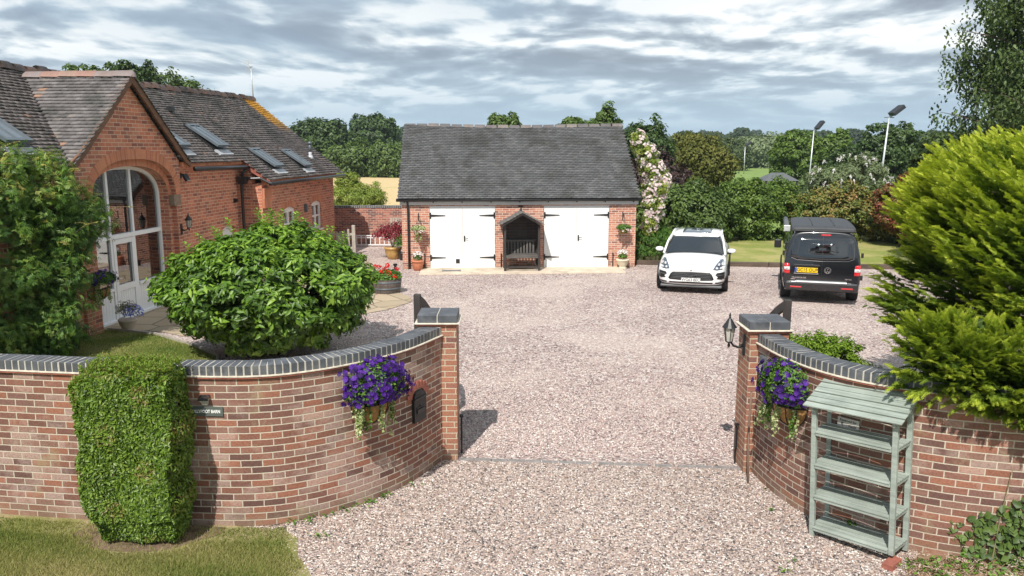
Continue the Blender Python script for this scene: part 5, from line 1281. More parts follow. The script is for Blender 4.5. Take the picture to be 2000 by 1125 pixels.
def decal(name, poly, mat, parent, bvh, axis, off=.004, dens=.05, depth=0, smooth=True):
    """patch wrapped on the body: poly in (a, z) coordinates, cast along +-y or +-x"""
    pts = []
    for i, p_ in enumerate(poly):
        q = poly[(i + 1) % len(poly)]; L = math.dist(p_, q); n_ = max(1, int(L / dens))
        for j in range(n_): pts.append((p_[0] + (q[0] - p_[0]) * j / n_, p_[1] + (q[1] - p_[1]) * j / n_))
    cx_ = sum(p_[0] for p_ in pts) / len(pts); cz_ = sum(p_[1] for p_ in pts) / len(pts)
    rings = [[(cx_, cz_)]]
    K = 4
    def cast(a, z):
        if axis[0] == 'y': o_ = Vector((a, 9 * axis[1], z)); d_ = Vector((0, -axis[1], 0))
        elif axis[0] == 'x': o_ = Vector((9 * axis[1], a, z)); d_ = Vector((-axis[1], 0, 0))
        else: o_ = Vector((a, z, 9)); d_ = Vector((0, 0, -1))
        h = bvh.ray_cast(o_, d_)
        if h[0] is None: return None
        return h[0] - d_ * off
    V = [cast(cx_, cz_)]; n_ = len(pts)
    for r_ in range(1, K + 1):
        for p_ in pts: V.append(cast(cx_ + (p_[0] - cx_) * r_ / K, cz_ + (p_[1] - cz_) * r_ / K))
    last = V[0] or Vector()
    for i, v in enumerate(V):
        if v is None: V[i] = V[i - n_] if i > n_ and V[i - n_] is not None else last
        last = V[i]
    F = [(0, 1 + j, 1 + (j + 1) % n_) for j in range(n_)]
    for r_ in range(K - 1):
        for j in range(n_): a_ = 1 + r_ * n_ + j; b_ = 1 + r_ * n_ + (j + 1) % n_; F.append((a_, b_, b_ + n_, a_ + n_))
    # skirt back to the body
    base = len(V); inw = Vector((0, -axis[1], 0)) if axis[0] == 'y' else (Vector((-axis[1], 0, 0)) if axis[0] == 'x' else Vector((0, 0, -1)))
    for j in range(n_): V.append(V[1 + (K - 1) * n_ + j] + inw * (off + .004))
    for j in range(n_): a_ = 1 + (K - 1) * n_ + j; b_ = 1 + (K - 1) * n_ + (j + 1) % n_; F.append((a_, b_, base + (j + 1) % n_, base + j))
    mb = MB().add([tuple(v) for v in V], F); o = mb.build(name, mat, parent, smooth=smooth)
    return o
def wheel(x, y, r, wd, parent, side):
    t = MB(); t.lathe([(r * .66, -wd / 2), (r * .94, -wd / 2), (r, -wd / 2 + .03), (r, wd / 2 - .03), (r * .94, wd / 2), (r * .66, wd / 2)], n=28)
    rot = Matrix.Rotation(R(90), 4, 'Y')
    w_ = empty('wheel', (x, y, r)); w_.parent = parent
    def put(mb, nm, m_, sm=True):
        mb.v = [tuple((rot @ Vector(v).to_4d()).xyz) for v in mb.v]; return mb.build(nm, m_, w_, smooth=sm)
    put(t, 'tyre', M['tyre'])
    k = MB(); s_ = side
    k.lathe([(r * .60, s_ * (wd / 2 - .05) - .012), (r * .66, s_ * (wd / 2 - .05) - .01), (r * .66, s_ * (wd / 2 - .05) + .01), (r * .60, s_ * (wd / 2 - .05) + .012)], n=28)
    k.lathe([(.07, s_ * (wd / 2 - .045) - .02), (.07, s_ * (wd / 2 - .045) + .02)], n=14)
    for i in range(5):
        for da in (-.12, .12):
            a_ = 2 * math.pi * i / 5; p0 = (.05 * math.cos(a_ + da), .05 * math.sin(a_ + da), s_ * (wd / 2 - .04)); p1 = (r * .64 * math.cos(a_ + da), r * .64 * math.sin(a_ + da), s_ * (wd / 2 - .04)); k.beam(p0, p1, .035, .02, up=(0, 0, 1))
    put(k, 'rim', M['alloy'], False)
    d_ = MB(); d_.lathe([(r * .62, s_ * (wd / 2 - .10) - .01), (r * .62, s_ * (wd / 2 - .10) + .01)], n=20); put(d_, 'brake_disc', M['black_metal'], False)
M['tyre'] = plain('tyre', (.018, .018, .019), .85, var=.2); M['alloy'] = plain('alloy', (.32, .33, .34), .3, metal=.8, var=.05)
M['car_white'] = plain('car_white', (.80, .80, .80), .25, var=.01, scale=2, coat=1.0)
M['car_black'] = plain('car_black', (.008, .0085, .011), .22, var=.05, coat=1.0)
M['van_roof'] = plain('van_roof', (.045, .047, .052), .6, var=.15)
M['trim'] = plain('trim', (.014, .014, .015), .5, var=.1); M['skid'] = plain('skid_grey', (.10, .105, .11), .5, var=.1)
M['lamp_dark'] = glassmat('lamp_dark', (.07, .09, .12), .05); M['lamp_red'] = glassmat('lamp_red', (.55, .012, .018), .1); M['lamp_clear'] = glassmat('lamp_clear', (.62, .60, .60), .1)
M['plate_white'] = plain('plate_white', (.78, .78, .76), .4, var=.01); M['plate_yellow'] = plain('plate_yellow', (.80, .52, .01), .4, var=.02); M['plate_blue'] = plain('plate_blue', (.02, .08, .4), .4, var=.02)
# --- white SUV; front faces local -y
ca = empty('white_car', (5.63, 24.05, 0), R(-16.2), 'white sports utility car parked on gravel facing the gateway with grey panoramic roof', 'car')
def st(y, w_, zb, zm, zs, zt, cr=.02, ywob=0): return [(0, y, zb), (w_ * .80, y, zb), (w_ * .96, y, zb + .08), (w_, y, zm), (w_ * .985, y, zs), (w_ * .86, y, zt), (w_ * .45, y, zt + cr), (0, y, zt + cr * 1.3)]
S_ = [st(-2.36, .66, .33, .50, .62, .70), st(-2.31, .80, .27, .50, .66, .76), st(-2.18, .90, .23, .50, .72, .83), st(-1.9, .955, .22, .52, .80, .90, .03), st(-1.45, .97, .22, .55, .89, .98, .04), st(-1.0, .965, .22, .58, .95, 1.04, .04), st(-.5, .96, .22, .6, .98, 1.06), st(.6, .96, .22, .6, 1.0, 1.08), st(1.5, .975, .24, .6, 1.0, 1.10), st(2.0, .95, .26, .6, .98, 1.10), st(2.28, .88, .30, .6, .94, 1.06), st(2.36, .78, .36, .6, .90, 1.0)]
body = loft('body', S_, M['car_white'], ca)
def gh(y, w_, z0, z1, w0=None): w0 = w0 or .86; return [(0, y, z0), (w0, y, z0), (w_ + (w0 - w_) * .35, y, z0 + (z1 - z0) * .62), (w_, y, z1 - .02), (w_ * .7, y, z1 + .01), (0, y, z1 + .02)]
glass = loft('windows', [gh(-1.12, .84, 1.0, 1.05), gh(-1.02, .82, 1.0, 1.10), gh(-.55, .76, 1.0, 1.38), gh(-.22, .70, 1.0, 1.55), gh(.6, .69, 1.0, 1.60), gh(1.4, .66, 1.0, 1.55), gh(1.9, .62, 1.0, 1.36), gh(2.16, .58, 1.0, 1.06)], M['screen_dark'] if 'screen_dark' in M else M['dark_glass'], ca)
roof = loft('roof', [[(0, y, z - .06), (w_ - .03, y, z - .07), (w_, y, z - .03), (w_ - .06, y, z + .01), (w_ * .5, y, z + .025), (0, y, z + .03)] for y, w_, z in ((-.36, .70, 1.49), (-.22, .715, 1.555), (.1, .72, 1.585), (.7, .715, 1.60), (1.3, .69, 1.57), (1.62, .66, 1.50), (1.75, .62, 1.44))], M['car_white'], ca)
bv = bvh_of([roof]); decal('sunroof', [(-.42, -.20), (.42, -.20), (.42, .28), (.42, 1.2), (-.42, 1.2), (-.42, .28)], M['dark_glass2'] if 'dark_glass2' in M else M['rooflight_glass'], ca, bv, ('z', 1), .004)
mb = MB()
for s_ in (-1, 1):
    mb.tube([(s_ * .875, -1.10, 1.03), (s_ * .80, -.62, 1.36), (s_ * .715, -.28, 1.535)], [.035, .032, .04], 8); mb.tube([(s_ * .715, -.3, 1.53), (s_ * .72, .6, 1.585), (s_ * .69, 1.4, 1.54), (s_ * .66, 1.95, 1.30), (s_ * .74, 2.2, 1.06)], [.03, .03, .04, .06, .07], 8)
    mb.tube([(s_ * .85, .25, 1.06), (s_ * .725, .25, 1.56)], .022, 6)
mb.build('roof_pillar', M['car_white'], ca, smooth=True)
bv = bvh_of([body])
gr = [(-.50, .65), (-.56, .60), (-.62, .47), (-.58, .43), (0, .40), (.58, .43), (.62, .47), (.56, .60), (.50, .65), (0, .665)]
g_ = decal('grille', gr, M['trim'], ca, bv, ('y', -1), .010)
for i in range(4):
    z = .465 + i * .045; w_ = .57 - i * .012; decal('grille_bar', [(-w_, z - .006), (w_, z - .006), (w_, z + .006), (-w_, z + .006)], M['skid'], g_, bv, ('y', -1), .018, .15)
for s_ in (-1, 1):
    decal('side_intake', [(s_ * .90, .67), (s_ * .70, .655), (s_ * .66, .59), (s_ * .73, .53), (s_ * .69, .48), (s_ * .90, .44)], M['trim'], ca, bv, ('y', -1), .010)
    decal('intake_blade', [(s_ * .89, .60), (s_ * .69, .585), (s_ * .69, .57), (s_ * .89, .58)], M['skid'], ca, bv, ('y', -1), .018); 
    hl = decal('headlight', [(s_ * .87, .965), (s_ * .76, .95), (s_ * .64, .84), (s_ * .585, .735), (s_ * .70, .72), (s_ * .84, .74), (s_ * .895, .82), (s_ * .90, .91)], M['lamp_dark'], ca, bv, ('y', -1), .010)
    for dx, z in ((.69, .78), (.80, .78), (.74, .86), (.83, .87)): decal('lens', [(s_ * dx - .03, z), (s_ * dx - .02, z - .022), (s_ * dx + .02, z - .022), (s_ * dx + .03, z), (s_ * dx + .02, z + .022), (s_ * dx - .02, z + .022)], M['lamp_clear'], hl, bv, ('y', -1), .016)
    decal('fog_slot', [(s_ * .92, .39), (s_ * .66, .37), (s_ * .66, .335), (s_ * .92, .335)], M['trim'], ca, bv, ('y', -1), .012)
    m2 = loft('wing_mirror', [[(0, -.05, -.06), (.09, -.05, -.05), (.12, -.05, 0), (.09, -.05, .06), (0, -.05, .07)], [(0, .0, -.07), (.11, .0, -.06), (.14, .0, 0), (.11, .0, .07), (0, .0, .08)], [(0, .05, -.06), (.10, .05, -.05), (.12, .05, 0), (.10, .05, .06), (0, .05, .07)]], M['car_white'], ca, sub=1)
    m2.location = (s_ * 1.04, -.72, 1.10); MB().bb((-.08, -.03, -.10), (.05, .03, -.05)).build('mirror_arm', M['trim'], m2, loc=(-s_ * .05, 0, 0))
    for y in (-1.50, 1.50): wheel(s_ * .86, y, .36, .26, ca, s_)
    decal('side_skirt', [(-2.3, .22), (2.3, .24), (2.3, .36), (-2.3, .32)], M['skid'], ca, bv, ('x', s_), .006, .2)
decal('lower_slot', [(-.60, .365), (.60, .365), (.58, .325), (-.58, .325)], M['trim'], ca, bv, ('y', -1), .012)
MB().bb((-.84, -2.30, .19), (.84, -1.9, .265)).build('skid_plate', M['skid'], ca, bevel=.03)
lp = MB().bb((-.26, -2.40, .375), (.26, -2.385, .485)).build('number_plate', M['plate_white'], ca, bevel=.003)
text_mesh('lettering', 'WG63 BEC', .118, M['letter_black'], lp, face_m((0, -2.4015, .43)), bold=.001, sx=.88)
decal('bonnet_badge', [(-.025, .70), (.025, .70), (.03, .735), (-.03, .735)], M['chrome'], ca, bv, ('y', -1), .012)
for s_ in (-1, 1):
    for yc in (-1.5, 1.5): MB().tube([(s_ * .955, yc + .42 * math.cos(t), .36 + .42 * math.sin(t)) for t in np.linspace(.05, math.pi - .05, 12)], .025, 6).build('wheel_arch', M['trim'], ca, smooth=True)
decal('wiper_panel', [(-.80, -1.16), (.80, -1.16), (.80, -1.08), (-.80, -1.08)], M['trim'], ca, bvh_of([body, glass]), ('z', 1), .006)

ca.scale = (1, 1, .955)
# --- black van; rear faces local -y
va = empty('black_van', (8.78, 22.65, 0), R(-18.0), 'black camper van on gravel with tailgate towards the gateway and rolled awning', 'van')
def vs_(y, w_=.95, zb=.30, zt=1.86, slant=0, wt=.76, belt=1.02): 
    f = lambda z: y + slant * max(0, (z - 1.0)) 
    return [(0, y, zb), (w_ * .86, y, zb), (w_ * .985, y, zb + .08), (w_, y, .62), (w_, f(belt), belt), (w_ - .05, f(1.35), 1.35), (wt + .05, f(1.68), min(1.68, zt - .06)), (wt - .03, f(zt), zt - .005), (wt * .5, f(zt), zt + .02), (0, f(zt), zt + .03)]
VS = [vs_(-2.44, .90, .36, 1.82, .26, .70), vs_(-2.42, .925, .33, 1.845, .25, .73), vs_(-2.34, .95, .31, 1.86, .22, .76), vs_(-2.1, .955, .30, 1.87, .08, .77), vs_(-1, .955, .30, 1.88), vs_(.4, .955, .30, 1.88), vs_(1.05, .95, .30, 1.84, 0, .74), vs_(1.55, .95, .30, 1.45, 0, .78), vs_(1.95, .94, .30, 1.16, 0, .82, 1.0), vs_(2.25, .90, .32, 1.02, 0, .78, .9), vs_(2.42, .82, .36, .86, 0, .7, .8)]
vb = loft('body', VS, M['car_black'], va)
bv = bvh_of([vb]); nb = ('y', -1)
MB().bb((-.90, -2.56, .36), (.90, -2.36, .60)).build('bumper', M['car_black'], va, bevel=.05)
MB().bb((-.62, -2.575, .575), (.62, -2.42, .615)).build('bumper_strip', M['chrome2'] if 'chrome2' in M else M['galv'], va, bevel=.015)
tg = decal('rear_window', [(-.78, 1.21), (-.62, 1.16), (0, 1.14), (.62, 1.16), (.78, 1.21), (.74, 1.66), (.68, 1.72), (-.68, 1.72), (-.74, 1.66)], M['dark_glass'], va, bv, nb, .006)
MB().tube([(-.76, -2.385, 1.20), (-.62, -2.40, 1.145), (0, -2.415, 1.125), (.62, -2.40, 1.145), (.76, -2.385, 1.20)], .009, 6).build('window_trim', M['chrome'], va)
decal('door_gap', [(-.004, .62), (.004, .62), (.004, 1.80), (-.004, 1.80)], M['trim'], va, bv, nb, .009)
decal('brake_light', [(-.06, 1.775), (.18, 1.775), (.18, 1.81), (-.06, 1.81)], M['lamp_red'], va, bv, nb, .012)
for s_ in (-1, 1):
    tl = decal('tail_light', [(s_ * .925, 1.06), (s_ * .80, 1.04), (s_ * .775, .78), (s_ * .935, .78)], M['lamp_red'], va, bv, nb, .014)
    decal('reversing_lamp', [(s_ * .93, .96), (s_ * .785, .96), (s_ * .78, .88), (s_ * .935, .88)], M['lamp_clear'], tl, bv, nb, .020)
    MB().bb((s_ * .62 - .14, -2.572, .44), (s_ * .62 + .14, -2.55, .475)).build('reflector', M['lamp_red'], va, bevel=.004)
    for y in (-1.52, 1.48): wheel(s_ * .84, y, .345, .26, va, s_)
    m2 = MB().bb((-.10, -.05, -.13), (.10, .05, .13)).build('wing_mirror', M['trim'], va, loc=(s_ * 1.08, 1.25, 1.15), bevel=.03)
    decal('side_window', [(-2.0, 1.14), (.9, 1.14), (.9, 1.58), (-1.95, 1.60)], M['dark_glass'], va, bv, ('x', s_), .005, .2)
    MB().bb((-.03, -.02, -.06), (.03, .02, .06)).build('door_hinge', M['trim'], va, loc=(s_ * .955, -2.3, 1.30)); MB().bb((-.03, -.02, -.06), (.03, .02, .06)).build('door_hinge', M['trim'], va, loc=(s_ * .965, -2.32, .72))
decal('lower_valance', [(-.80, .36), (.80, .36), (.78, .30), (-.78, .30)], M['trim'], va, bv, nb, .01)
hb = MB().bb((-.70, -2.485, 1.035 - .05), (-.05, -2.43, 1.035)).build('tailgate_handle', M['trim'], va, bevel=.008)
pl = MB().bb((-.66, -2.475, .83), (-.10, -2.455, .955)).build('number_plate', M['plate_yellow'], va, bevel=.003)
MB().bb((-.66, -2.478, .832), (-.61, -2.4755, .953)).build('blue_band', M['plate_blue'], pl)
text_mesh('lettering', 'GC15 OUP', .125, M['letter_black'], pl, face_m((-.355, -2.4785, .893)), bold=.001, sx=.86)
MB().bb((-.68, -2.482, .79), (-.08, -2.45, .806)).build('plate_strip', M['chrome'], va, bevel=.003)
em = MB(); n_ = 28
em.tube([(.14 + .078 * math.cos(t), -2.462, .90 + .078 * math.sin(t)) for t in np.linspace(0, 2 * math.pi, n_)], .009, 6)
for a_, b_ in (((-.030, .068), (0, .012)), ((0, .012), (.030, .068)), ((-.062, .040), (-.030, -.062)), ((-.030, -.062), (0, -.004)), ((0, -.004), (.030, -.062)), ((.030, -.062), (.062, .040))):
    em.beam((.14 + a_[0], -2.464, .90 + a_[1]), (.14 + b_[0], -2.464, .90 + b_[1]), .013, .013, up=(0, 1, 0))
em.build('emblem', M['chrome'], va)
text_mesh('badge_lettering', 'TRANSPORTER', .055, M['chrome'], va, face_m((-.55, -2.462, .685)), bold=.001, sx=.95); text_mesh('badge_lettering', '180 TDI', .05, M['chrome'], va, face_m((.64, -2.462, .685)), bold=.001)
MB().bb((-.75, -2.462, .635), (-.64, -2.452, .655)).build('badge', M['chrome'], va)
rf = loft('pop_top_roof', [[(0, y, z - .10), (w_ - .02, y, z - .10), (w_, y, z - .05), (w_ - .03, y, z), (w_ * .6, y, z + .015), (0, y, z + .02)] for y, w_, z in ((-2.16, .76, 1.93), (-2.10, .79, 1.98), (-1.9, .80, 2.0), (-.5, .80, 2.02), (.9, .78, 2.0), (1.15, .70, 1.95))], M['van_roof'], va)
bv2 = bvh_of([rf])
for x in (-.27, .27): decal('roof_rib', [(x - .012, -2.0), (x + .012, -2.0), (x + .012, 1.0), (x - .012, 1.0)], M['trim'], rf, bv2, ('z', 1), .008, .2)
MB().bb((-.79, -2.19, 1.865), (.79, -2.12, 1.905)).build('roof_seal', M['trim'], va, bevel=.01)
MB().tube([(-.90, -1.95, 1.92), (-.90, 1.0, 1.92)], .075, 12).build('awning', M['awning'] if 'awning' in M else M['skid'], va, smooth=True)
MB().bb((-.985, -1.985, 1.84), (-.82, -1.95, 2.0)).build('awning_cap', M['galv'], va, bevel=.01)
for s_ in (-1, 1):
    for yc in (-1.52, 1.48): MB().tube([(s_ * .948, yc + .41 * math.cos(t), .345 + .41 * math.sin(t)) for t in np.linspace(.05, math.pi - .05, 12)], .025, 6).build('wheel_arch', M['trim'], va, smooth=True)

# ------------------------------------------------------------------ garden shrubs
rng = np.random.default_rng(101)
# big rounded laurel in front of the barn: domed top, drawn in towards the base
def laurel_shape(cc):
    c = cc.copy(); z = c[:, 2]; k = np.where(z < .9, .66 + .34 * np.clip(z / .9, 0, 1), 1.0)
    k2 = np.where(z > 1.4, 1 - .42 * np.clip((z - 1.4) / 1.2, 0, 1), 1.0)
    c[:, 0] *= k * k2; c[:, 1] *= k * k2; return c
lr = empty('laurel_bush', (-4.68, 15.3, 0), 0, 'big rounded glossy laurel bush standing on gravel behind the curved wall', 'bush')
P, N, tone = crown((0, 0, 1.34), (2.12, 1.80, 1.24), 470, .25, 100, rng, lumps=.07, zlow=-.92, inner=.10, shape=laurel_shape)
D = N * .6 + rng.normal(size=N.shape) * .5; D[:, 2] += .25
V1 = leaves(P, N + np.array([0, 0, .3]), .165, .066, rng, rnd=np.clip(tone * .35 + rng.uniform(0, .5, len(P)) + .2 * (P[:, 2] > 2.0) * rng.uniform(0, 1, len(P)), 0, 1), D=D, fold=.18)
# upright shoots breaking the outline
P2 = []; N2 = []; D2 = []
for k in range(45):
    d = sphere_dirs(1, rng)[0]; d[2] = abs(d[2]) * .8 + .1; b = laurel_shape(np.array([[d[0] * 2.0, d[1] * 1.75, 1.45 + d[2] * 1.22]]))[0]
    for j in range(16):
        a = j * 2.4; rad = np.array([math.cos(a), math.sin(a), .5]); P2.append(b + np.array([0, 0, .011 * j]) + rad * .05 + d * .012 * j); N2.append(np.array([-.5 * rad[0], -.5 * rad[1], 1.0])); D2.append(rad + np.array([0, 0, .4]))
V2 = leaves(np.array(P2), np.array(N2), .13, .05, rng, D=np.array(D2), rnd=rng.uniform(.45, 1, len(P2)), fold=.15)
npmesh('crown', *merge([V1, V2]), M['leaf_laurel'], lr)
mb = MB()
for k in range(8):
    a = k * .8; mb.tube([(.10 * math.cos(a), .1 * math.sin(a), -.05), (.35 * math.cos(a), .3 * math.sin(a), .5), (1.0 * math.cos(a), .85 * math.sin(a), 1.3)], [.04, .03, .015], 6)
mb.tube([(-.9, -.3, 0), (-.75, -.25, .4), (-.6, -.2, .8)], [.02, .02, .015], 5).build('stem', M['bark'], lr, smooth=True)

# clipped hedge block on the verge
hd = empty('clipped_hedge', (-3.79, 7.66, 0), 0, 'tall box shaped clipped green hedge standing on the verge against the brick wall', 'hedge')
n = 27000; q = rng.uniform(-1, 1, (n, 3)); ax = rng.choice(3, n, p=[.24, .50, .26]); sg_ = rng.choice([-1, 1], n); sg_[(ax == 1) & (rng.uniform(size=n) < .85)] = -1; sg_[(ax == 2)] = 1
q[np.arange(n), ax] = sg_ * (1 - rng.exponential(.07, n)); nn = np.zeros((n, 3)); nn[np.arange(n), ax] = sg_
hz_ = (q[:, 2] + 1) / 2; wdt = .43 + .07 * hz_ ; wdt = np.where(hz_ < .14, wdt * (.88 + .12 * (hz_ / .14)), wdt)
P = np.stack([q[:, 0] * wdt + .03 * np.sin(q[:, 2] * 6) - .02, q[:, 1] * np.where(hz_ < .15, .14 + .12 * hz_ / .15, .28), .07 + hz_ * 1.80], 1)
# rounded corners and lumps
lump = .04 * np.sin(P[:, 0] * 11 + P[:, 2] * 7) * np.cos(P[:, 2] * 9 + P[:, 0] * 4) + .012 * np.sin(P[:, 2] * 4.3 + 1) * np.cos(P[:, 0] * 6)
topn = np.clip((hz_ - .90) / .10, 0, 1); P[:, 1] *= 1 - .16 * topn ** 2; P[:, 0] *= 1 - .07 * topn ** 2; P += nn * lump[:, None]
P[:, 0] *= 1 - .05 * np.abs(q[:, 1]) ** 4; edge = (np.abs(q[:, 0]) > .8) & (q[:, 2] > .85); P[edge, 2] -= .05
Nn = nn + rng.normal(size=P.shape) * .55 + np.array([0, 0, .3]); Dd = nn * .5 + rng.normal(size=P.shape) * .6 + np.array([0, 0, .45])
rn = np.clip(rng.uniform(0, .8, n) + .30 * (np.sin(P[:, 0] * 9) * np.sin(P[:, 2] * 8 + 1) > .55) + .22 * (hz_ > .97), 0, .97)
A1 = leaves(P, Nn, .056, .022, rng, D=Dd, rnd=rn, fold=.2)
ns = 420; qs = rng.uniform(-1, 1, (ns, 2)); P = np.repeat(np.stack([qs[:, 0] * .44, qs[:, 1] * .22, np.full(ns, 1.86)], 1), 9, 0); j = np.tile(np.arange(9), ns)
lean = np.repeat(rng.normal(size=(ns, 2)) * .35, 9, 0); hh = np.repeat(rng.uniform(.3, 1, ns) ** 2, 9); P[:, 2] += j * .0115 * hh; P[:, :2] += lean * (j * .01)[:, None]
an = j * 2.4; Dd = np.stack([np.cos(an), np.sin(an), np.full(len(an), .9)], 1); A2 = leaves(P + Dd * .012, np.stack([-np.cos(an), -np.sin(an), np.ones(len(an))], 1), .036, .014, rng, D=Dd, rnd=rng.uniform(.55, .95, len(P)))
npmesh('foliage', *merge([A1, A2]), M['leaf_hedge'], hd)
mb = MB()
for k in range(7): mb.tube([(-.3 + k * .1, .05 * math.sin(k), -.03), (-.36 + k * .12, .08 * math.cos(k), .5), (-.42 + k * .14, 0, 1.5)], [.022, .018, .008], 6)
mb.build('stem', M['bark'], hd, smooth=True)

# golden conifer spilling over the right wall: feathery sprays
cf = empty('golden_conifer', (8.45, 9.35, 0), 0, 'large golden yellow feathery conifer spilling over the wall above the plant stand', 'conifer')
def spray(n_side, L, rng):
    """flat feathery spray of slivers lying in the x-y plane, along +x"""
    V = []; F = []; T = []
    def sl(p, d, l, w_, t):
        d = d / np.linalg.norm(d); s_ = np.array([-d[1], d[0], 0]) * w_; b = len(V)
        V.extend([p - s_ * .6, p + s_ * .6, p + d * l * .6 + s_ + np.array([0, 0, .004]), p + d * l, p + d * l * .6 - s_]); F.extend([(b, b + 1, b + 2), (b, b + 2, b + 4), (b + 4, b + 2, b + 3)]); T.extend([t] * 3)
    for i in range(n_side):
        f = (i + .5) / n_side
        for s_ in (-1, 1):
            a = s_ * (.62 - .2 * f); l = L * .42 * (1 - f * .75); p = np.array([L * f * .9, 0, -.03 * f * f]); d = np.array([math.cos(a), math.sin(a), rng.uniform(-.1, .25)])
            sl(p, d, l, .006 + .004 * (1 - f), f)
            for k in (.35, .65): 
                for s2 in (-1, 1): b_ = a + s2 * .55; sl(p + d * l * k, np.array([math.cos(b_), math.sin(b_), rng.uniform(-.1, .3)]), l * .45, .005, min(1, f + .15))
    sl(np.zeros(3), np.array([1, 0, 0]), L * 1.05, .010, .8)
    return np.array(V), np.array(F), np.array(T)
tmpl = [spray(6, .24, rng) for _ in range(5)]
def put_sprays(P, X, N, size, tone, rng):
    X = unit(X); N = unit(N - X * (N * X).sum(1, keepdims=True)); Y = np.cross(N, X); parts = []
    pick = rng.integers(0, len(tmpl), len(P))
    for k, (V, F, T) in enumerate(tmpl):
        m = pick == k
        if not m.any(): continue
        s_ = size[m][:, None, None]; W_ = P[m][:, None, :] + (V[None, :, 0:1] * X[m][:, None, :] + V[None, :, 1:2] * Y[m][:, None, :] + V[None, :, 2:3] * N[m][:, None, :]) * s_
        nI = m.sum(); FF = (F[None] + (np.arange(nI) * len(V))[:, None, None]).reshape(-1, 3)
        rr = np.clip(tone[m][:, None] * .75 + T[None] * .30 - .05 + rng.uniform(-.08, .08, (nI, len(F))), 0, 1).ravel()
        parts.append((W_.reshape(-1, 3), FF, rr))
    return merge(parts)
ZT = [1.15, 1.5, 1.8, 2.1, 2.5, 3.1, 3.55, 3.9, 4.15]; XL = [5.9, 5.1, 4.72, 4.85, 5.25, 5.2, 5.5, 6.3, 7.6]; YF = [6.5, 6.6, 6.85, 7.15, 7.5, 7.9, 8.3, 8.7, 9.2]
def surf(u, z, inset=0.):  # lumpy boxy envelope in local coordinates; u azimuth
    cu, su = np.cos(u), np.sin(u); k = (np.abs(cu) ** 2.6 + np.abs(su) ** 2.6) ** (-1 / 2.6); a_ = (8.9 - np.interp(z, ZT, XL)) * (1 - inset); yf = np.interp(z, ZT, YF)
    r_ = 1 + .035 * np.sin(u * 5 + z * 3) + .04 * np.sin(z * 7 + u * 4) + .025 * np.sin(u * 13 - z * 9)
    return np.stack([8.9 - 8.45 + a_ * cu * k * r_, yf + 2.1 - 9.35 + 2.1 * (1 - inset) * su * k * r_, z], 1)
nb = 2100
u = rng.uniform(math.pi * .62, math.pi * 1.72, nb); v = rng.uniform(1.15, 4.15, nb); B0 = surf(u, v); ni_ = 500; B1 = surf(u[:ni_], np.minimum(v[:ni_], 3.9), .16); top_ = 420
B2 = surf(rng.uniform(math.pi * .5, math.pi * 1.9, top_), np.full(top_, 3.95)); B2 = B2 * np.array([1, 1, 1]) ; f_ = rng.uniform(.2, 1, (top_, 1)); ctr_ = np.array([.45, .5, 4.15]); B2 = ctr_ + (B2 - ctr_) * f_
nd_ = 620; dd_ = sphere_dirs(nd_ * 2, rng); dd_ = dd_[dd_[:, 1] < .35][:nd_]; tt = rng.uniform(0, 1, len(dd_)); B3 = np.stack([-4.45 + tt * 1.9, -1.82 - tt * .80, 2.0 - .42 * tt], 1) + dd_ * np.array([.34, .34, .36])
B0 = np.concatenate([B0, B2, B3, B1]); outd = unit(B0 - np.array([.45, .3, 2.0])); outd[len(u) + top_:len(u) + top_ + len(B3)] = unit(dd_ + np.array([-.3, -.3, 0])); outd[len(u):len(u) + top_, 2] += .6; outd = unit(outd); nb = len(B0); deep = np.arange(nb) >= nb - ni_  # deep sprays get a darker tone, painting shade inside the crown
P = []; X = []; Nn = []; sz = []; tn = []
for k in range(nb):
    b = B0[k]; o = outd[k]; L = rng.uniform(.35, .80) if rng.uniform() < .75 else rng.uniform(.8, 1.15); dirn = o * .8 + np.array([-.30, -.12, .36]) + rng.normal(size=3) * .14; dirn /= np.linalg.norm(dirn)
    start = b - dirn * L * .8; nsp = 18
    tw = rng.uniform(0, 1)
    for j in range(nsp):
        f = (j + .6) / nsp; p = start + dirn * L * f + np.array([0, 0, .05 * f * f]); side = np.cross(dirn, [0, 0, 1]); side /= np.linalg.norm(side) + 1e-6
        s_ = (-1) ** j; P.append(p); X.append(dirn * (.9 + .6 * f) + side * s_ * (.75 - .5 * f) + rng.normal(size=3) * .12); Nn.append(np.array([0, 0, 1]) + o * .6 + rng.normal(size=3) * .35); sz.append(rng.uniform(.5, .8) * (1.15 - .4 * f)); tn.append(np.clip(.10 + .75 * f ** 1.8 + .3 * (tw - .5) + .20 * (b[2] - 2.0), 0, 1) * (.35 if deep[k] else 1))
P, X, Nn, sz, tn = map(np.array, (P, X, Nn, sz, tn))
npmesh('crown', *put_sprays(P, X, Nn, sz, tn, rng), M['leaf_conifer'], cf)
mb = MB(); mb.tube([(0, 0, -.1), (0, 0, 1.5), (.1, 0, 3.6)], [.16, .13, .04], 8)
for k in range(0, nb, 16):
    b = B0[k]; zb_ = max(.4, min(2.8, b[2] - .8)); mb.tube([(0, 0, zb_), tuple(b * .5 + np.array([0, 0, zb_ * .5])), tuple(b - outd[k] * .35)], [.035, .022, .008], 5)
mb.build('trunk', M['bark'], cf, smooth=True)

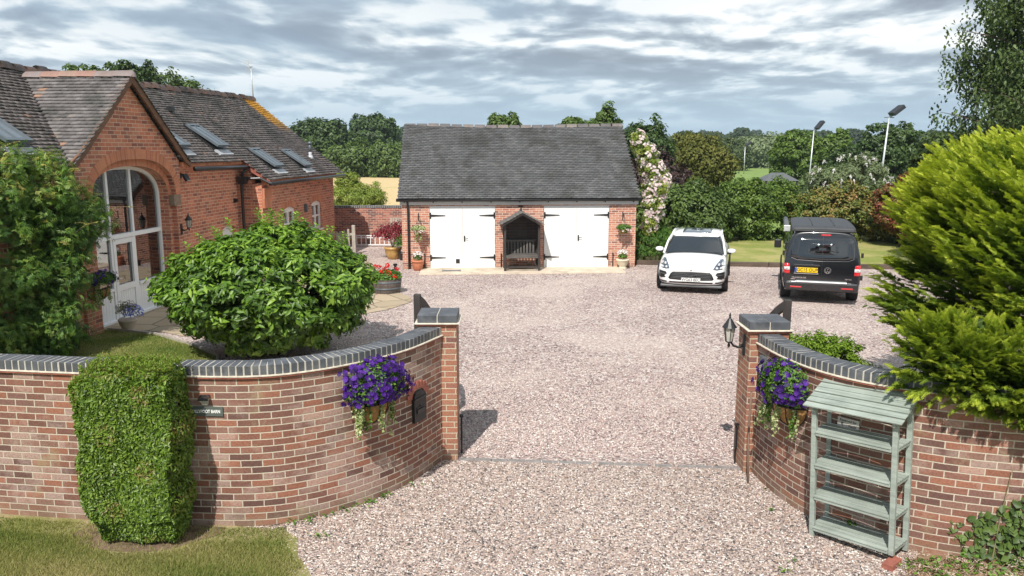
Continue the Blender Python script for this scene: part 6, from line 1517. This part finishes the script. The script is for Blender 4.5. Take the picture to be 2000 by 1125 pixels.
# wisteria on the barn
ws = empty('wisteria', bl(.35, -3.1), 0, 'large wisteria covering the barn wall left of the arched window', 'climber'); wb = np.array(ws.location)
cl = [((-10.2, 14.6, 3.3), (1.5, 1.0, .80)), ((-9.25, 15.3, 3.15), (1.0, .9, .80)), ((-8.75, 16.0, 2.55), (.60, .6, .55)), ((-9.9, 14.4, 2.35), (1.3, .9, .8)), ((-9.1, 15.3, 2.2), (.8, .7, .6)), ((-9.6, 14.3, 1.45), (1.0, .75, .8)), ((-10.0, 13.9, .75), (1.1, .7, .8)), ((-9.2, 14.9, 1.25), (.55, .55, .5)), ((-10.8, 14.4, 3.5), (1.2, .9, .6)), ((-10.8, 13.9, 1.9), (1.3, .9, 1.5)), ((-9.3, 14.3, .6), (.6, .5, .45)), ((-8.75, 14.9, .75), (.55, .5, .7)), ((-8.75, 15.2, 1.7), (.5, .5, .5))]
parts = []
for c, rd in cl:
    c = np.array(c) - wb; P, N, tone = crown(c, rd, int(80 * rd[0] * rd[2] / .6), .25, 34, rng, lumps=.15)
    # each point carries a drooping compound leaf
    n = len(P); D = unit(N * .5 + rng.normal(size=N.shape) * .5 + np.array([0, 0, -.35])); side = unit(np.cross(D, N)); tn_ = np.clip(tone * .4 + rng.uniform(0, .45, n) + .35 * (P[:, 2] + wb[2] > 3.1) * rng.uniform(0, 1, n), 0, 1)
    for j in range(4):
        for s_ in (-1, 1): parts.append(leaves(P + D * (.035 * j) + side * s_ * .02, N, .068, .019, rng, D=D * .55 + side * s_ * .8 + np.array([0, 0, -.2]), rnd=tn_, fold=.1))
# long whippy shoots
P = []; N = []; D = []
mbw = MB()
for k in range(34):
    c, rd = cl[rng.integers(0, 5)]; d = sphere_dirs(1, rng)[0]; d[2] = abs(d[2]); d[1] = -abs(d[1]) * .6; p0 = np.array(c) - wb + d * np.array(rd) * .95; dr_ = d + np.array([.35, -.1, .25]) + rng.normal(size=3) * .3; dr_ /= np.linalg.norm(dr_); L = rng.uniform(.35, .8); pts = []
    for j in range(12):
        f = j / 11; p = p0 + dr_ * L * f + np.array([0, 0, -.18 * f * f]); pts.append(tuple(p))
        if j > 3:
            for s_ in (-1, 1): sd_ = np.cross(dr_, [0, 0, 1]); P.append(p + sd_ * s_ * .03); N.append([0, 0, 1]); D.append(dr_ * .4 + sd_ * s_ + np.array([0, 0, .1]))
    mbw.tube(pts, .005, 4)
parts.append(leaves(np.array(P), np.array(N) + rng.normal(size=(len(P), 3)) * .4, .065, .02, rng, D=np.array(D), rnd=np.full(len(P), .95)))
npmesh('foliage', *merge(parts), M['leaf_wisteria'], ws)
mbw.tube([(0, 0, 0), (-.15, .2, .9), (.05, .4, 1.8), (.3, 1.0, 2.5)], [.07, .06, .05, .03], 8)
mbw.build('stem', M['bark'], ws, smooth=True)

# small clipped mound behind the right wall
r = empty('clipped_mound', (4.62, 11.6, 0), 0, 'low domed clipped shrub just behind the right hand curved wall'.replace('right hand ', ''), 'bush')
P, N, t_n = crown((0, 0, .42), (.92, .72, .86), 520, .09, 50, rng, lumps=.0, zlow=-.3, inner=.02); npmesh('foliage', *leaves(P, N + np.array([0, 0, .2]), .05, .024, rng, rnd=rng.uniform(.3, 1, len(P))), M['leaf_hedge2'], r)
MB().tube([(0, 0, -.02), (0, 0, .5)], [.05, .03], 6).build('stem', M['bark'], r)

# climbing rose at the garage end
ro = empty('climbing_rose', (4.75, 28.3, 0), 0, 'climbing rose with pale pink blooms tumbling down the end of the garage roof', 'climber'); rb = np.array(ro.location)
cl = [((4.55, 28.9, 4.25), (.30, .5, .40)), ((4.80, 28.5, 3.75), (.42, .6, .40)), ((4.95, 28.2, 3.2), (.48, .6, .45)), ((5.02, 28.0, 2.6), (.50, .6, .45)), ((4.95, 27.8, 2.0), (.45, .5, .45)), ((4.80, 27.7, 1.45), (.34, .4, .4)), ((5.35, 28.3, 2.9), (.3, .4, .3))]
parts = []; bl_ = []
for c, rd in cl:
    rd = (rd[0] * .8, rd[1], rd[2]); c = np.array(c) - rb; P, N, tone = crown(c, rd, 60, .15, 26, rng); parts.append(leaves(P, N, .075, .045, rng, rnd=tone))
    d = sphere_dirs(240, rng); d = d[d[:, 1] < .3]; cc_ = d[::4]
    for q in cc_: 
        if rng.uniform() < .62: k = sphere_dirs(7, rng); bl_.append(flowers(c + q * np.array(rd) * 1.05 + k * .075, q + k * .6 + np.array([0, -.3, .2]), .045, rng))
npmesh('foliage', *merge(parts), M['leaf_lime'], ro); npmesh('blooms', *merge(bl_), M['petal_pink'], ro)
MB().tube([(0, 0, 0), (.1, -.2, 1.4), (.15, -.1, 2.6), (-.1, .4, 4.1)], [.05, .045, .035, .02], 7).build('stem', M['bark'], ro, smooth=True)
# feathery clump beside the garage
fb = empty('feathery_clump', (4.98, 27.95, 0), 0, 'bright green feathery leafy clump between the garage and the white car', 'plant')
P, N, tn_ = crown((0, 0, .75), (.72, .45, .68), 170, .16, 44, rng, zlow=-.9); D = rng.normal(size=P.shape) * .4 + np.array([0, 0, 1.0]) + unit(P - np.array([0, 0, .5])) * .5
npmesh('foliage', *leaves(P, N, .13, .022, rng, D=D, rnd=np.clip(tn_ * .4 + rng.uniform(0, .6, len(P)), 0, 1)), M['leaf_green'], fb)
mb = MB()
for k in range(14): a = k * 1.7; mb.tube([(.25 * math.cos(a), .15 * math.sin(a), 0), (.45 * math.cos(a), .3 * math.sin(a), .9)], [.01, .006], 4)
mb.build('stem', M['stem'], fb)

# hedge line behind the lawn and taller shrubs
def shrub(name, lab, cat, mat, x, y, parts_, leaf, seed, tr=.06, grp=None, droop=.2, fol='foliage'):
    return plant(name, lab, cat, M[mat], (x, y, 0), [((x + a, y + b, c), rd, nc, cr, per) for a, b, c, rd, nc, cr, per in parts_], leaf, np.random.default_rng(seed), tr, grp, 'bark', fol, droop, None, 'stem')
shrub('laurel_hedge', 'dark dense laurel hedge directly behind the white car', 'hedge', 'leaf_mid', 7.7, 34.2, [(0, 0, 1.2, (1.9, 1.1, 1.45), 230, .32, 60), (-1.7, .3, 1.1, (1.1, .9, 1.35), 120, .3, 50), (.9, -.1, .9, (1.3, .9, 1.1), 120, .3, 50)], (.16, .085), 41)
shrub('garden_hedge', 'bushy mid green hedge behind the lawn between the white car and the van', 'hedge', 'leaf_hedgerow', 11.0, 35.2, [(0, 0, 1.2, (1.9, 1.0, 1.35), 220, .3, 60), (-.9, .3, 1.9, (1.1, .8, .85), 90, .28, 50), (1.0, .5, 1.8, (1.0, .8, .8), 90, .28, 50)], (.13, .075), 42)
shrub('garden_hedge', 'hedge with reddish new growth on top behind the black van', 'hedge', 'leaf_redgreen', 14.2, 34.6, [(0, 0, 1.15, (2.2, 1.0, 1.45), 260, .3, 60), (1.9, -.2, 1.1, (1.3, .9, 1.3), 120, .3, 50)], (.13, .075), 43)
shrub('garden_hedge', 'shaded green hedge beyond the van at the foot of the red shrub', 'hedge', 'leaf_mid', 17.6, 33.6, [(0, 0, 1.0, (2.0, 1.0, 1.3), 220, .3, 55), (3.2, -.6, 1.2, (2.2, 1.2, 1.6), 220, .3, 45)], (.13, .07), 44)
bd = shrub('buddleia', 'tall grey green buddleia with pale flower spikes above the van', 'bush', 'leaf_grey', 15.4, 36.6, [(0, 0, 2.1, (1.9, 1.2, 1.25), 240, .28, 50), (.6, 0, 2.9, (1.1, .9, .75), 100, .24, 45), (-1.0, 0, 2.4, (.9, .8, .8), 80, .24, 45)], (.20, .04), 45)
P = []; N = []
for k in range(46):
    d = sphere_dirs(1, rng)[0]; d[2] = abs(d[2]); d[1] = -abs(d[1]); p = np.array([d[0] * 1.95, d[1] * 1.2, 2.2 + d[2] * 1.55]); dr_ = d * .6 + np.array([0, 0, .5]); 
    for j in range(26): P.append(p + dr_ * (.012 * j) + rng.normal(size=3) * (.028 - .0008 * j) + np.array([0, 0, -.0006 * j * j])); N.append(d + rng.normal(size=3) * .4)
npmesh('flower_spikes', *leaves(np.array(P), np.array(N), .055, .04, rng), M['petal_white'], bd)
shrub('photinia', 'red leaved photinia bush just left of the golden conifer tips'.replace('left of', 'beside'), 'bush', 'leaf_red', 15.9, 32.4, [(0, 0, 1.7, (1.0, .9, 1.15), 170, .26, 55), (.5, 0, 2.7, (.6, .5, .5), 50, .2, 45)], (.14, .06), 46)
shrub('smoke_bush', 'dark purple leaved bush behind the climbing rose', 'bush', 'leaf_purple', 7.4, 40.5, [(0, 0, 2.3, (1.6, 1.3, 1.6), 170, .34, 55)], (.16, .10), 47, .08)
shrub('willow_bush', 'pale lime green willow bush beyond the yard wall next to the barn', 'bush', 'leaf_lime', -8.0, 41.5, [(-.3, 0, 1.2, (1.55, 1.1, 1.15), 230, .3, 60), (-.6, .1, 2.35, (.62, .6, .50), 60, .2, 50), (.7, 0, 1.4, (.75, .7, .8), 70, .25, 45)], (.17, .035), 48, .06, droop=.9)

# ------------------------------------------------------------------ trees
def tree(lab, kind, x, y, top, w_, seed, leaf=.22, zb=None, grp='trees beyond the yard', n=1.0, name='tree', extra=(), cat='tree'):
    rg_ = np.random.default_rng(seed); zb = zb if zb is not None else .8; h = (top - zb); cr = max(.35, w_ * .11)
    cs = [((x, y, zb + h * .48), (w_ / 2, w_ / 2 * .9, h * .5), int(150 * n), cr, 46)]
    for k in range(4):
        a = rg_.uniform(0, 6.28); cs.append(((x + math.cos(a) * w_ * .25, y + math.sin(a) * w_ * .2, zb + h * rg_.uniform(.55, .82)), (w_ * .27, w_ * .27, h * .2), int(34 * n), cr * .75, 40))
    for e in extra: cs.append(e)
    return plant(name, lab, cat, M[kind], (x, y, 0), cs, (leaf, leaf * .62), rg_, max(.1, w_ * .035), grp, 'bark', 'crown', .3)
tree('tree crown peeping over the barn ridge above the arched gable', 'leaf_mid', -20.8, 40, 8.0, 3.6, 61, .2, 3)
tree('tall dark tree crown rising just beyond the gable apex over the barn ridge', 'leaf_dark', -20.4, 45, 8.8, 3.4, 62, .22, 3)
tree('round tree crown behind the middle of the barn ridge', 'leaf_mid', -19.3, 48, 8.4, 4.6, 63, .22, 3)
tree('dark tall tree immediately beyond the far end of the barn roof', 'leaf_dark', -29.0, 120, 9.0, 9.0, 64, .5, .3, n=1.3)
tree('smaller dark tree squeezed against the tall dark tree past the barn', 'leaf_dark', -25.4, 124, 6.3, 6.0, 65, .5, .2)
tree('broad dark oak standing beyond the dry field left of the garage roof'.replace('left of', 'beside'), 'leaf_dark', -25.6, 150, 10.2, 8.6, 66, .6, 1.6, n=1.3)
tree('olive green bushy tree at the edge of the dry field behind the willow bush', 'leaf_mid', -22.8, 117, 5.3, 9.0, 67, .45, -1.2, n=1.5)
tree('low spreading olive tree at the edge of the dry field near the garage roof', 'leaf_mid', -16.6, 116, 4.9, 9.0, 68, .45, -1.2, n=1.5)
tree('small tree tip showing over the middle of the garage ridge', 'leaf_mid', -.36, 48, 6.1, 1.9, 69, .2, 3)
tree('low green tree crown showing over the garage ridge beside the tallest crown', 'leaf_mid', 3.7, 45, 5.75, 2.6, 70, .22, 3)
tree('tallest green tree crown showing over the garage ridge', 'leaf_mid', 5.4, 47, 6.6, 2.4, 71, .22, 2)
tree('dark tree behind the rose at the end of the garage roof', 'leaf_dark', 8.0, 48, 6.3, 3.5, 72, .22, .5, n=1.3)
tree('wide olive brown tree behind the laurel hedge', 'leaf_olive', 12.0, 52, 5.05, 5.2, 73, .2, .2, n=1.6)
tree('pointed olive tree standing beside the middle floodlight pole', 'leaf_hedgerow', 26.4, 75, 5.8, 4.4, 74, .3, .2, n=1.3, extra=[((26.4, 75, 5.2), (.7, .7, .8), 30, .35, 40)])
tree('round tree just past the middle floodlight pole', 'leaf_hedgerow', 30.8, 78, 5.6, 3.6, 75, .3, .4, n=1.2)
tree('dark spreading tree behind the tallest floodlight pole', 'leaf_dark', 28.2, 60, 5.75, 4.6, 76, .26, .4, n=1.4)
tree('dark pointed tree crown between the two nearer floodlight poles', 'leaf_dark', 26.0, 62, 4.6, 3.0, 77, .24, .2)
tree('scrubby dark tree at the foot of the birch beyond the photinia', 'leaf_birch', 15.6, 27.5, 4.6, 3.4, 78, .13, .5, n=1.4, grp=None)
tree('pale leaved tree by the far green field', 'leaf_grey', 54, 172, 7.4, 14, 79, .6, -1, n=1.2)
tree('rounded green tree by the far field beside the red roofed house', 'leaf_far', 40, 150, 5.9, 9, 80, .5, -1)
tree('dark green tree by the far field next to the distant floodlight', 'leaf_far', 47, 178, 7.0, 10, 81, .5, -1)
tree('small round lone tree on the skyline between the floodlight poles', 'leaf_far', 56, 118, 4.9, 5, 82, .4, -1)

# birch: drooping fine foliage on ascending limbs
br = empty('silver_birch', (17.9, 26.5, 0), 0, 'very tall drooping birch tree rising out of the picture behind the golden conifer', 'tree'); bb_ = np.array(br.location); g = np.random.default_rng(90)
mb = MB(); mb.tube([(0, 0, -.1), (.1, 0, 4), (-.1, 0, 8), (.1, 0, 12.5)], [.28, .22, .15, .04], 10); P = []; N = []; D = []
for k in range(115):
    z0 = g.uniform(2.6, 11.5); a = g.uniform(math.pi * .5, math.pi * 1.7) if g.uniform() < .7 else g.uniform(0, 6.28); L = (3.9 - abs(z0 - 4.2) * .22) * g.uniform(.65, 1.0)
    d = np.array([math.cos(a), math.sin(a) * .8, .42]); pts = [np.array([0, 0, z0]) + d * L * f + np.array([0, 0, -.11 * L * L * f * f * .3]) for f in (0, .35, .7, 1)]; mb.tube([tuple(p) for p in pts], [.06, .045, .025, .008], 5)
    for t_ in range(40):
        f = g.uniform(.30, 1.05); p = np.array([0, 0, z0]) + d * L * f + np.array([0, 0, -.033 * L * L * f * f]) + g.normal(size=3) * .22; l = g.uniform(.5, 1.25)
        for j in range(int(l * 17)):
            q = p + np.array([g.normal() * .07, g.normal() * .07, -j * .058]); P.append(q); N.append(g.normal(size=3) + d * .5 + np.array([0, 0, .3])); D.append([g.normal() * .5, g.normal() * .5, -1])
npmesh('crown', *leaves(np.array(P), np.array(N), .135, .085, g, D=np.array(D)), M['leaf_birch'], br); mb.build('trunk', M['bark'], br, smooth=True)

# far woodland belts and hedges (nobody could count these)
def belt(name, segs_, mat, n, leaf, seed, depth=6):
    g = np.random.default_rng(seed); P = []; N = []
    tot = sum(math.dist(a[:2], b[:2]) for a, b in segs_)
    for a, b in segs_:
        k = int(n * math.dist(a[:2], b[:2]) / tot); f = g.uniform(0, 1, k); x = a[0] + (b[0] - a[0]) * f; y = a[1] + (b[1] - a[1]) * f; h = a[2] + (b[2] - a[2]) * f
        h = h * (1 + .22 * np.sin(x * .23 + seed) * np.sin(x * .071 + 1) + .12 * np.sin(x * .61)); z = h * g.uniform(0, 1, k) ** .6
        yy = y + g.uniform(-1, 1, k) * depth * np.sqrt(np.clip(1 - (z / (h + .01)) ** 2, .02, 1)); P.append(np.stack([x + g.normal(size=k) * .8, yy, z], 1)); N.append(np.stack([g.normal(size=k) * .5, -.6 + g.normal(size=k) * .4, .7 + g.normal(size=k) * .3], 1))
    P = np.concatenate(P); N = np.concatenate(N); o = npmesh(name, *leaves(P, N, leaf, leaf * .8, g), M[mat]); o['kind'] = 'stuff'; return o
belt('woodland', [((-90, 300, 9), (190, 300, 9))], 'leaf_farhedge', 42000, 1.5, 1, 12)
belt('woodland', [((20, 262, 4.2), (150, 262, 4.6))], 'leaf_farhedge', 16000, 1.1, 2, 5)
belt('woodland', [((-200, 620, 13), (420, 620, 14))], 'leaf_farhedge', 30000, 2.8, 3, 20)
belt('field_hedge', [((-90, 121, 3.0), (-4, 119, 2.6))], 'leaf_dark', 16000, .5, 4, 2)
belt('field_hedge', [((3, 60, 1.6), (26, 66, 1.4)), ((26, 66, 1.4), (60, 70, 2.2))], 'leaf_mid', 20000, .25, 5, 1.5)
belt('rough_grass', [((-30, 36, .5), (-2, 36, .55))], 'leaf_olive', 6000, .14, 6, 1.5)
# far house
hs = empty('distant_house', (76, 262, 0), 0, 'tiny red roofed white house among far trees beyond the green field', 'house')
MB().bb((-3.2, -2.5, 0), (3.2, 2.5, 3.6)).build('wall', M['white_frame'], hs); MB().add([(-3.6, -3, 3.4), (3.6, -3, 3.4), (3.6, 3, 3.4), (-3.6, 3, 3.4), (-2.2, 0, 5.8), (2.2, 0, 5.8)], [(0, 1, 5, 4), (2, 3, 4, 5), (1, 2, 5), (3, 0, 4)]).build('roof', M['terracotta'], hs)
# dark shed roof behind the hedge
sd_ = empty('garden_gazebo', (14.9, 45, 0), 0, 'dark shallow roofed gazebo behind the garden hedge', 'gazebo')
MB().add([(-.95, -.9, 2.25), (.95, -.9, 2.25), (.95, .9, 2.25), (-.95, .9, 2.25), (-.35, 0, 2.68), (.35, 0, 2.68)], [(0, 1, 5, 4), (2, 3, 4, 5), (1, 2, 5), (3, 0, 4), (3, 2, 1, 0)]).build('roof', M['skid'], sd_)
for x in (-.85, .85):
    for y in (-.8, .8): MB().bb((x - .05, y - .05, 0), (x + .05, y + .05, 2.25)).build('post', M['black_wood'], sd_)
# floodlight masts of the sports ground
M['mast_head'] = plain('mast_head', (.02, .022, .03), .6, var=.2)
def mast(x, y, h, ang, lab, s=1.0, lean=0):
    r = empty('floodlight_mast', (x, y, 0), 0, lab, 'floodlight', 'tall floodlight masts'); MB().tube([(0, 0, -.2), (lean, 0, h)], [.085 * s, .055 * s], 10).build('pole', M['galv'], r, smooth=True)
    c = Vector((lean, 0, h)); MB().beam(c, c + Vector((.28 * s, 0, .18 * s)), .10 * s, .10 * s).tube([c - Vector((.35 * s, 0, 0)), c + Vector((.35 * s, 0, 0))], .03 * s, 6).build('bracket', M['dark_sash'], r)
    MB().box(c + Vector((.52 * s, 0, .50 * s)), (.30 * s, .9 * s, .95 * s), ry=R(ang)).build('lamp_head', M['mast_head'], r, bevel=.03)
    return r
mast(22.2, 60, 5.35, 38, 'slim grey floodlight mast beside the pointed olive tree', .75, .2); mast(22.9, 50, 5.9, 52, 'tallest grey floodlight mast in front of the dark spreading tree', .85, .35); mast(37.6, 130, 4.3, 50, 'small distant floodlight mast over the green field', 1.0)
# white box beside the dry field
tag(MB().bb((-.5, -.4, 0), (.5, .4, .55)).build('white_trailer', M['white_frame'], loc=(-8.85, 62, 1.35)), 'small white box at the dry field edge by the garage roof', 'box') if 0 else None
fe = empty('field_fence', (-6, 38.5, 0), 0, 'wire and post fence along the dry field behind the yard wall', 'fence')
for k in range(9): MB().bb((-6 + k * 1.1, -.04, 0), (-5.92 + k * 1.1, .04, 1.25)).build('fence_post', M['grey_wood'], fe)
for z in (.5, .9, 1.2): MB().tube([(-6, 0, z), (2.9, 0, z)], .012, 4).build('wire', M['galv'], fe)

# ------------------------------------------------------------------ ground cover near the camera
def grass(name, poly_x, poly_y, n, inside, h, mat, seed, z=.01, w_=.006):
    g = np.random.default_rng(seed); x = g.uniform(*poly_x, n); y = g.uniform(*poly_y, n); m = inside(x, y); x, y = x[m], y[m]; n = len(x)
    hh = h * g.uniform(.4, 1.3, n); a = g.uniform(0, 6.28, n); lean = g.normal(size=(n, 2)) * .5
    b = np.stack([x, y, np.full(n, z)], 1); t = b + np.stack([lean[:, 0] * hh, lean[:, 1] * hh, hh], 1); s_ = np.stack([np.cos(a), np.sin(a), np.zeros(n)], 1) * w_
    V = np.stack([b - s_, b + s_, t], 1).reshape(-1, 3); F = np.arange(n * 3).reshape(-1, 3); patch = .5 + .5 * np.sin(x * 2.3 + np.sin(y * 1.7) * 2) * np.sin(y * 2.9 + 1)
    o = npmesh(name, V, F, np.clip(.6 * patch + g.uniform(0, .6, n), 0, 1), M[mat]); o['kind'] = 'stuff'; return o
def in_verge(x, y):
    edge = np.interp(y, [3, 5.6, 6.9, 7.6, 8.0], [-1.9, -1.9, -1.98, -2.25, -2.55]) + .06 * np.sin(y * 9); wall = np.interp(x, [-9, -5.68, -4.47, -3.3, -2.5], [8.6, 8.2, 8.04, 7.94, 7.95])
    bed = ((x + 3.8) / .60) ** 2 + ((y - 7.66) / .34) ** 2 < .7 + .5 * np.random.default_rng(8).uniform(0, 1, len(x))
    g = np.random.default_rng(5).uniform(0, 1, len(x)); thin = (wall - y) < .35
    fade = (edge - x) / .35
    return (x < edge + .12 * (g - .3)) & (y < wall - .05) & (~bed | (g < .10)) & (~thin | (g < .30)) & (g < .25 + fade)
grass('grass', (-6.2, -1.7), (6.4, 8.4), 150000, in_verge, .042, 'grass_blade', 21, .01, .0036)
grass('lawn_turf', (-11.5, -5.4), (13.4, 17.2), 70000, lambda x, y: (x < np.interp(y, [13.4, 14.4, 15, 15.85, 16.75, 17.25], [-6.2, -5.5, -5.75, -6.6, -7.7, -9.0]) - .05), .035, 'grass_blade', 22, .03, .005)
# gravel stones standing proud of the driveway
def stones(name, n, area, inside, seed, mat, r0=.010, r1=.022):
    g = np.random.default_rng(seed); x = g.uniform(*area[0], n); y = g.uniform(*area[1], n); m = inside(x, y); x, y = x[m], y[m]; n = len(x)
    base = np.array([[1, 0, 0], [0, 1, 0], [-1, 0, 0], [0, -1, 0], [.1, .1, .75], [0, 0, -.3]]); F0 = np.array([[0, 1, 4], [1, 2, 4], [2, 3, 4], [3, 0, 4]])
    r = g.uniform(r0, r1, (n, 1, 1)); V = base[None] * r * g.uniform(.65, 1.3, (n, 6, 1)); a = g.uniform(0, 6.28, n); c, s_ = np.cos(a)[:, None], np.sin(a)[:, None]
    X = V[..., 0] * c - V[..., 1] * s_ * .8; Y = V[..., 0] * s_ + V[..., 1] * c * .8; V = np.stack([X + x[:, None], Y + y[:, None], V[..., 2] + .006], 2).reshape(-1, 3)
    F = (F0[None] + (np.arange(n) * 6)[:, None, None]).reshape(-1, 3); o = npmesh(name, V, F, np.repeat(g.uniform(0, 1, n), 4), M[mat]); o['kind'] = 'stuff'; return o
def stonemat(name, cols):
    m, t = material(name); at = t.new('ShaderNodeAttribute'); at.attribute_name = 'rnd'; k = len(cols); t.l.new(t.ramp(at.outputs['Fac'], [(i / k, c) for i, c in enumerate(cols)], 'CONSTANT'), t.bs.inputs['Base Color']); t.bs.inputs['Roughness'].default_value = .8; return m
dk = lambda L_: [tuple(c * .90 for c in q) for q in L_]
M['stone_beige'] = stonemat('stone_beige', dk(BEIGE)); M['stone_pink'] = stonemat('stone_pink', dk(PINKS))
def in_drive(x, y):
    l = np.interp(y, [5, 7.6, 8.0, 8.6, 9.1, 9.8], [-2.0, -2.3, -2.45, -1.6, -1.18, -.75]); r_ = np.interp(y, [5, 7.1, 7.6, 8.0, 8.5, 9.4], [6, 4.6, 4.1, 3.65, 3.2, 3.0]); return (x > l) & (x < r_)
stones('loose_gravel', 60000, ((-2.6, 5), (6.6, 9.75)), in_drive, 51, 'stone_beige', .006, .014)
stones('loose_gravel', 90000, ((-3.6, 4.6), (9.9, 15.5)), lambda x, y: ((x < 4.2) | (y > 10.5)) & (np.random.default_rng(3).uniform(0, 1, len(x)) < np.clip((15.5 - y) / 4.5, 0, 1)), 52, 'stone_pink', .008, .016)
# weeds along the wall foot
g = np.random.default_rng(77); P = []; N = []; D = []
spots = [(-1.98, 8.22), (-1.85, 8.30), (-1.74, 8.42), (-1.66, 8.50), (-1.45, 8.72), (-1.5, 8.66), (-2.2, 8.06), (-2.35, 8.0), (-1.2, 9.0), (2.75, 7.15), (2.9, 8.3), (2.6, 7.0), (-2.0, 7.7), (-1.6, 8.5), (-2.05, 8.15)]
for x, y in spots:
    k = g.integers(8, 26)
    for _ in range(k): a = g.uniform(0, 6.28); r_ = abs(g.normal()) * .045; P.append([x + r_ * math.cos(a), y + r_ * math.sin(a), .02 + g.uniform(0, .04)]); N.append([g.normal() * .3, g.normal() * .3, 1]); D.append([math.cos(a), math.sin(a), .4])
o = npmesh('weeds', *leaves(np.array(P), np.array(N), .035, .018, g, D=np.array(D)), M['leaf_green']); o['kind'] = 'stuff'
# climber and dried sedum at the foot of the right wall
iv = empty('climbing_plant', (4.95, 7.02, 0), 0, 'green round leaved creeper growing up the shaded wall in the bottom corner', 'climber')
P = []; N = []
for k in range(2000):
    f = g.uniform(0, 1) ** .7; x = 4.25 + f * 1.7; zt = .35 + 1.0 * f; z = g.uniform(.05, zt); P.append([x - 4.95, np.interp(x, [4.15, 4.6, 5.2, 6.2], [7.60, 7.36, 7.14, 6.93]) - 7.02 - g.uniform(.02, .22), z]); N.append([g.normal() * .3 - .2, -1 + g.normal() * .3, .4])
npmesh('foliage', *leaves(np.array(P), np.array(N), .08, .07, g, rnd=g.uniform(.0, .9, len(P))), M['leaf_mid'], iv)
mb = MB()
for k in range(5): mb.tube([(-.3 + k * .2, .1, 0), (-.25 + k * .25, .12, .5), (-.2 + k * .3, .1, 1.0)], [.008, .006, .004], 4)
mb.build('stem', M['stem'], iv)
sdm = empty('dried_flower_clump', (4.2, 6.95, 0), 0, 'low clump of pale dried flower heads at the foot of the plant stand wall', 'plant')
P = []; N = []
for k in range(46):
    cx_, cy_ = g.uniform(-.42, .95), g.uniform(-.3, .33) - .12 * 0; cz = g.uniform(.06, .16)
    d = sphere_dirs(22, g) * np.array([.04, .04, .015]); P += list(np.array([cx_, cy_, cz]) + d); N += list(d * 8 + np.array([0, 0, 1]))
npmesh('blooms', *leaves(np.array(P), np.array(N), .016, .014, g), M['petal_dry'], sdm)
P = np.stack([g.uniform(-.45, 1.6, 700), g.uniform(-.5, .25, 700), g.uniform(.01, .12, 700)], 1); npmesh('foliage', *leaves(P, np.tile([0, 0, 1.], (700, 1)) + g.normal(size=(700, 3)) * .5, .05, .03, g, rnd=g.uniform(.2, 1, 700)), M['leaf_green'], sdm)
P = np.stack([g.uniform(-.5, 1.2, 900), g.uniform(-.45, .3, 900), g.uniform(.01, .05, 900)], 1); npmesh('dry_stems', *leaves(P, np.tile([0, 0, 1.], (900, 1)) + g.normal(size=(900, 3)) * .3, .12, .006, g), M['petal_dry'], sdm)
sp_ = empty('seedling_tuft', (3.55, 7.75, .11), 0, 'tiny weed growing through the bottom shelf of the plant stand', 'weed'); npmesh('leaves', *bunch((0, 0, .03), (.06, .06, .035), 40, (.035, .018), g), M['leaf_green'], sp_)

# thin summer air over the fields
hzb = MB(); X0, X1, Y0, Y1, Z0, Z1 = -2700, 2700, -40, 2150, -2, 24
hzb.add([(X0, Y0, Z0), (X1, Y0, Z0), (X1, Y1, Z0), (X0, Y1, Z0), (X0, Y0, Z1), (X1, Y0, Z1), (X1, Y1, Z1), (X0, Y1, Z1)], [(3, 2, 1, 0), (4, 5, 6, 7), (0, 1, 5, 4), (1, 2, 6, 5), (2, 3, 7, 6), (3, 0, 4, 7)])
hm = bpy.data.materials.new('haze_air'); hm.use_nodes = True; ht = NT(hm.node_tree); ht.n.clear(); ho = ht.new('ShaderNodeOutputMaterial'); pv = ht.new('ShaderNodeVolumePrincipled')
pv.inputs['Color'].default_value = (.80, .90, 1, 1); pv.inputs['Density'].default_value = .00028; pv.inputs['Anisotropy'].default_value = .2; ht.l.new(pv.outputs[0], ho.inputs['Volume'])
hz_o = hzb.build('haze', hm, uv=False); hz_o['kind'] = 'stuff'
